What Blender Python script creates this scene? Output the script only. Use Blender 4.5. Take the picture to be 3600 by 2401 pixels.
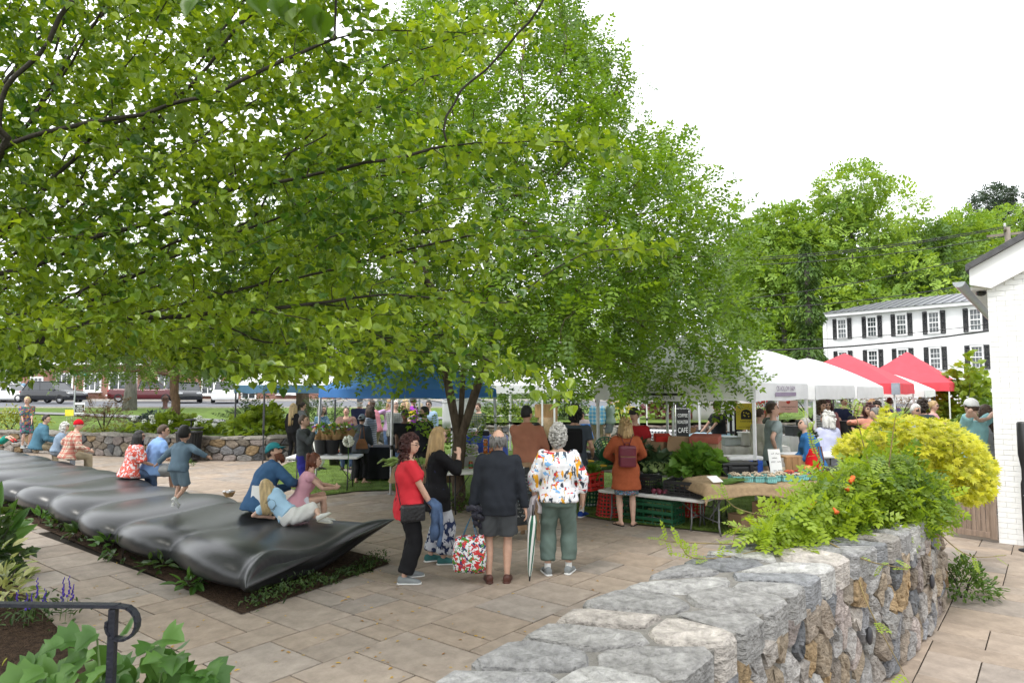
import bpy,bmesh,math,random
import numpy as np
from mathutils import Vector,Matrix,noise as mnoise,geometry as mgeo
for o in list(bpy.data.objects):
 bpy.data.objects.remove(o)
sc=bpy.context.scene
COL=sc.collection
R=math.radians
rnd=random.Random(7)
nr=np.random.default_rng(11)
# ------------------------------------------------------------------ camera
FPX,PITCH,CAMH=2400.0,math.atan(166/2400.0),2.19
cam_d=bpy.data.cameras.new('camera')
cam_d.sensor_width=36.0
cam_d.lens=24.0
cam_d.clip_start=0.05
cam_d.clip_end=2000.0
cam=bpy.data.objects.new('camera',cam_d)
COL.objects.link(cam)
cam.location=(0,0,CAMH)
cam.rotation_euler=(math.pi/2+PITCH,0,0)
cam_d.dof.use_dof=True
cam_d.dof.focus_distance=9.5
cam_d.dof.aperture_fstop=5.6
sc.camera=cam
sc.render.resolution_x,sc.render.resolution_y=1024,682
# ------------------------------------------------------------------ sky, sun, exposure
SUN_EL,SUN_AZ=R(58),R(215)
world=bpy.data.worlds.new('World')
sc.world=world
world.use_nodes=True
wn,wl=world.node_tree.nodes,world.node_tree.links
wn.clear()
w_out=wn.new('ShaderNodeOutputWorld')
w_bg=wn.new('ShaderNodeBackground')
w_sky=wn.new('ShaderNodeTexSky')
w_sky.sky_type='NISHITA'
w_sky.sun_disc=False
w_sky.sun_elevation=SUN_EL
w_sky.sun_rotation=SUN_AZ
w_mix=wn.new('ShaderNodeMix')
w_mix.data_type='RGBA'
w_mix.inputs['Factor'].default_value=0.9
w_mix.inputs['B'].default_value=(10.6,10.8,11.0,1)
wl.new(w_sky.outputs['Color'],w_mix.inputs['A'])
wl.new(w_mix.outputs['Result'],w_bg.inputs['Color'])
w_bg.inputs['Strength'].default_value=0.13
wl.new(w_bg.outputs['Background'],w_out.inputs['Surface'])
sun_d=bpy.data.lights.new('sun','SUN')
sun_d.energy=1.5
sun_d.angle=R(16)
sun_d.color=(1.0,0.96,0.9)
sun=bpy.data.objects.new('sun',sun_d)
COL.objects.link(sun)
sun_dir=Vector((math.sin(SUN_AZ)*math.cos(SUN_EL),math.cos(SUN_AZ)*math.cos(SUN_EL),math.sin(SUN_EL)))
sun.rotation_euler=sun_dir.to_track_quat('Z','Y').to_euler()
sun.location=(0,-10,30)
sc.view_settings.view_transform='Standard'
sc.view_settings.look='None'
sc.view_settings.exposure=0.8
sc.view_settings.gamma=1.0
sc.view_settings.use_curve_mapping=False
sc.render.engine='CYCLES'
sc.cycles.max_bounces=8
sc.cycles.transparent_max_bounces=8
# ------------------------------------------------------------------ measuring
_c,_s=math.cos(PITCH),math.sin(PITCH)
def gp(px,py,z=0.0):
 u=(px-1800)/FPX
 v=(1200.5-py)/FPX
 t=(z-CAMH)/(_s+v*_c)
 return Vector((u*t,(_c-v*_s)*t,z))
def at(px,py,Y):
 u=(px-1800)/FPX
 v=(1200.5-py)/FPX
 t=Y/(_c-v*_s)
 return Vector((u*t,Y,CAMH+(_s+v*_c)*t))
GA=38.5
DB=Vector((math.sin(R(GA)),math.cos(R(GA)),0))
DA=Vector((-math.cos(R(GA)),math.sin(R(GA)),0))
# ------------------------------------------------------------------ materials
MATS={}
def nodes_of(name):
 m=bpy.data.materials.new(name)
 m.use_nodes=True
 nt=m.node_tree
 b=nt.nodes['Principled BSDF']
 return m,nt,nt.nodes,nt.links,b
def rgb(c):
 return(c[0],c[1],c[2],1)
def pm(name,col,rough=0.6,var=0.18,scale=8.0,bump=0.0,bscale=40.0,metal=0.0,spec=0.4,alpha=None,
stretch=None,dist=0.02):
 """principled surface with uneven tone and fine relief"""
 if name in MATS:
  return MATS[name]
 m,nt,n,l,b=nodes_of(name)
 tc=n.new('ShaderNodeTexCoord')
 src=tc.outputs['Object']
 if stretch:
  mp=n.new('ShaderNodeMapping')
  mp.inputs['Scale'].default_value=stretch
  l.new(src,mp.inputs['Vector'])
  src=mp.outputs['Vector']
 nz=n.new('ShaderNodeTexNoise')
 nz.inputs['Scale'].default_value=scale
 nz.inputs['Detail'].default_value=5
 l.new(src,nz.inputs['Vector'])
 rp=n.new('ShaderNodeValToRGB')
 rp.color_ramp.elements[0].position=0.3
 rp.color_ramp.elements[1].position=0.7
 rp.color_ramp.elements[0].color=rgb([c*(1-var)for c in col])
 rp.color_ramp.elements[1].color=rgb([min(1,c*(1+var))for c in col])
 l.new(nz.outputs['Fac'],rp.inputs['Fac'])
 l.new(rp.outputs['Color'],b.inputs['Base Color'])
 b.inputs['Roughness'].default_value=rough
 b.inputs['Metallic'].default_value=metal
 b.inputs['Specular IOR Level'].default_value=spec
 if bump:
  n2=n.new('ShaderNodeTexNoise')
  n2.inputs['Scale'].default_value=bscale
  n2.inputs['Detail'].default_value=4
  l.new(src,n2.inputs['Vector'])
  bp=n.new('ShaderNodeBump')
  bp.inputs['Strength'].default_value=bump
  bp.inputs['Distance'].default_value=dist
  l.new(n2.outputs['Fac'],bp.inputs['Height'])
  l.new(bp.outputs['Normal'],b.inputs['Normal'])
 if alpha is not None:
  b.inputs['Alpha'].default_value=alpha
 MATS[name]=m
 return m
def leaf_mat(name,lo,hi,trans=0.45,rough=0.42,tcol=None):
 """thin leaf: glossy face, light shining through; per-leaf tone from the rnd attribute"""
 if name in MATS:
  return MATS[name]
 m,nt,n,l,b=nodes_of(name)
 a=n.new('ShaderNodeAttribute')
 a.attribute_name='rnd'
 rp=n.new('ShaderNodeValToRGB')
 rp.color_ramp.elements[0].color=rgb(lo)
 rp.color_ramp.elements[1].color=rgb(hi)
 l.new(a.outputs['Fac'],rp.inputs['Fac'])
 l.new(rp.outputs['Color'],b.inputs['Base Color'])
 b.inputs['Roughness'].default_value=rough
 b.inputs['Specular IOR Level'].default_value=0.45
 t=n.new('ShaderNodeBsdfTranslucent')
 hs=n.new('ShaderNodeMix')
 hs.data_type='RGBA'
 hs.blend_type='MULTIPLY'
 hs.inputs['Factor'].default_value=1.0
 hs.inputs['B'].default_value=rgb(tcol or(1.5,1.35,0.55))
 l.new(rp.outputs['Color'],hs.inputs['A'])
 l.new(hs.outputs['Result'],t.inputs['Color'])
 mx=n.new('ShaderNodeMixShader')
 mx.inputs['Fac'].default_value=trans
 l.new(b.outputs['BSDF'],mx.inputs[1])
 l.new(t.outputs['BSDF'],mx.inputs[2])
 l.new(mx.outputs['Shader'],n['Material Output'].inputs['Surface'])
 MATS[name]=m
 return m
def attr_mat(name,rough=0.8,bump=0.4,bscale=30.0,grain=0.25,gscale=14.0,spec=0.3,dist=0.02,stretch=None):
 """colour of each piece from its own scol attribute, broken up by grain"""
 if name in MATS:
  return MATS[name]
 m,nt,n,l,b=nodes_of(name)
 a=n.new('ShaderNodeAttribute')
 a.attribute_name='scol'
 tc=n.new('ShaderNodeTexCoord')
 src=tc.outputs['Object']
 if stretch:
  mp=n.new('ShaderNodeMapping')
  mp.inputs['Scale'].default_value=stretch
  l.new(src,mp.inputs['Vector'])
  src=mp.outputs['Vector']
 nz=n.new('ShaderNodeTexNoise')
 nz.inputs['Scale'].default_value=gscale
 nz.inputs['Detail'].default_value=7
 nz.inputs['Roughness'].default_value=0.65
 l.new(src,nz.inputs['Vector'])
 mr=n.new('ShaderNodeMapRange')
 mr.inputs['From Min'].default_value=0.3
 mr.inputs['From Max'].default_value=0.7
 mr.inputs['To Min'].default_value=1-grain
 mr.inputs['To Max'].default_value=1+grain
 l.new(nz.outputs['Fac'],mr.inputs['Value'])
 mu=n.new('ShaderNodeMix')
 mu.data_type='RGBA'
 mu.blend_type='MULTIPLY'
 mu.inputs['Factor'].default_value=1.0
 l.new(a.outputs['Color'],mu.inputs['A'])
 l.new(mr.outputs['Result'],mu.inputs['B'])
 l.new(mu.outputs['Result'],b.inputs['Base Color'])
 b.inputs['Roughness'].default_value=rough
 b.inputs['Specular IOR Level'].default_value=spec
 n2=n.new('ShaderNodeTexNoise')
 n2.inputs['Scale'].default_value=bscale
 n2.inputs['Detail'].default_value=6
 l.new(src,n2.inputs['Vector'])
 bp=n.new('ShaderNodeBump')
 bp.inputs['Strength'].default_value=bump
 bp.inputs['Distance'].default_value=dist
 l.new(n2.outputs['Fac'],bp.inputs['Height'])
 l.new(bp.outputs['Normal'],b.inputs['Normal'])
 MATS[name]=m
 return m
 # ------------------------------------------------------------------ mesh building
class MB:
 """collects shapes; build() links them as one mesh object"""
 def __init__(self):
  self.v,self.f=[],[]
 def add(self,vs,fs):
  k=len(self.v)
  self.v+=[tuple(p)for p in vs]
  self.f+=[tuple(i+k for i in f)for f in fs]
  return self
 def box(self,c,s,M=None):
  x,y,z=s[0]/2,s[1]/2,s[2]/2
  vs=[Vector((a*x,b_*y,d*z))for d in(-1,1)for b_ in(-1,1)for a in(-1,1)]
  if M is not None:
   vs=[M@p for p in vs]
  vs=[p+Vector(c)for p in vs]
  return self.add(vs,[(0,2,3,1),(4,5,7,6),(0,1,5,4),(2,6,7,3),(0,4,6,2),(1,3,7,5)])
 def bbox(self,c,s,bev=0.01,M=None):
  """box with chamfered edges"""
  x,y,z=s[0]/2,s[1]/2,s[2]/2
  bm=bmesh.new()
  bmesh.ops.create_cube(bm,size=1)
  bmesh.ops.scale(bm,vec=s,verts=bm.verts)
  bmesh.ops.bevel(bm,geom=bm.edges[:],offset=min(bev,min(x,y,z)*.9),segments=2,affect='EDGES',profile=0.6)
  vs=[v.co.copy()for v in bm.verts]
  bm.verts.index_update()
  fs=[[v.index for v in f.verts]for f in bm.faces]
  bm.free()
  if M is not None:
   vs=[M@p for p in vs]
  return self.add([p+Vector(c)for p in vs],fs)
 def bar(self,p,q,w,h=None,up=(0,0,1)):
  p,q=Vector(p),Vector(q)
  h=h or w
  d=(q-p)
  L=d.length
  d.normalize()
  u=Vector(up)
  if abs(d.dot(u))>.97:
   u=Vector((1,0,0))
  s=d.cross(u).normalized()
  u=s.cross(d)
  M=Matrix((s,d,u)).transposed()
  return self.box((p+q)/2,(w,L,h),M)
 def tube(self,pts,rad,seg=8,cap=True,flat=1.0):
  pts=[Vector(p)for p in pts]
  n=len(pts)
  if not hasattr(rad,'__len__'):
   rad=[rad]*n
  vs,fs=[],[]
  pu=None
  for i,p in enumerate(pts):
   d=(pts[min(i+1,n-1)]-pts[max(i-1,0)])
   if d.length<1e-9:
    d=Vector((0,0,1))
   d.normalize()
   if pu is None:
    a=Vector((0,0,1))if abs(d.z)<.9 else Vector((1,0,0))
    pu=d.cross(a).normalized()
   else:
    pu=(pu-d*pu.dot(d))
    pu=pu.normalized()if pu.length>1e-6 else d.orthogonal().normalized()
   w=d.cross(pu)
   for k in range(seg):
    t=2*math.pi*k/seg
    vs.append(p+(pu*math.cos(t)+w*math.sin(t)*flat)*rad[i])
  for i in range(n-1):
   for k in range(seg):
    k2=(k+1)%seg
    fs.append((i*seg+k,i*seg+k2,(i+1)*seg+k2,(i+1)*seg+k))
  if cap:
   fs.append(tuple(range(seg-1,-1,-1)))
   fs.append(tuple(range((n-1)*seg,n*seg)))
  return self.add(vs,fs)
 def loft(self,rings,cap=True):
  n,m=len(rings),len(rings[0])
  vs=[p for r in rings for p in r]
  fs=[]
  for i in range(n-1):
   for k in range(m):
    k2=(k+1)%m
    fs.append((i*m+k,i*m+k2,(i+1)*m+k2,(i+1)*m+k))
  if cap:
   fs.append(tuple(range(m-1,-1,-1)))
   fs.append(tuple(range((n-1)*m,n*m)))
  return self.add(vs,fs)
 def lathe(self,prof,c=(0,0,0),seg=16,cap=True,sx=1.0,sy=1.0):
  rings=[[Vector((c[0]+r*sx*math.cos(2*math.pi*k/seg),c[1]+r*sy*math.sin(2*math.pi*k/seg),c[2]+z))
for k in range(seg)]for r,z in prof]
  return self.loft(rings,cap)
 def ball(self,c,r,seg=10,rings=7,M=None):
  if not hasattr(r,'__len__'):
   r=(r,r,r)
  vs,fs=[],[]
  c=Vector(c)
  for i in range(1,rings):
   ph=math.pi*i/rings
   for k in range(seg):
    t=2*math.pi*k/seg
    p=Vector((r[0]*math.sin(ph)*math.cos(t),r[1]*math.sin(ph)*math.sin(t),r[2]*math.cos(ph)))
    vs.append((M@p if M is not None else p)+c)
  for i in range(rings-2):
   for k in range(seg):
    k2=(k+1)%seg
    fs.append((i*seg+k,(i+1)*seg+k,(i+1)*seg+k2,i*seg+k2))
  top,bot=Vector((0,0,r[2])),Vector((0,0,-r[2]))
  vs.append((M@top if M is not None else top)+c)
  vs.append((M@bot if M is not None else bot)+c)
  T=(rings-1)*seg
  for k in range(seg):
   k2=(k+1)%seg
   fs.append((T,k,k2))
   fs.append((T+1,(rings-2)*seg+k2,(rings-2)*seg+k))
  return self.add(vs,fs)
 def mesh(self,name,mat=None,smooth=False):
  me=bpy.data.meshes.new(name)
  me.from_pydata([tuple(p)for p in self.v],[],self.f)
  if mat is not None:
   me.materials.append(mat)
  if smooth:
   me.polygons.foreach_set('use_smooth',[True]*len(me.polygons))
  me.update()
  return me
 def build(self,name,mat=None,parent=None,smooth=False,loc=None,**tags):
  return link(name,self.mesh(name,mat,smooth),parent,loc,**tags)
def link(name,me,parent=None,loc=None,rotz=None,**tags):
 o=bpy.data.objects.new(name,me)
 COL.objects.link(o)
 if parent is not None:
  o.parent=parent
 if loc is not None:
  o.location=loc
 if rotz is not None:
  o.rotation_euler=(0,0,rotz)
 for k,v in tags.items():
  if v is not None:
   o[k]=v
 return o
def thing(name,label,cat,loc=(0,0,0),rotz=0.0,group=None):
 return link(name,None,None,loc,rotz,label=label,category=cat,group=group)
def np_mesh(name,V,F,mat,attrs=None,smooth=False):
 """big mesh from arrays; F (n,k) of one face size; attrs {name: per-face float}"""
 me=bpy.data.meshes.new(name)
 nv,nf,k=len(V),len(F),F.shape[1]
 me.vertices.add(nv)
 me.vertices.foreach_set('co',np.ascontiguousarray(V,dtype=np.float32).ravel())
 me.loops.add(nf*k)
 me.loops.foreach_set('vertex_index',np.ascontiguousarray(F,dtype=np.int32).ravel())
 me.polygons.add(nf)
 me.polygons.foreach_set('loop_start',np.arange(0,nf*k,k,dtype=np.int32))
 me.polygons.foreach_set('loop_total',np.full(nf,k,dtype=np.int32))
 if smooth:
  me.polygons.foreach_set('use_smooth',np.ones(nf,dtype=bool))
 me.update(calc_edges=True)
 for an,a in(attrs or{}).items():
  at_=me.attributes.new(an,'FLOAT','FACE')
  at_.data.foreach_set('value',np.ascontiguousarray(a,dtype=np.float32))
 me.materials.append(mat)
 return me
def set_scol(me,c):
 a=me.attributes.new('scol','FLOAT_COLOR','FACE')
 n=len(me.polygons)
 arr=np.empty((n,4),dtype=np.float32)
 arr[:,:3]=np.asarray(c,dtype=np.float32)
 arr[:,3]=1
 a.data.foreach_set('color',arr.ravel())
def copy_tree(o,parent=None):
 c=o.copy()
 COL.objects.link(c)
 if parent is not None:
  c.parent=parent
 for ch in list(o.children):
  copy_tree(ch,c)
 return c
def text_mesh(s,size,mat,depth=0.002,align='CENTER',sx=1.0,spacing=1.0,shear=0.0):
 """flat lettering in the XY plane"""
 cu=bpy.data.curves.new('lettering','FONT')
 cu.body=s
 cu.size=size
 cu.align_x=align
 cu.align_y='CENTER'
 cu.extrude=depth/2
 cu.space_character=spacing
 cu.shear=shear
 cu.resolution_u=2
 ob=bpy.data.objects.new('lettering',cu)
 COL.objects.link(ob)
 dg=bpy.context.evaluated_depsgraph_get()
 me=bpy.data.meshes.new_from_object(ob.evaluated_get(dg))
 bpy.data.objects.remove(ob)
 bpy.data.curves.remove(cu)
 if sx!=1.0:
  for v in me.vertices:
   v.co.x*=sx
 me.materials.clear()
 me.materials.append(mat)
 me.name='lettering'
 return me
def lettering(s,size,mat,parent,origin,xdir,updir,**kw):
 """lettering standing on a plane given by its reading direction and up direction"""
 me=text_mesh(s,size,mat,**kw)
 x,u=Vector(xdir).normalized(),Vector(updir).normalized()
 nrm=x.cross(u)
 M=Matrix((x,u,nrm)).transposed().to_4x4()
 M.translation=Vector(origin)
 me.transform(M)
 return link('lettering',me,parent)
 # ================================================================== the setting
def catmull(P,n):
 P=[Vector(p)for p in P]
 Q=[P[0]*2-P[1]]+P+[P[-1]*2-P[-2]]
 out=[]
 for i in range(1,len(Q)-2):
  for k in range(n):
   t=k/n
   a,b,c,d=Q[i-1],Q[i],Q[i+1],Q[i+2]
   out.append(0.5*((2*b)+(c-a)*t+(2*a-5*b+4*c-d)*t*t+(3*b-a-3*c+d)*t**3))
 out.append(P[-1])
 return out
def inpoly(x,y,poly):
 c=False
 j=len(poly)-1
 for i in range(len(poly)):
  xi,yi=poly[i][0],poly[i][1]
  xj,yj=poly[j][0],poly[j][1]
  if(yi>y)!=(yj>y)and x<(xj-xi)*(y-yi)/(yj-yi+1e-12)+xi:
   c=not c
  j=i
 return c
def sheet(name,poly,z,mat,**tags):
 vs=[Vector((p[0],p[1],z))for p in poly]
 fs=[]
 for a,b,c in mgeo.tessellate_polygon([vs]):
  up=(vs[b]-vs[a]).cross(vs[c]-vs[a]).z>0
  fs.append((a,b,c)if up else(a,c,b))
 return MB().add(vs,fs).build(name,mat,**tags)
m_grass=pm('lawn_grass',(0.105,0.16,0.035),0.9,0.35,3.0,0.6,120,spec=0.1)
m_ground=pm('meadow_ground',(0.10,0.13,0.04),0.95,0.35,0.4,0.3,30,spec=0.1)
m_joint=pm('joint_sand',(0.028,0.023,0.018),0.95,0.3,30,0.5,150,spec=0.1)
m_asphalt=pm('asphalt',(0.135,0.14,0.155),0.85,0.12,3.0,0.3,90,spec=0.3)
m_walk=pm('concrete_walk',(0.42,0.39,0.35),0.9,0.12,2.0,0.2,60,spec=0.2)
m_mulch=pm('bark_mulch',(0.06,0.038,0.025),0.95,0.5,25,1.0,60,spec=0.1,dist=0.05)
m_soil=pm('bed_soil',(0.055,0.045,0.03),0.95,0.5,12,0.8,40,spec=0.1)
gm=MB()
gm.add([(-900,-40,-0.06),(900,-40,-0.06),(900,1500,-0.06),(-900,1500,-0.06)],[(0,1,2,3)])
gm.build('ground',m_ground,kind='structure')
# retaining wall line behind the plaza and the market, the lawn above it
RW=[(-30,26.5,0),(-20,24.6,0),(-14.2,22.8,0),(-10.6,21.6,0),(-8.8,21.0,0),(-7.2,21.3,0),(-5.8,23.6,0),(-4.4,26.6,0),
(-2.0,28.6,0),(1.5,29.4,0),(5,28.8,0),(9,29.4,0),(16,33,0),(30,42,0)]
rw=catmull(RW,8)
WALLH=0.66
def upz(y):
 t=max(0.0,min(1.0,(y-22)/20.0))
 return 0.60+0.45*t
V,F=[],[]
rows=[0.25,0.5,1,2,3.5,5,8,12,17]
for p in rw:
 for k in range(8):
  t=(k/7.0)**1.4
  y=(p.y+0.12)*(1-t)+max(41.5,p.y+3)*t
  V.append((p.x*(1+0.25*t),y,upz(y)if p.y<41 else 1.05))
for i in range(len(rw)-1):
 for k in range(7):
  a=i*8+k
  F.append((a,a+8,a+9,a+1))
mb=MB()
mb.add(V,F)
mb.build('upper_lawn',m_grass,smooth=True,kind='structure')
# street beyond the lawn: kerb, asphalt, far pavement
mb=MB()
mb.add([(-140,41.6,1.0),(60,41.6,1.0),(60,59,1.12),(-140,59,1.12)],[(0,1,2,3)])
mb.build('road',m_asphalt,kind='structure')
mb=MB()
mb.box((-40,41.5,0.98),(200,0.15,0.26))
mb.build('kerb',m_walk,kind='structure')
mb=MB()
mb.box((-40,60.6,1.1),(200,3.2,0.3))
mb.build('pavement',m_walk,kind='structure')
mb=MB()
path=catmull([(-34,37.5,0),(-24,35.2,0),(-16,31.5,0),(-11.5,29,0),(-8,28.3,0),(-5,29.6,0),(-2,32.5,0),(4,34,0)],6)
L_,R_=[],[]
for i,p in enumerate(path):
 d=(path[min(i+1,len(path)-1)]-path[max(0,i-1)]).normalized()
 nrm=Vector((-d.y,d.x,0))
 for s_,lst in((0.62,L_),(-0.62,R_)):
  q=p+nrm*s_
  lst.append((q.x,q.y,upz(q.y)+0.05))
mb.add(L_+R_,[(i,i+len(L_),i+1+len(L_),i+1)for i in range(len(L_)-1)])
mb.build('path',pm('path_asphalt',(0.2,0.2,0.205),0.9,0.1,4),kind='structure')
# market lawn
LAWN=[(-3.95,14.05),(-3.3,14.75),(-2.6,14.9),(-1.5,13.6),(-0.3,12.85),(1.1,12.0),(1.95,11.2),(3.4,10.4),(4.6,10.0),(5.6,10.6),(6.6,12.4),
(8.2,14.6),(12.5,19.5),(20,27),(15,32),(9,29.1),(5,28.5),(1.5,29.1),(-2,28.3),(-4.3,26.3),(-5.6,23.5),(-6.6,20.3),(-6.3,18.2),(-5.84,16.5),(-4.9,15.2)]
sheet('lawn',LAWN,0.022,m_grass,kind='structure')
PATCH=[(-3.9,17.2),(-1.4,17.0),(-1.0,18.2),(-2.2,19.2),(-4.6,18.6)]
sheet('path_slabs',PATCH,0.03,pm('paved_patch',(0.24,0.21,0.18),0.9,0.25,5,0.4,30),kind='structure')
# ------------------------------------------------------------------ plaza paving, slab by slab
BENCH_O=Vector((-2.66,6.98,0))
BA=Vector((-0.752,0.659,0))
BR=Vector((0.47,0.883,0)).normalized()
BED=[BENCH_O+BA*u+BR*w for u,w in((-0.12,-0.12),(2,-0.12),(5,-0.16),(9,-0.16),(16,-0.1),(19,0.5),(19,2.0),(12,2.0),(0,2.2),(-0.18,2.1))]
sheet('planting_bed',[(p.x,p.y)for p in BED],0.012,m_mulch,kind='structure')
UA,UB=0.376,0.302
m_paver=attr_mat('paver_stone',0.8,0.5,34,0.24,5.0,0.3,0.012,(1,1,1))
mb=MB()
mb.add([(-40,-3,-0.011),(16,-3,-0.011),(16,40,-0.011),(-40,40,-0.011)],[(0,1,2,3)])
plaza=mb.build('plaza_paving',m_joint,kind='structure')
occ={}
pavers=[]
prn=random.Random(3)
def pav_visible(x,y):
 return 3.3<y<24.5 and-0.80*y-0.9<x<0.80*y+4 and x<13 and not all(inpoly(x+a,y+b,LAWN)for a in(-.4,0,.4)for b in(-.4,0,.4))and y<21.5+max(0,(-8-x))*0.28
for ib in range(-10,110):
 for ia in range(-70,90):
  if(ia,ib)in occ:
   continue
  c=DA*(ia*UA)+DB*(ib*UB)
  if not pav_visible(c.x,c.y):
   continue
  opts=[(2,2),(2,2),(2,2),(1,2),(2,1),(2,1),(1,1),(3,2),(1,2)]
  prn.shuffle(opts)
  for(na,nb)in opts+[(1,1)]:
   if all((ia+i,ib+j)not in occ for i in range(na)for j in range(nb)):
    break
  for i in range(na):
   for j in range(nb):
    occ[(ia+i,ib+j)]=1
  ctr=DA*((ia+na/2-0.5)*UA)+DB*((ib+nb/2-0.5)*UB)
  if inpoly(ctr.x,ctr.y,[(p.x,p.y)for p in BED]):
   continue
  pavers.append((ctr,na*UA,nb*UB))
pal=[(0.34,0.276,0.222),(0.348,0.28,0.222),(0.335,0.278,0.23),(0.348,0.276,0.216),(0.32,0.274,0.236)]
def paver_geo(la,lb,ctr,tilt):
 g,ch=(0.0045 if ctr.x>2.5 else 0.007),0.004
 def ring(inset,z):
  x,y=la/2-g-inset,lb/2-g-inset
  out=[]
  for sx,sy in((-1,-1),(1,-1),(1,1),(-1,1)):
   p=ctr+DA*(sx*x)+DB*(sy*y)
   out.append((p.x,p.y,z+tilt[0]*sx+tilt[1]*sy))
  return out
 vs=ring(0,-0.04)+ring(0,-ch)+ring(ch,0.0)
 fs=[(8,9,10,11)]
 for r0 in(0,4):
  for k in range(4):
   k2=(k+1)%4
   fs.append((r0+k,r0+k2,r0+4+k2,r0+4+k))
 fs=[tuple(reversed(f))for f in fs]
 return vs,fs
pavers.sort(key=lambda t:t[0].length-(3 if abs(t[0].x)<0.7*t[0].y else 0))
restV,restF,restC=[],[],[]
for i,(ctr,la,lb)in enumerate(pavers):
 b=prn.uniform(0.8,0.98)
 col=[c*b for c in prn.choice(pal)]
 vs,fs=paver_geo(la,lb,ctr,(prn.uniform(-.0025,.0025),prn.uniform(-.0025,.0025)))
 if i<300:
  mb=MB()
  mb.add([(v[0]-ctr.x,v[1]-ctr.y,v[2])for v in vs],fs)
  me=mb.mesh('paver',m_paver)
  set_scol(me,col)
  link('paver',me,plaza,(ctr.x,ctr.y,0))
 else:
  k=len(restV)
  restV+=vs
  restF+=[tuple(q+k for q in f)for f in fs]
  restC+=[col]*len(fs)
mb=MB()
mb.add(restV,restF)
me=mb.mesh('paver_field',m_paver)
set_scol(me,np.array(restC))
link('paver_field',me,plaza,kind='stuff')
# ------------------------------------------------------------------ stone walls
def clip(poly,px,py,nx,ny):
 out=[]
 n=len(poly)
 for i in range(n):
  a,b=poly[i],poly[(i+1)%n]
  da=(a[0]-px)*nx+(a[1]-py)*ny
  db=(b[0]-px)*nx+(b[1]-py)*ny
  if da<=0:
   out.append(a)
  if(da<0<db)or(db<0<da):
   t=da/(da-db)
   out.append((a[0]+(b[0]-a[0])*t,a[1]+(b[1]-a[1])*t))
 return out
def cells(W,H,sx,sy,jit,rng):
 """irregular stone shapes filling a W x H field, about sx by sy each"""
 nx,ny=max(1,round(W/sx)),max(1,round(H/sy))
 seeds=[]
 for j in range(ny):
  for i in range(nx):
   seeds.append(((i+0.5+(0.5 if j%2 else 0)+rng.uniform(-jit,jit))*W/nx,(j+0.5+rng.uniform(-jit,jit))*H/ny))
 out=[]
 an=sx/sy
 for k,(x,y)in enumerate(seeds):
  if x>W+sx*.4:
   continue
  poly=[(0,0),(W,0),(W,H),(0,H)]
  near=sorted(range(len(seeds)),key=lambda q:(seeds[q][0]-x)**2+((seeds[q][1]-y)*an)**2)[1:16]
  for q in near:
   qx,qy=seeds[q]
   dx,dy=qx-x,(qy-y)*an*an
   poly=clip(poly,(x+qx)/2,(y+qy)/2,dx,dy)
   if len(poly)<3:
    break
  if len(poly)>=3:
   out.append(poly)
 return out
def inset_round(poly,g):
 cx=sum(p[0]for p in poly)/len(poly)
 cy=sum(p[1]for p in poly)/len(poly)
 n=len(poly)
 # drop tiny edges, then cut the corners
 q=[p for i,p in enumerate(poly)if math.hypot(p[0]-poly[i-1][0],p[1]-poly[i-1][1])>0.018]
 if len(q)<3:
  return None,None
 r=math.sqrt(sum((p[0]-cx)**2+(p[1]-cy)**2 for p in q)/len(q))
 s=max(0.35,1-g/r)
 q=[(cx+(p[0]-cx)*s,cy+(p[1]-cy)*s)for p in q]
 out=[]
 for i in range(len(q)):
  a,b=q[i],q[(i+1)%len(q)]
  out+=[(a[0]*.83+b[0]*.17,a[1]*.83+b[1]*.17),(a[0]*.17+b[0]*.83,a[1]*.17+b[1]*.83)]
 return out,(cx,cy)
def stone(poly,g,depth,to3d,rng,mat,col,parent,back=0.04,rough=0.012,tl=.12,edge=.86):
 ring,c=inset_round(poly,g)
 if ring is None:
  return
 n=len(ring)
 tilt=(rng.uniform(-tl,tl),rng.uniform(-tl,tl))
 def lv(scale,out,rg):
  res=[]
  for(x,y)in ring:
   X,Y=c[0]+(x-c[0])*scale,c[1]+(y-c[1])*scale
   o=out+tilt[0]*(X-c[0])*(1 if out>0 else 0)+tilt[1]*(Y-c[1])*(1 if out>0 else 0)
   res.append(to3d(X+rng.uniform(-rg,rg),Y+rng.uniform(-rg,rg),o+rng.uniform(-rg,rg)))
  return res
 vs=lv(1.0,-back,0)+lv(1.0,depth*0.55,rough*.4)+lv(edge,depth,rough*.6)+lv(0.45,depth*1.08,rough)
 vs.append(to3d(c[0],c[1],depth*1.1))
 fs=[]
 for r0 in range(3):
  for k in range(n):
   k2=(k+1)%n
   fs.append((r0*n+k,r0*n+k2,r0*n+n+k2,r0*n+n+k))
 for k in range(n):
  fs.append((3*n+k,3*n+(k+1)%n,4*n))
 ctr=Vector(vs[-1])
 mb=MB()
 mb.add([Vector(v)-ctr for v in vs],fs)
 me=mb.mesh('stone',mat)
 br_=rng.uniform(.56,.94)
 set_scol(me,[q*br_ for q in col])
 return link('stone',me,parent,ctr)
STONES=[(0.37,0.30,0.22),(0.36,0.31,0.25),(0.34,0.33,0.32),(0.30,0.30,0.31),(0.40,0.38,0.36),(0.36,0.29,0.21),(0.42,0.30,0.17),(0.38,0.33,0.28),(0.47,0.46,0.44),(0.20,0.205,0.215),
(0.41,0.35,0.32),(0.33,0.275,0.22),(0.44,0.40,0.36)]
m_stone=attr_mat('field_stone',0.85,1.0,34,0.5,11.0,0.25,0.035,(1,1,1.6))
m_stone2=attr_mat('weathered_stone',0.9,0.8,30,0.4,9.0,0.2,0.03)
m_mortar=pm('wall_mortar',(0.20,0.19,0.172),0.95,0.25,14,0.8,60,spec=0.15)
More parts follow.
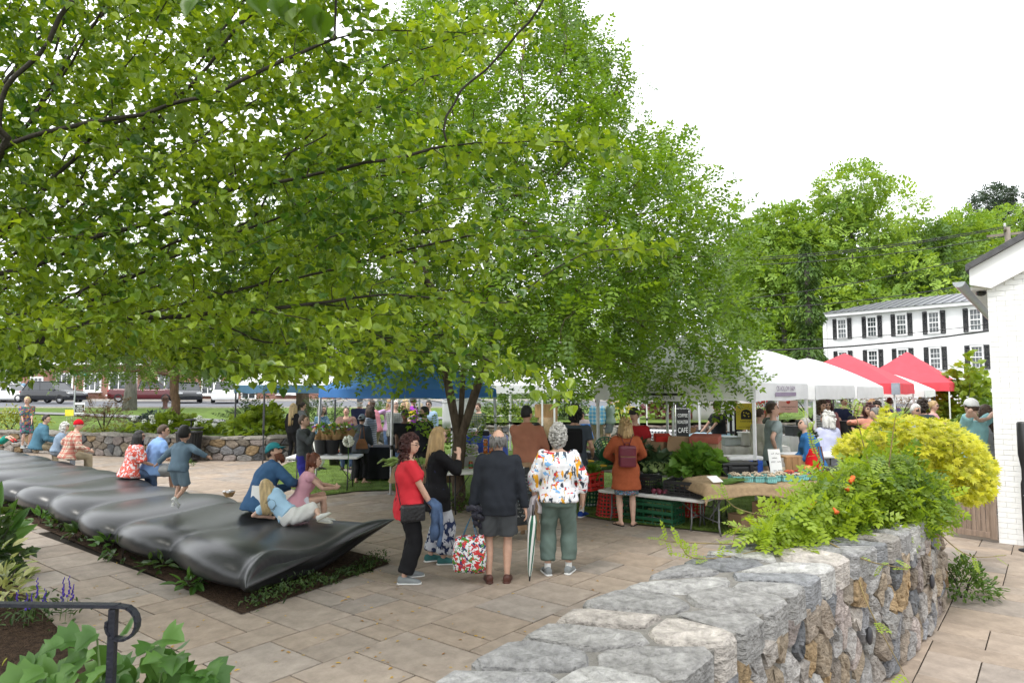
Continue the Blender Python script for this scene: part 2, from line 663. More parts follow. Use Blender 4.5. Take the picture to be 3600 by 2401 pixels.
m_mortar_d=pm('wall_shadow_mortar',(0.15,0.14,0.125),0.95,0.25,14,0.8,60,spec=0.1)  # darker mortar colour for the far planter walls
# near wall, curving away from the lower edge of the picture
NR=catmull([(-0.75,1.15,0),(0.86,3.15,0),(2.3,4.85,0),(2.95,5.45,0),(3.65,6.2,0),(4.3,6.95,0)],8)
NL=catmull([(-1.65,1.35,0),(-0.26,2.92,0),(0.45,3.89,0),(1.01,4.57,0),(1.8,5.45,0),(3.55,7.45,0)],8)
NLEN=sum((NR[i+1]-NR[i]).length for i in range(len(NR)-1))
def along(P,t):
 tot=[0]
 for i in range(len(P)-1):
  tot.append(tot[-1]+(P[i+1]-P[i]).length)
 s=max(0,min(1,t))*tot[-1]
 for i in range(len(P)-1):
  if s<=tot[i+1]or i==len(P)-2:
   f=(s-tot[i])/(tot[i+1]-tot[i])
   return P[i]+(P[i+1]-P[i])*f,(P[i+1]-P[i]).normalized()
nw=thing('stone_wall','tall mortared fieldstone wall of grey and tan stones curving into the right foreground','stone wall',(1.5,4.2,0))
NO=Vector((1.5,4.2,0))
NH=0.96
mb=MB()
rings=[]
for k in range(25):
 t=k/24
 a,da=along(NR,t)
 b,db_=along(NL,t)
 na=Vector((da.y,-da.x,0))
 nb=Vector((-db_.y,db_.x,0))
 a=a-na*0.008
 b=b-nb*0.008
 rings.append([Vector((a.x,a.y,-0.05))-NO,Vector((a.x,a.y,NH+.026))-NO,Vector((b.x,b.y,NH+.026))-NO,Vector((b.x,b.y,-0.05))-NO])
mb.loft(rings)
mb.build('mortar_core',m_mortar,nw)
srn=random.Random(21)
def near_face(P,sgn):
 def f(x,y,o):
  p,d=along(P,x/NLEN)
  nrm=Vector((d.y,-d.x,0))*sgn
  q=p+nrm*(o-0.03)
  return Vector((q.x,q.y,y))-NO
 return f
def near_top(x,y,o):
 a,_=along(NR,x/NLEN)
 b,_=along(NL,x/NLEN)
 t=y/0.78
 q=a+(b-a)*t
 return Vector((q.x,q.y,NH+o))-NO
for poly in cells(NLEN,0.86,0.19,0.215,0.46,srn):
 if max(p[0]for p in poly)<1.2:
  continue
 stone(poly,0.008,srn.uniform(0.036,0.07),near_face(NR,1),srn,m_stone,srn.choice(STONES),nw,back=0.05,rough=.016,edge=.9)
for poly in cells(NLEN,0.86,0.33,0.36,0.42,srn):
 if max(p[0]for p in poly)<1.2:
  continue
 poly=[(p[0],p[1]-0.04)for p in poly]
 stone(poly,0.014,srn.uniform(0.034,0.05),near_top,srn,m_stone,srn.choice([(.38,.37,.355),(.34,.335,.33),(.47,.46,.44),(.44,.41,.375),(.42,.41,.395),(.30,.305,.315),(.46,.42,.38)]),nw,back=0.13,rough=0.012,tl=.04,edge=.93)
for poly in cells(NLEN,0.86,0.3,0.26,0.35,srn):
 if max(p[0]for p in poly)<2.0:
  continue
 stone(poly,0.012,0.04,near_face(NL,-1),srn,m_stone,srn.choice(STONES),nw)
for(px,py)in((3024,2228),(3255,2040)):
# small dark oval lights let into the wall face
 g_=gp(px,py,0.42 if px<3100 else 0.48)
 lm=MB()
 lm.ball((0,0,0),(0.022,0.04,0.065),10,8,Matrix.Rotation(R(-42),3,'Z'))
 best=min((along(NR,k/200)[0]for k in range(201)),key=lambda q:(q.xy-g_.xy).length)
 o=lm.build('wall_light',pm('dark_oval_fitting',(0.03,0.03,0.035),0.4),nw,True,Vector((best.x+0.045,best.y-0.04,g_.z))-NO)
 # far planter wall with a coping, on the left, and the lower run behind the market
def far_wall(name,label,pts,h,i0,i1,sz,coping=True):
 sub=rw[i0:i1]
 o0=sub[len(sub)//2].copy()
 root=thing(name,label,'stone wall',o0)
 mbw=MB()
 rg=[]
 L=[0]
 for i,p in enumerate(sub):
  d=(sub[min(i+1,len(sub)-1)]-sub[max(0,i-1)]).normalized()
  nb_=Vector((-d.y,d.x,0))
  f_,bk=p+nb_*0.02-o0,p+nb_*0.42-o0
  rg.append([Vector((f_.x,f_.y,-0.05)),Vector((f_.x,f_.y,h)),Vector((bk.x,bk.y,h)),Vector((bk.x,bk.y,-0.05))])
  if i:
   L.append(L[-1]+(p-sub[i-1]).length)
 mbw.loft(rg)
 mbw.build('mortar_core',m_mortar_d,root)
 LEN=L[-1]
 def face(x,y,o):
  p,d=along(sub,x/LEN)
  q=p-Vector((-d.y,d.x,0))*o-o0
  return Vector((q.x,q.y,y))
 def top(x,y,o):
  p,d=along(sub,x/LEN)
  q=p+Vector((-d.y,d.x,0))*(y-0.06)-o0
  return Vector((q.x,q.y,h+o))
 for poly in cells(LEN,h,sz,sz*.62,0.42,srn):
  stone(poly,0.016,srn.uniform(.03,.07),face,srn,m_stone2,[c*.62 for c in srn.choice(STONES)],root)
 if coping:
  for poly in cells(LEN,0.5,0.7,0.5,0.2,srn):
   stone(poly,0.008,0.07,top,srn,m_stone2,(0.27,0.25,0.22),root,back=0.01,rough=0.006)
 return root
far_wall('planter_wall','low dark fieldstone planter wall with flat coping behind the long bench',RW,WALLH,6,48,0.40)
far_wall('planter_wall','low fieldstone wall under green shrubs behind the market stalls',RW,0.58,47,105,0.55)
# ================================================================== the long black stone bench
m_bench,nt_,n_,l_,b_=nodes_of('polished_black_granite')
tc_=n_.new('ShaderNodeTexCoord')
mp_=n_.new('ShaderNodeMapping')
mp_.inputs['Scale'].default_value=(1.0,6.0,3.0)
mp_.inputs['Rotation'].default_value=(0,0,R(35))
l_.new(tc_.outputs['Object'],mp_.inputs['Vector'])
nz_=n_.new('ShaderNodeTexNoise')
nz_.inputs['Scale'].default_value=3.0
nz_.inputs['Detail'].default_value=8
nz_.inputs['Roughness'].default_value=0.7
l_.new(mp_.outputs['Vector'],nz_.inputs['Vector'])
rp_=n_.new('ShaderNodeValToRGB')
rp_.color_ramp.elements[0].position=0.3
rp_.color_ramp.elements[0].color=(0.017,0.018,0.02,1)
rp_.color_ramp.elements[1].position=0.85
rp_.color_ramp.elements[1].color=(0.044,0.046,0.049,1)
l_.new(nz_.outputs['Fac'],rp_.inputs['Fac'])
l_.new(rp_.outputs['Color'],b_.inputs['Base Color'])
rr_=n_.new('ShaderNodeMapRange')
rr_.inputs['To Min'].default_value=0.26
rr_.inputs['To Max'].default_value=0.40
l_.new(nz_.outputs['Fac'],rr_.inputs['Value'])
l_.new(rr_.outputs['Result'],b_.inputs['Roughness'])
b_.inputs['Specular IOR Level'].default_value=0.55
PER=1.62
def saw(t):
 """rib profile along the bench: 0 in a crease, 1 on a crest, steeper towards the near end"""
 f=t-math.floor(t)
 g=f**0.72
 return math.sin(math.pi*g)**0.9
def bench_pt(u,w,th):
 pass
def rib(u):
 return saw((u-0.25)/PER)
def bench_section(u):
 """closed cross-section, along the rib direction, at distance u from the near end"""
 k=rib(max(u,0.0))
 W=2.16+0.07*math.sin(u*0.7)
 lobe=0.22*k-0.10
 w0=-0.02-lobe+0.05*math.sin(u*1.3)
 w1=W+0.5*lobe
 e1=min(1.0,max(0.0,u/0.12))
 cap=max(0.25,math.sqrt(max(0.0,1-(1-e1)**2)))
 end=min(1.0,max(0.0,u/0.95))
 top=0.39
 pts=[]
 N=48
 for i in range(N):
  a=2*math.pi*i/N
  ca,sa=math.cos(a),math.sin(a)
  x=math.copysign(abs(ca)**0.52,ca)
  y=math.copysign(abs(sa)**0.80,sa)
  wv=(w0+w1)/2+x*(w1-w0)/2
  s=(x+1)/2
  dish=-0.03*math.cos(math.pi*(s-0.5))**2+0.022*math.sin(5.0*s+u*1.1)
  dish-=0.07*(1-end)*math.exp(-((s-0.55)/0.2)**2)
  lift=(1-end)**1.6*(0.36*s**4-0.01+0.05*math.sin(9*s))
  amp=0.085+0.08*math.exp(-(s/.2)**2)
  zt,zb=top+amp*k+dish,0.0+0.05*(1-abs(x))
  mid=zb+(zt-zb)*0.46
  if y>=0:
   z=mid+(zt-mid)*y
  else:
   z=mid+(mid-zb)*y
   wv+=(0.12*y*y)*(1 if x<0 else-1)*abs(x)**2
  thin=1-0.5*(1-end)**1.4*s**4
  z=mid+(z-mid)*cap*thin+lift
  horn=(1-end)**2.2*(0.40*s**5+0.16*(1-s)**5-0.05*math.sin(math.pi*s)**2)
  p=BENCH_O+BA*(u+0.16-horn)+BR*wv
  pts.append(Vector((p.x,p.y,z)))
 return pts
us=[0.0,0.004,0.012,0.03,0.055,0.085,0.12,0.16,0.22,0.3,0.38,0.46,0.55]
while us[-1]<18.2:
 us.append(us[-1]+0.075)
mb=MB()
rings=[bench_section(u)for u in us]
mb.loft([list(reversed(r))for r in rings])
ctrb=BENCH_O+BA*6+BR*1.05
mb.v=[tuple(Vector(p)-ctrb)for p in mb.v]
bench=mb.build('bench_sculpture',m_bench,None,True,ctrb,label='long undulating black polished stone bench on the plaza',category='bench')
bench.modifiers.new('smooth','SUBSURF').render_levels=1
def bench_top(u,s):
 """point on the bench top: s from 0 at the near edge to 1 at the far edge"""
 best=None
 for q in bench_section(u):
  sv=((q-BENCH_O)-BA*u).dot(BR)/2.16
  if best is None or abs(sv-s)-q.z*2<best[0]:
   best=(abs(sv-s)-q.z*2,q)
 return best[1]
 # ================================================================== buildings
m_white=pm('white_clapboard',(0.78,0.78,0.78),0.6,0.05,2.0,0.1,40)
m_trim=pm('white_trim',(0.82,0.82,0.82),0.5,0.03,5)
m_shut=pm('black_shutter',(0.025,0.026,0.03),0.5,0.15,8)
m_glass=pm('window_glass',(0.055,0.065,0.07),0.06,0.5,1.3,spec=0.8)
m_metal=pm('grey_metal_roof',(0.20,0.205,0.225),0.4,0.06,2.0,metal=0.35,spec=0.5)
m_gutter=pm('galvanised_gutter',(0.45,0.47,0.5),0.35,0.1,6,metal=0.7)
m_bpaint=attr_mat('painted_brick',0.6,0.35,45,0.05,20,0.35,0.006)
m_bmort=pm('painted_mortar',(0.72,0.72,0.71),0.8,0.05,20)
# white house with black shutters, behind the tents
hl,hr=at(2893,1110,57.0),at(3560,1066,46.5)
hx=Vector((hr.x-hl.x,hr.y-hl.y,0))
HLEN=hx.length
hx.normalize()
hn=Vector((hx.y,-hx.x,0))
if hn.y>0:
 hn=-hn
eave=8.35
house=thing('white_house','long white clapboard house with black shutters and grey metal roof','house',(hl.x,hl.y,0),math.atan2(hx.y,hx.x))
# local: x along the front, -y towards the camera
mb=MB()
nb=66
bh=(eave-0.2)/nb
for i in range(nb):
 z=i*bh
 mb.add([(0,0,z),(HLEN,0,z),(HLEN,0.02,z+bh),(0,0.02,z+bh)],[(0,1,2,3)])
 mb.add([(0,0.02,z+bh),(HLEN,0.02,z+bh),(HLEN,0,z+bh),(0,0,z+bh)],[(0,1,2,3)])
 mb.add([(0,8,z),(0,0,z),(-0.0,0.02,z+bh),(0,8,z+bh)],[(0,1,2,3)])
mb.build('siding',m_white,house)
mb=MB()
mb.box((HLEN/2,4.1,eave/2),(HLEN-0.1,8,eave))
mb.build('wall',m_white,house)
mb=MB()
mb.box((0.06,-0.012,eave/2),(0.16,0.05,eave))
mb.build('corner_board',m_trim,house)
mb=MB()
mb.box((HLEN/2,-0.2,eave-0.1),(HLEN+0.9,0.5,0.24))
mb.build('eave',m_trim,house)
mb=MB()
rx0,rx1,ov=-0.55,HLEN+0.5,-0.55
ridge_y,ridge_z=4.1,eave+1.2
hip=4.4
mb.add([(rx0,ov,eave+.04),(rx1,ov,eave+.04),(rx1,ridge_y,ridge_z),(rx0+hip,ridge_y,ridge_z),(rx0,2*ridge_y-ov,eave+.04),(rx1,2*ridge_y-ov,eave+.04)],
[(0,1,2,3),(4,0,3),(5,4,3,2)])
roof=mb.build('roof',m_metal,house)
k=0
x=rx0+0.45
while x<rx1:
 t=min(1.0,(x-rx0)/hip)
 sm=MB()
 sm.bar((x,ov-.02,eave+.07),(x,ov+(ridge_y-ov)*t,eave+.07+(ridge_z-eave-.04)*t),0.045,0.05)
 sm.build('seam',pm('roof_seam',(0.14,0.145,0.16),0.4,0.05,2,metal=.3),roof)
 x+=0.62
mb=MB()
mb.tube([(rx0+.3,ov,eave-.08),(rx0+.42,-0.12,eave-.5),(0.25,-0.1,eave-.7),(0.25,-0.1,0.2)],0.06,8)
mb.build('downpipe',m_trim,house)
win_px=[(2962,1),(3067,1),(3171,1),(3285,1),(3431,1),(2962,0),(3067,0),(3171,0),(3285,0),(3431,0)]
def house_x(px):
# where the line of sight through this column meets the front
 u=(px-1800)/FPX
 # solve (hl + hx*s).x = u * d, with d about Y*c + z*s; use z near eave height
 best=min((abs((hl.x+hx.x*s)/((hl.y+hx.y*s)*_c+4.5*_s)-u),s)for s in[i*HLEN/2000 for i in range(2001)])
 return best[1]
wp=None
for px,up in win_px:
 xc=house_x(px)
 zc=7.08 if up else 4.42
 w,h=0.64,1.46
 fr=MB()
 for sx in(-1,1):
  fr.box((xc+sx*(w/2+.04),-0.05,zc),(0.09,0.1,h+.2))
 fr.box((xc,-0.06,zc+h/2+.08),(w+.2,0.12,0.16))
 fr.box((xc,-0.085,zc+h/2+.19),(w+.3,0.18,0.05))
 fr.box((xc,-0.07,zc-h/2-.05),(w+.2,0.14,0.09))
 fr.box((xc,-0.045,zc),(w,0.07,0.07))
 wo=fr.build('window',m_trim,house)
 for sgn in(1,-1):
  pn=MB()
  pn.box((xc,-0.015 if sgn>0 else-0.012,zc+sgn*h/4),(w,0.02,h/2-.05))
  pn.build('pane',m_glass,wo)
  mu=MB()
  for i in(-1,1):
   mu.box((xc+i*w/6,-0.034,zc+sgn*h/4),(0.02,0.02,h/2-.06))
  mu.box((xc,-0.036,zc+sgn*h/4),(w,0.02,0.03))
  mu.build('muntin',m_trim,wo)
 for sx in(-1,1):
  sh=MB()
  xs=xc+sx*(w/2+.29)
  for ex in(-1,1):
   sh.box((xs+ex*.135,-0.055,zc),(0.05,0.05,h+.24))
  for zz_ in(-h/2-.07,0,h/2+.07):
   sh.box((xs,-0.054,zc+zz_),(0.27,0.046,0.1))
  for q in range(22):
   sh.box((xs,-0.04,zc-h/2+(q+.5)*h/22),(0.24,0.012,h/22*.9),Matrix.Rotation(R(35),3,'X'))
  sh.build('shutter',m_shut,house)
  # white painted brick gable at the right edge
bc=gp(3513,1908)
gx,gb=-DA,DB
BRO=Vector((bc.x,bc.y,0))
brick_house=thing('brick_gable_house','white painted brick building with gable and gutter at the right edge','building',BRO,math.atan2(gx.y,gx.x))
# local: x along the gable front, +y into the distance
GE,GW=3.74,6.0
mb=MB()
mb.add([(0.012,0.012,-.05),(GW,0.012,-.05),(GW,0.012,GE),(GW/2,0.012,GE+1.6),(0.012,0.012,GE),(0.012,11,-.05),(GW,11,-.05),(GW,11,GE),(GW/2,11,GE+1.6),(0.012,11,GE)],
[(0,1,2,3,4),(9,8,7,6,5),(0,4,9,5),(1,6,7,2)])
wall_=mb.build('wall',m_bmort,brick_house)
brn=random.Random(8)
nbk=0
for row in range(56):
 z=0.035+row*0.0735
 xo=-0.0 if row%2==0 else-0.105
 for col in range(5):
  x0=max(0.0,xo+col*0.212)
  x1=xo+(col+1)*0.212-0.003
  if x1-x0<.03 or nbk>296 or z>GE+x0*.7-.05:
   continue
  bk=MB()
  d=brn.uniform(.002,.0045)
  bk.bbox((0,0,0),(x1-x0,0.03,0.0708),.003)
  me=bk.mesh('brick',m_bpaint)
  c_=brn.uniform(.77,.81)
  set_scol(me,(c_,c_,c_*.985))
  link('brick',me,wall_,((x0+x1)/2,0.015-d,z))
  nbk+=1
mb=MB()
sl=1.6/(GW/2)
# rake boards, frieze return and roof edge
mb.add([(-0.2,-0.10,GE+.30-.2*sl),(-.2,-0.10,GE-.12-.2*sl+.2),(0.05,-.1,GE-.1),(GW/2,-0.10,GE+1.6-.1),(GW/2,-.1,GE+1.6+.35),(-0.2,0.02,GE+.30-.2*sl),
(-.2,0.02,GE-.12-.2*sl+.2),(0.05,.02,GE-.1),(GW/2,0.02,GE+1.6-.1),(GW/2,.02,GE+1.6+.35)],
[(0,1,2,3,4),(9,8,7,6,5),(1,6,7,2),(2,7,8,3),(0,5,6,1),(0,4,9,5)])
mb.build('rake_board',m_trim,brick_house)
mb=MB()
mb.add([(-.24,-.18,GE+.30-.24*sl),(GW/2,-.18,GE+1.6+.36),(GW/2,11.3,GE+1.6+.36),(-.24,11.3,GE+.30-.24*sl),(-.24,-.18,GE+.39-.24*sl),(GW/2,-.18,GE+1.6+.45),(GW/2,11.3,GE+1.6+.45),(-.24,11.3,GE+.39-.24*sl),
(GW+.24,-.18,GE+.30-.24*sl),(GW+.24,11.3,GE+.3-.24*sl)],
[(0,1,2,3),(7,6,5,4),(0,4,5,1),(3,2,6,7),(0,3,7,4),(1,8,9,2)])
mb.build('roof',pm('dark_slate_roof',(0.09,0.09,0.095),0.7,0.2,10,0.4,40),brick_house)
mb=MB()
mb.box((-0.1,5.5,GE-.07),(0.2,11.0,0.05))
mb.build('soffit',m_trim,brick_house)
mb=MB()
gut=[]
for k in range(7):
 a=math.pi*(1+k/6)
 gut.append((-.33+.08*math.cos(a),GE+.02+.08*math.sin(a)))
V=[(x,-.16,z)for x,z in gut]+[(x,11.2,z)for x,z in gut]
mb.add(V,[(i,i+1,i+8,i+7)for i in range(6)])
mb.add([(x,-.16,z)for x,z in gut],[tuple(range(7))])
mb.build('gutter',m_gutter,brick_house)
mb=MB()
mb.ball((-.09,.25,GE-.12),(.07,.07,.05),10,6)
mb.build('eave_lamp',pm('dark_lamp_glass',(0.05,0.05,0.055),0.2),brick_house)
# wooden gate between wall and building
ga,gb_=gp(3347,1885),gp(3508,1909)
gd=(gb_-ga)
gw=gd.length
gate=thing('wooden_gate','weathered vertical-board wooden gate beside the white brick building','gate',(ga.x,ga.y,0.05),math.atan2(gd.y,gd.x))
m_gate=pm('weathered_gate_wood',(0.27,0.20,0.155),0.8,0.25,7,0.5,50,stretch=(4,4,0.4))
gh=1.08
for sx,nm in((0.035,'stile'),(gw-0.035,'stile')):
 q=MB()
 q.bbox((sx,-.01,gh/2),(0.075,0.045,gh),.006)
 q.build(nm,m_gate,gate)
for z in(0.05,gh*.72,gh-.05):
 q=MB()
 q.bbox((gw/2,-.005,z),(gw-.15,0.04,0.085),.006)
 q.build('rail',m_gate,gate)
nbd=7
for i in range(nbd):
 q=MB()
 bw=(gw-.15)/nbd
 q.bbox((.075+bw*(i+.5),0.012,gh/2),(bw-.006,0.022,gh-.06),.004)
 q.build('board',m_gate,gate)
 # black standing receptacle at the right edge
rc=gp(3619,1938)
rec=thing('ash_receptacle','slim black metal ash receptacle standing against the white brick wall','receptacle',(rc.x,rc.y,0))
m_blk=pm('black_metal',(0.016,0.016,0.018),0.4,0.2,10,spec=0.5)
mb=MB()
mb.lathe([(.12,0),(.12,.02),(.06,.035),(.06,.05)],seg=18)
mb.build('base',m_blk,rec,True)
mb=MB()
mb.lathe([(.055,.05),(.06,.3),(.06,.9),(.045,.96),(.045,1.1),(.075,1.3),(.075,1.72),(.06,1.74)],seg=18)
mb.build('body',m_blk,rec,True)
for z in(.35,.55,.75):
 q=MB()
 q.ball((-.055,-.03,z),.008,8,5)
 q.build('rivet',m_gutter,rec)
 # brick shop across the street
m_brick=None
m_rb,nt_,n_,l_,b_=nodes_of('red_brick')
tc_=n_.new('ShaderNodeTexCoord')
mp_=n_.new('ShaderNodeMapping')
mp_.inputs['Rotation'].default_value=(R(90),0,0)
l_.new(tc_.outputs['Object'],mp_.inputs['Vector'])
bk_=n_.new('ShaderNodeTexBrick')
bk_.inputs['Scale'].default_value=1.0
bk_.inputs['Color1'].default_value=(0.21,0.075,0.05,1)
bk_.inputs['Color2'].default_value=(0.27,0.11,0.075,1)
bk_.inputs['Mortar'].default_value=(0.32,0.26,0.23,1)
bk_.inputs['Brick Width'].default_value=0.22
bk_.inputs['Row Height'].default_value=0.075
bk_.inputs['Mortar Size'].default_value=0.008
l_.new(mp_.outputs['Vector'],bk_.inputs['Vector'])
l_.new(bk_.outputs['Color'],b_.inputs['Base Color'])
b_.inputs['Roughness'].default_value=0.9
bl=at(72,1400,63)
shop=thing('brick_shop','single-storey red brick building with dark hipped roof across the street','building',(bl.x,63,1.2))
SW=34
mb=MB()
mb.box((SW/2,4,1.7),(SW,8,3.4))
mb.build('wall',m_rb,shop)
mb=MB()
mb.add([(-.5,-.5,3.4),(SW+.5,-.5,3.4),(SW+.5,8.5,3.4),(-.5,8.5,3.4),(3.4,4,6.0),(SW-3.4,4,6.0)],[(0,1,5,4),(1,2,5),(2,3,4,5),(3,0,4)])
mb.build('roof',pm('shop_slate',(0.10,0.10,0.11),0.8,0.2,2,0.3,8),shop)
mb=MB()
mb.box((SW/2,-.3,3.28),(SW+.9,.5,.24))
mb.build('eave',m_trim,shop)
for i,(xx,ww,zz_,hh)in enumerate([(1.4,1.1,1.1,1.6),(4.0,1.4,1.5,1.5),(6.6,1.4,1.5,1.5),(9.4,2.4,1.4,1.9),(13.5,1.6,1.5,1.5),(17.5,1.6,1.4,1.9),(21,1.2,1.15,2.3),(24.5,1.6,1.4,1.8),(29,2,1.5,1.6)]):
 q=MB()
 q.box((xx,-.04,zz_+.1),(ww+.2,.08,hh+.2))
 wo=q.build('door' if hh>2.1 else 'window',m_trim,shop)
 nc=2 if hh>2.1 else 3
 for c_ in range(nc):
  q=MB()
  q.box((xx-ww/2+(c_+.5)*ww/nc,-.05,zz_+.1),(ww/nc-.08,.08,hh-.06))
  q.build('pane',m_glass,wo)
 if hh<=2.1:
  q=MB()
  q.box((xx,-.16,zz_-hh/2-.06),(ww+.4,.3,.1))
  q.build('sill',m_trim,shop)
for xx in(2.6,8.0):
 q=MB()
 q.tube([(xx,-.02,2.9),(xx,-.35,3.05),(xx,-.5,2.9)],.03,6)
 la_=q.build('wall_lamp',m_trim,shop)
 q=MB()
 q.lathe([(.05,.12),(.1,.05),(.28,-.08)],(xx,-.5,2.75),14,False)
 q.build('lamp_shade',m_trim,la_,True)
wb=at(-30,1400,75)
wh=thing('white_annex','pale clapboard house at the far left edge across the street','house',(wb.x-4,75,1.2))
mb=MB()
mb.box((3,4,2.6),(9.4,8,5.2))
mb.build('wall',m_white,wh)
mb=MB()
mb.add([(-2,-.4,5.2),(8,-.4,5.2),(8,8.4,5.2),(-2,8.4,5.2),(-2,4,8),(8,4,8)],[(0,1,5,4),(2,3,4,5),(1,2,5),(3,0,4)])
mb.build('roof',pm('annex_roof',(0.3,0.31,0.33),0.8,0.1,2),wh)
for xx,zz_ in((1,3.8),(4,3.8),(6.5,3.8),(4,1.4),(6.4,1.4)):
 q=MB()
 q.box((xx,-.03,zz_),(1.1,.08,1.5))
 wo=q.build('window',m_trim,wh)
 q=MB()
 q.box((xx,-.05,zz_),(.9,.08,1.3))
 q.build('pane',m_glass,wo)
 # utility pole and its wires
up=at(3545,880,33)
pole=thing('utility_pole','weathered wooden utility pole with crossarms behind the white brick roof','utility pole',(up.x,33,0))
m_pole=pm('pole_wood',(0.22,0.19,0.16),0.9,0.3,6,0.5,30,stretch=(1,1,.2))
ptop=at(3545,800,33).z
mb=MB()
mb.tube([(0,0,-.2),(0,0,ptop*.6),(0,0,ptop)],[.17,.15,.12],12)
mb.build('post',m_pole,pole,True)
for dz,ya in((-.15,55),(-.32,-35)):
 q=MB()
 d=Vector((math.cos(R(ya)),math.sin(R(ya)),0))*0.75
 q.bar((-d.x,-d.y+.16,ptop+dz),(d.x,d.y+.16,ptop+dz),.1,.12)
 q.build('crossarm',m_pole,pole)
for ix in(-.55,0.0,.5):
 q=MB()
 q.lathe([(.03,0),(.06,.05),(.035,.1),(.06,.15),(.03,.2)],(ix*.6,ix*.8+.15,ptop-.06),10)
 q.build('insulator',pm('grey_porcelain',(.45,.46,.47),.3),pole,True)
q=MB()
q.lathe([(.02,0),(.15,.02),(.15,.5),(.02,.55)],(-.35,-.1,ptop-1.5),12)
q.build('transformer',pm('pole_grey_steel',(.3,.31,.32),.5),pole,True)
m_wire=pm('black_wire',(0.02,0.02,0.022),0.6)
wires=[((3560,792),(2500,912),.024,'upper twin overhead wire, higher strand'),((3545,800),(2500,919),.024,'upper twin overhead wire, lower strand'),((3530,832),(2500,934),.024,'third overhead wire below the twin strands'),
((3520,880),(2500,1062),.022,'overhead wire with a hanging loop below the crossarm'),((3500,985),(2500,1088),.024,'pale overhead wire crossing just above the metal roof'),
((3560,1128),(2500,1196),.016,'thin wire crossing the upper windows of the white house'),((3560,1150),(2500,1232),.045,'thick black cable crossing between the two window rows')]
for i,((x0,y0),(x1,y1),rr,lb)in enumerate(wires):
 a_,b2=at(x0,y0,33.0),at(x1,y1,40)
 pts=[]
 for k in range(21):
  t=k/20
  p=a_.lerp(b2,t)
  p.z-=0.35*4*t*(1-t)
  pts.append(p-a_)
 q=MB()
 q.tube(pts,rr,5)
 q.build('overhead_wire',m_wire,None,True,a_,label=lb,category='wire',group='overhead wires')
 # ================================================================== trees and plants
def colonize(start,attr,step,infl,kill,iters=220,grav=0.0,rng=None,sway=0.15,spar=None):
 """branches growing towards free space; returns node positions and parents"""
 P=[np.array(p,float)for p in start]
 par=list(spar)if spar else[-1]+list(range(len(start)-1))
 A=np.array(attr,float)
 pts=np.array(P)
 d=np.linalg.norm(A[:,None,:]-pts[None],axis=2)
 near=d.argmin(1)
 dist=d.min(1)
 alive=np.ones(len(A),bool)
 rng=rng or np.random.default_rng(1)
 for it in range(iters):
  act=alive&(dist<infl)
  if not act.any():
   if not alive.any():
    break
   act=alive&(dist<=dist[alive].min()+step)
  idx=near[act]
  v=A[act]-np.array(P)[idx]
  v/=np.linalg.norm(v,axis=1)[:,None]+1e-9
  acc=np.zeros((len(P),3))
  np.add.at(acc,idx,v)
  grow=np.unique(idx)
  new=[]
  for g in grow:
   w=acc[g]+rng.normal(0,sway,3)
   w[2]-=grav
   L=np.linalg.norm(w)
   if L<1e-6:
    continue
   new.append((P[g]+w/L*step,g))
  if not new:
   break
  k0=len(P)
  for p,g in new:
   P.append(p)
   par.append(int(g))
  NP=np.array([p for p,_ in new])
  ia=np.where(alive)[0]
  dd=np.linalg.norm(A[ia][:,None,:]-NP[None],axis=2)
  m=dd.min(1)
  am=dd.argmin(1)
  better=m<dist[ia]-1e-9
  dist[ia[better]]=m[better]
  near[ia[better]]=k0+am[better]
  alive&=dist>kill
 return np.array(P),np.array(par)
def radii(P,par,tip,ex=2.4,cap=None):
 n=len(P)
 acc=np.zeros(n)
 r=np.zeros(n)
 for i in range(n-1,-1,-1):
  r[i]=max(tip,acc[i]**(1/ex))if acc[i]>0 else tip
  if par[i]>=0:
   acc[par[i]]+=r[i]**ex
 if cap:
  r=tip*(r/tip)**(math.log(cap/tip)/math.log(r[0]/tip))
 return r
def branch_mesh(name,P,par,r,mat,minr=0.0):
 """every limb as a chain of tapered tubes"""
 n=len(P)
 kids=[[]for _ in range(n)]
 for i in range(n):
  if par[i]>=0:
   kids[par[i]].append(i)
 mb=MB()
 stack=[(0,None)]
 while stack:
  i,p0=stack.pop()
  chain=[]if p0 is None else[p0]
  cur=i
  while True:
   chain.append(cur)
   ks=sorted(kids[cur],key=lambda q:-r[q])
   if not ks:
    break
   for q in ks[1:]:
    stack.append((q,cur))
   cur=ks[0]
  if len(chain)>1 and r[chain[1]]>=minr:
   rr=[r[c]for c in chain]
   if p0 is not None:
    rr[0]=min(rr[0],rr[1]*1.25)
   sg=9 if rr[0]>.05 else(6 if rr[0]>.015 else 3)
   mb.tube([P[c]for c in chain],rr,sg,cap=False)
 return mb.mesh(name,mat,True)
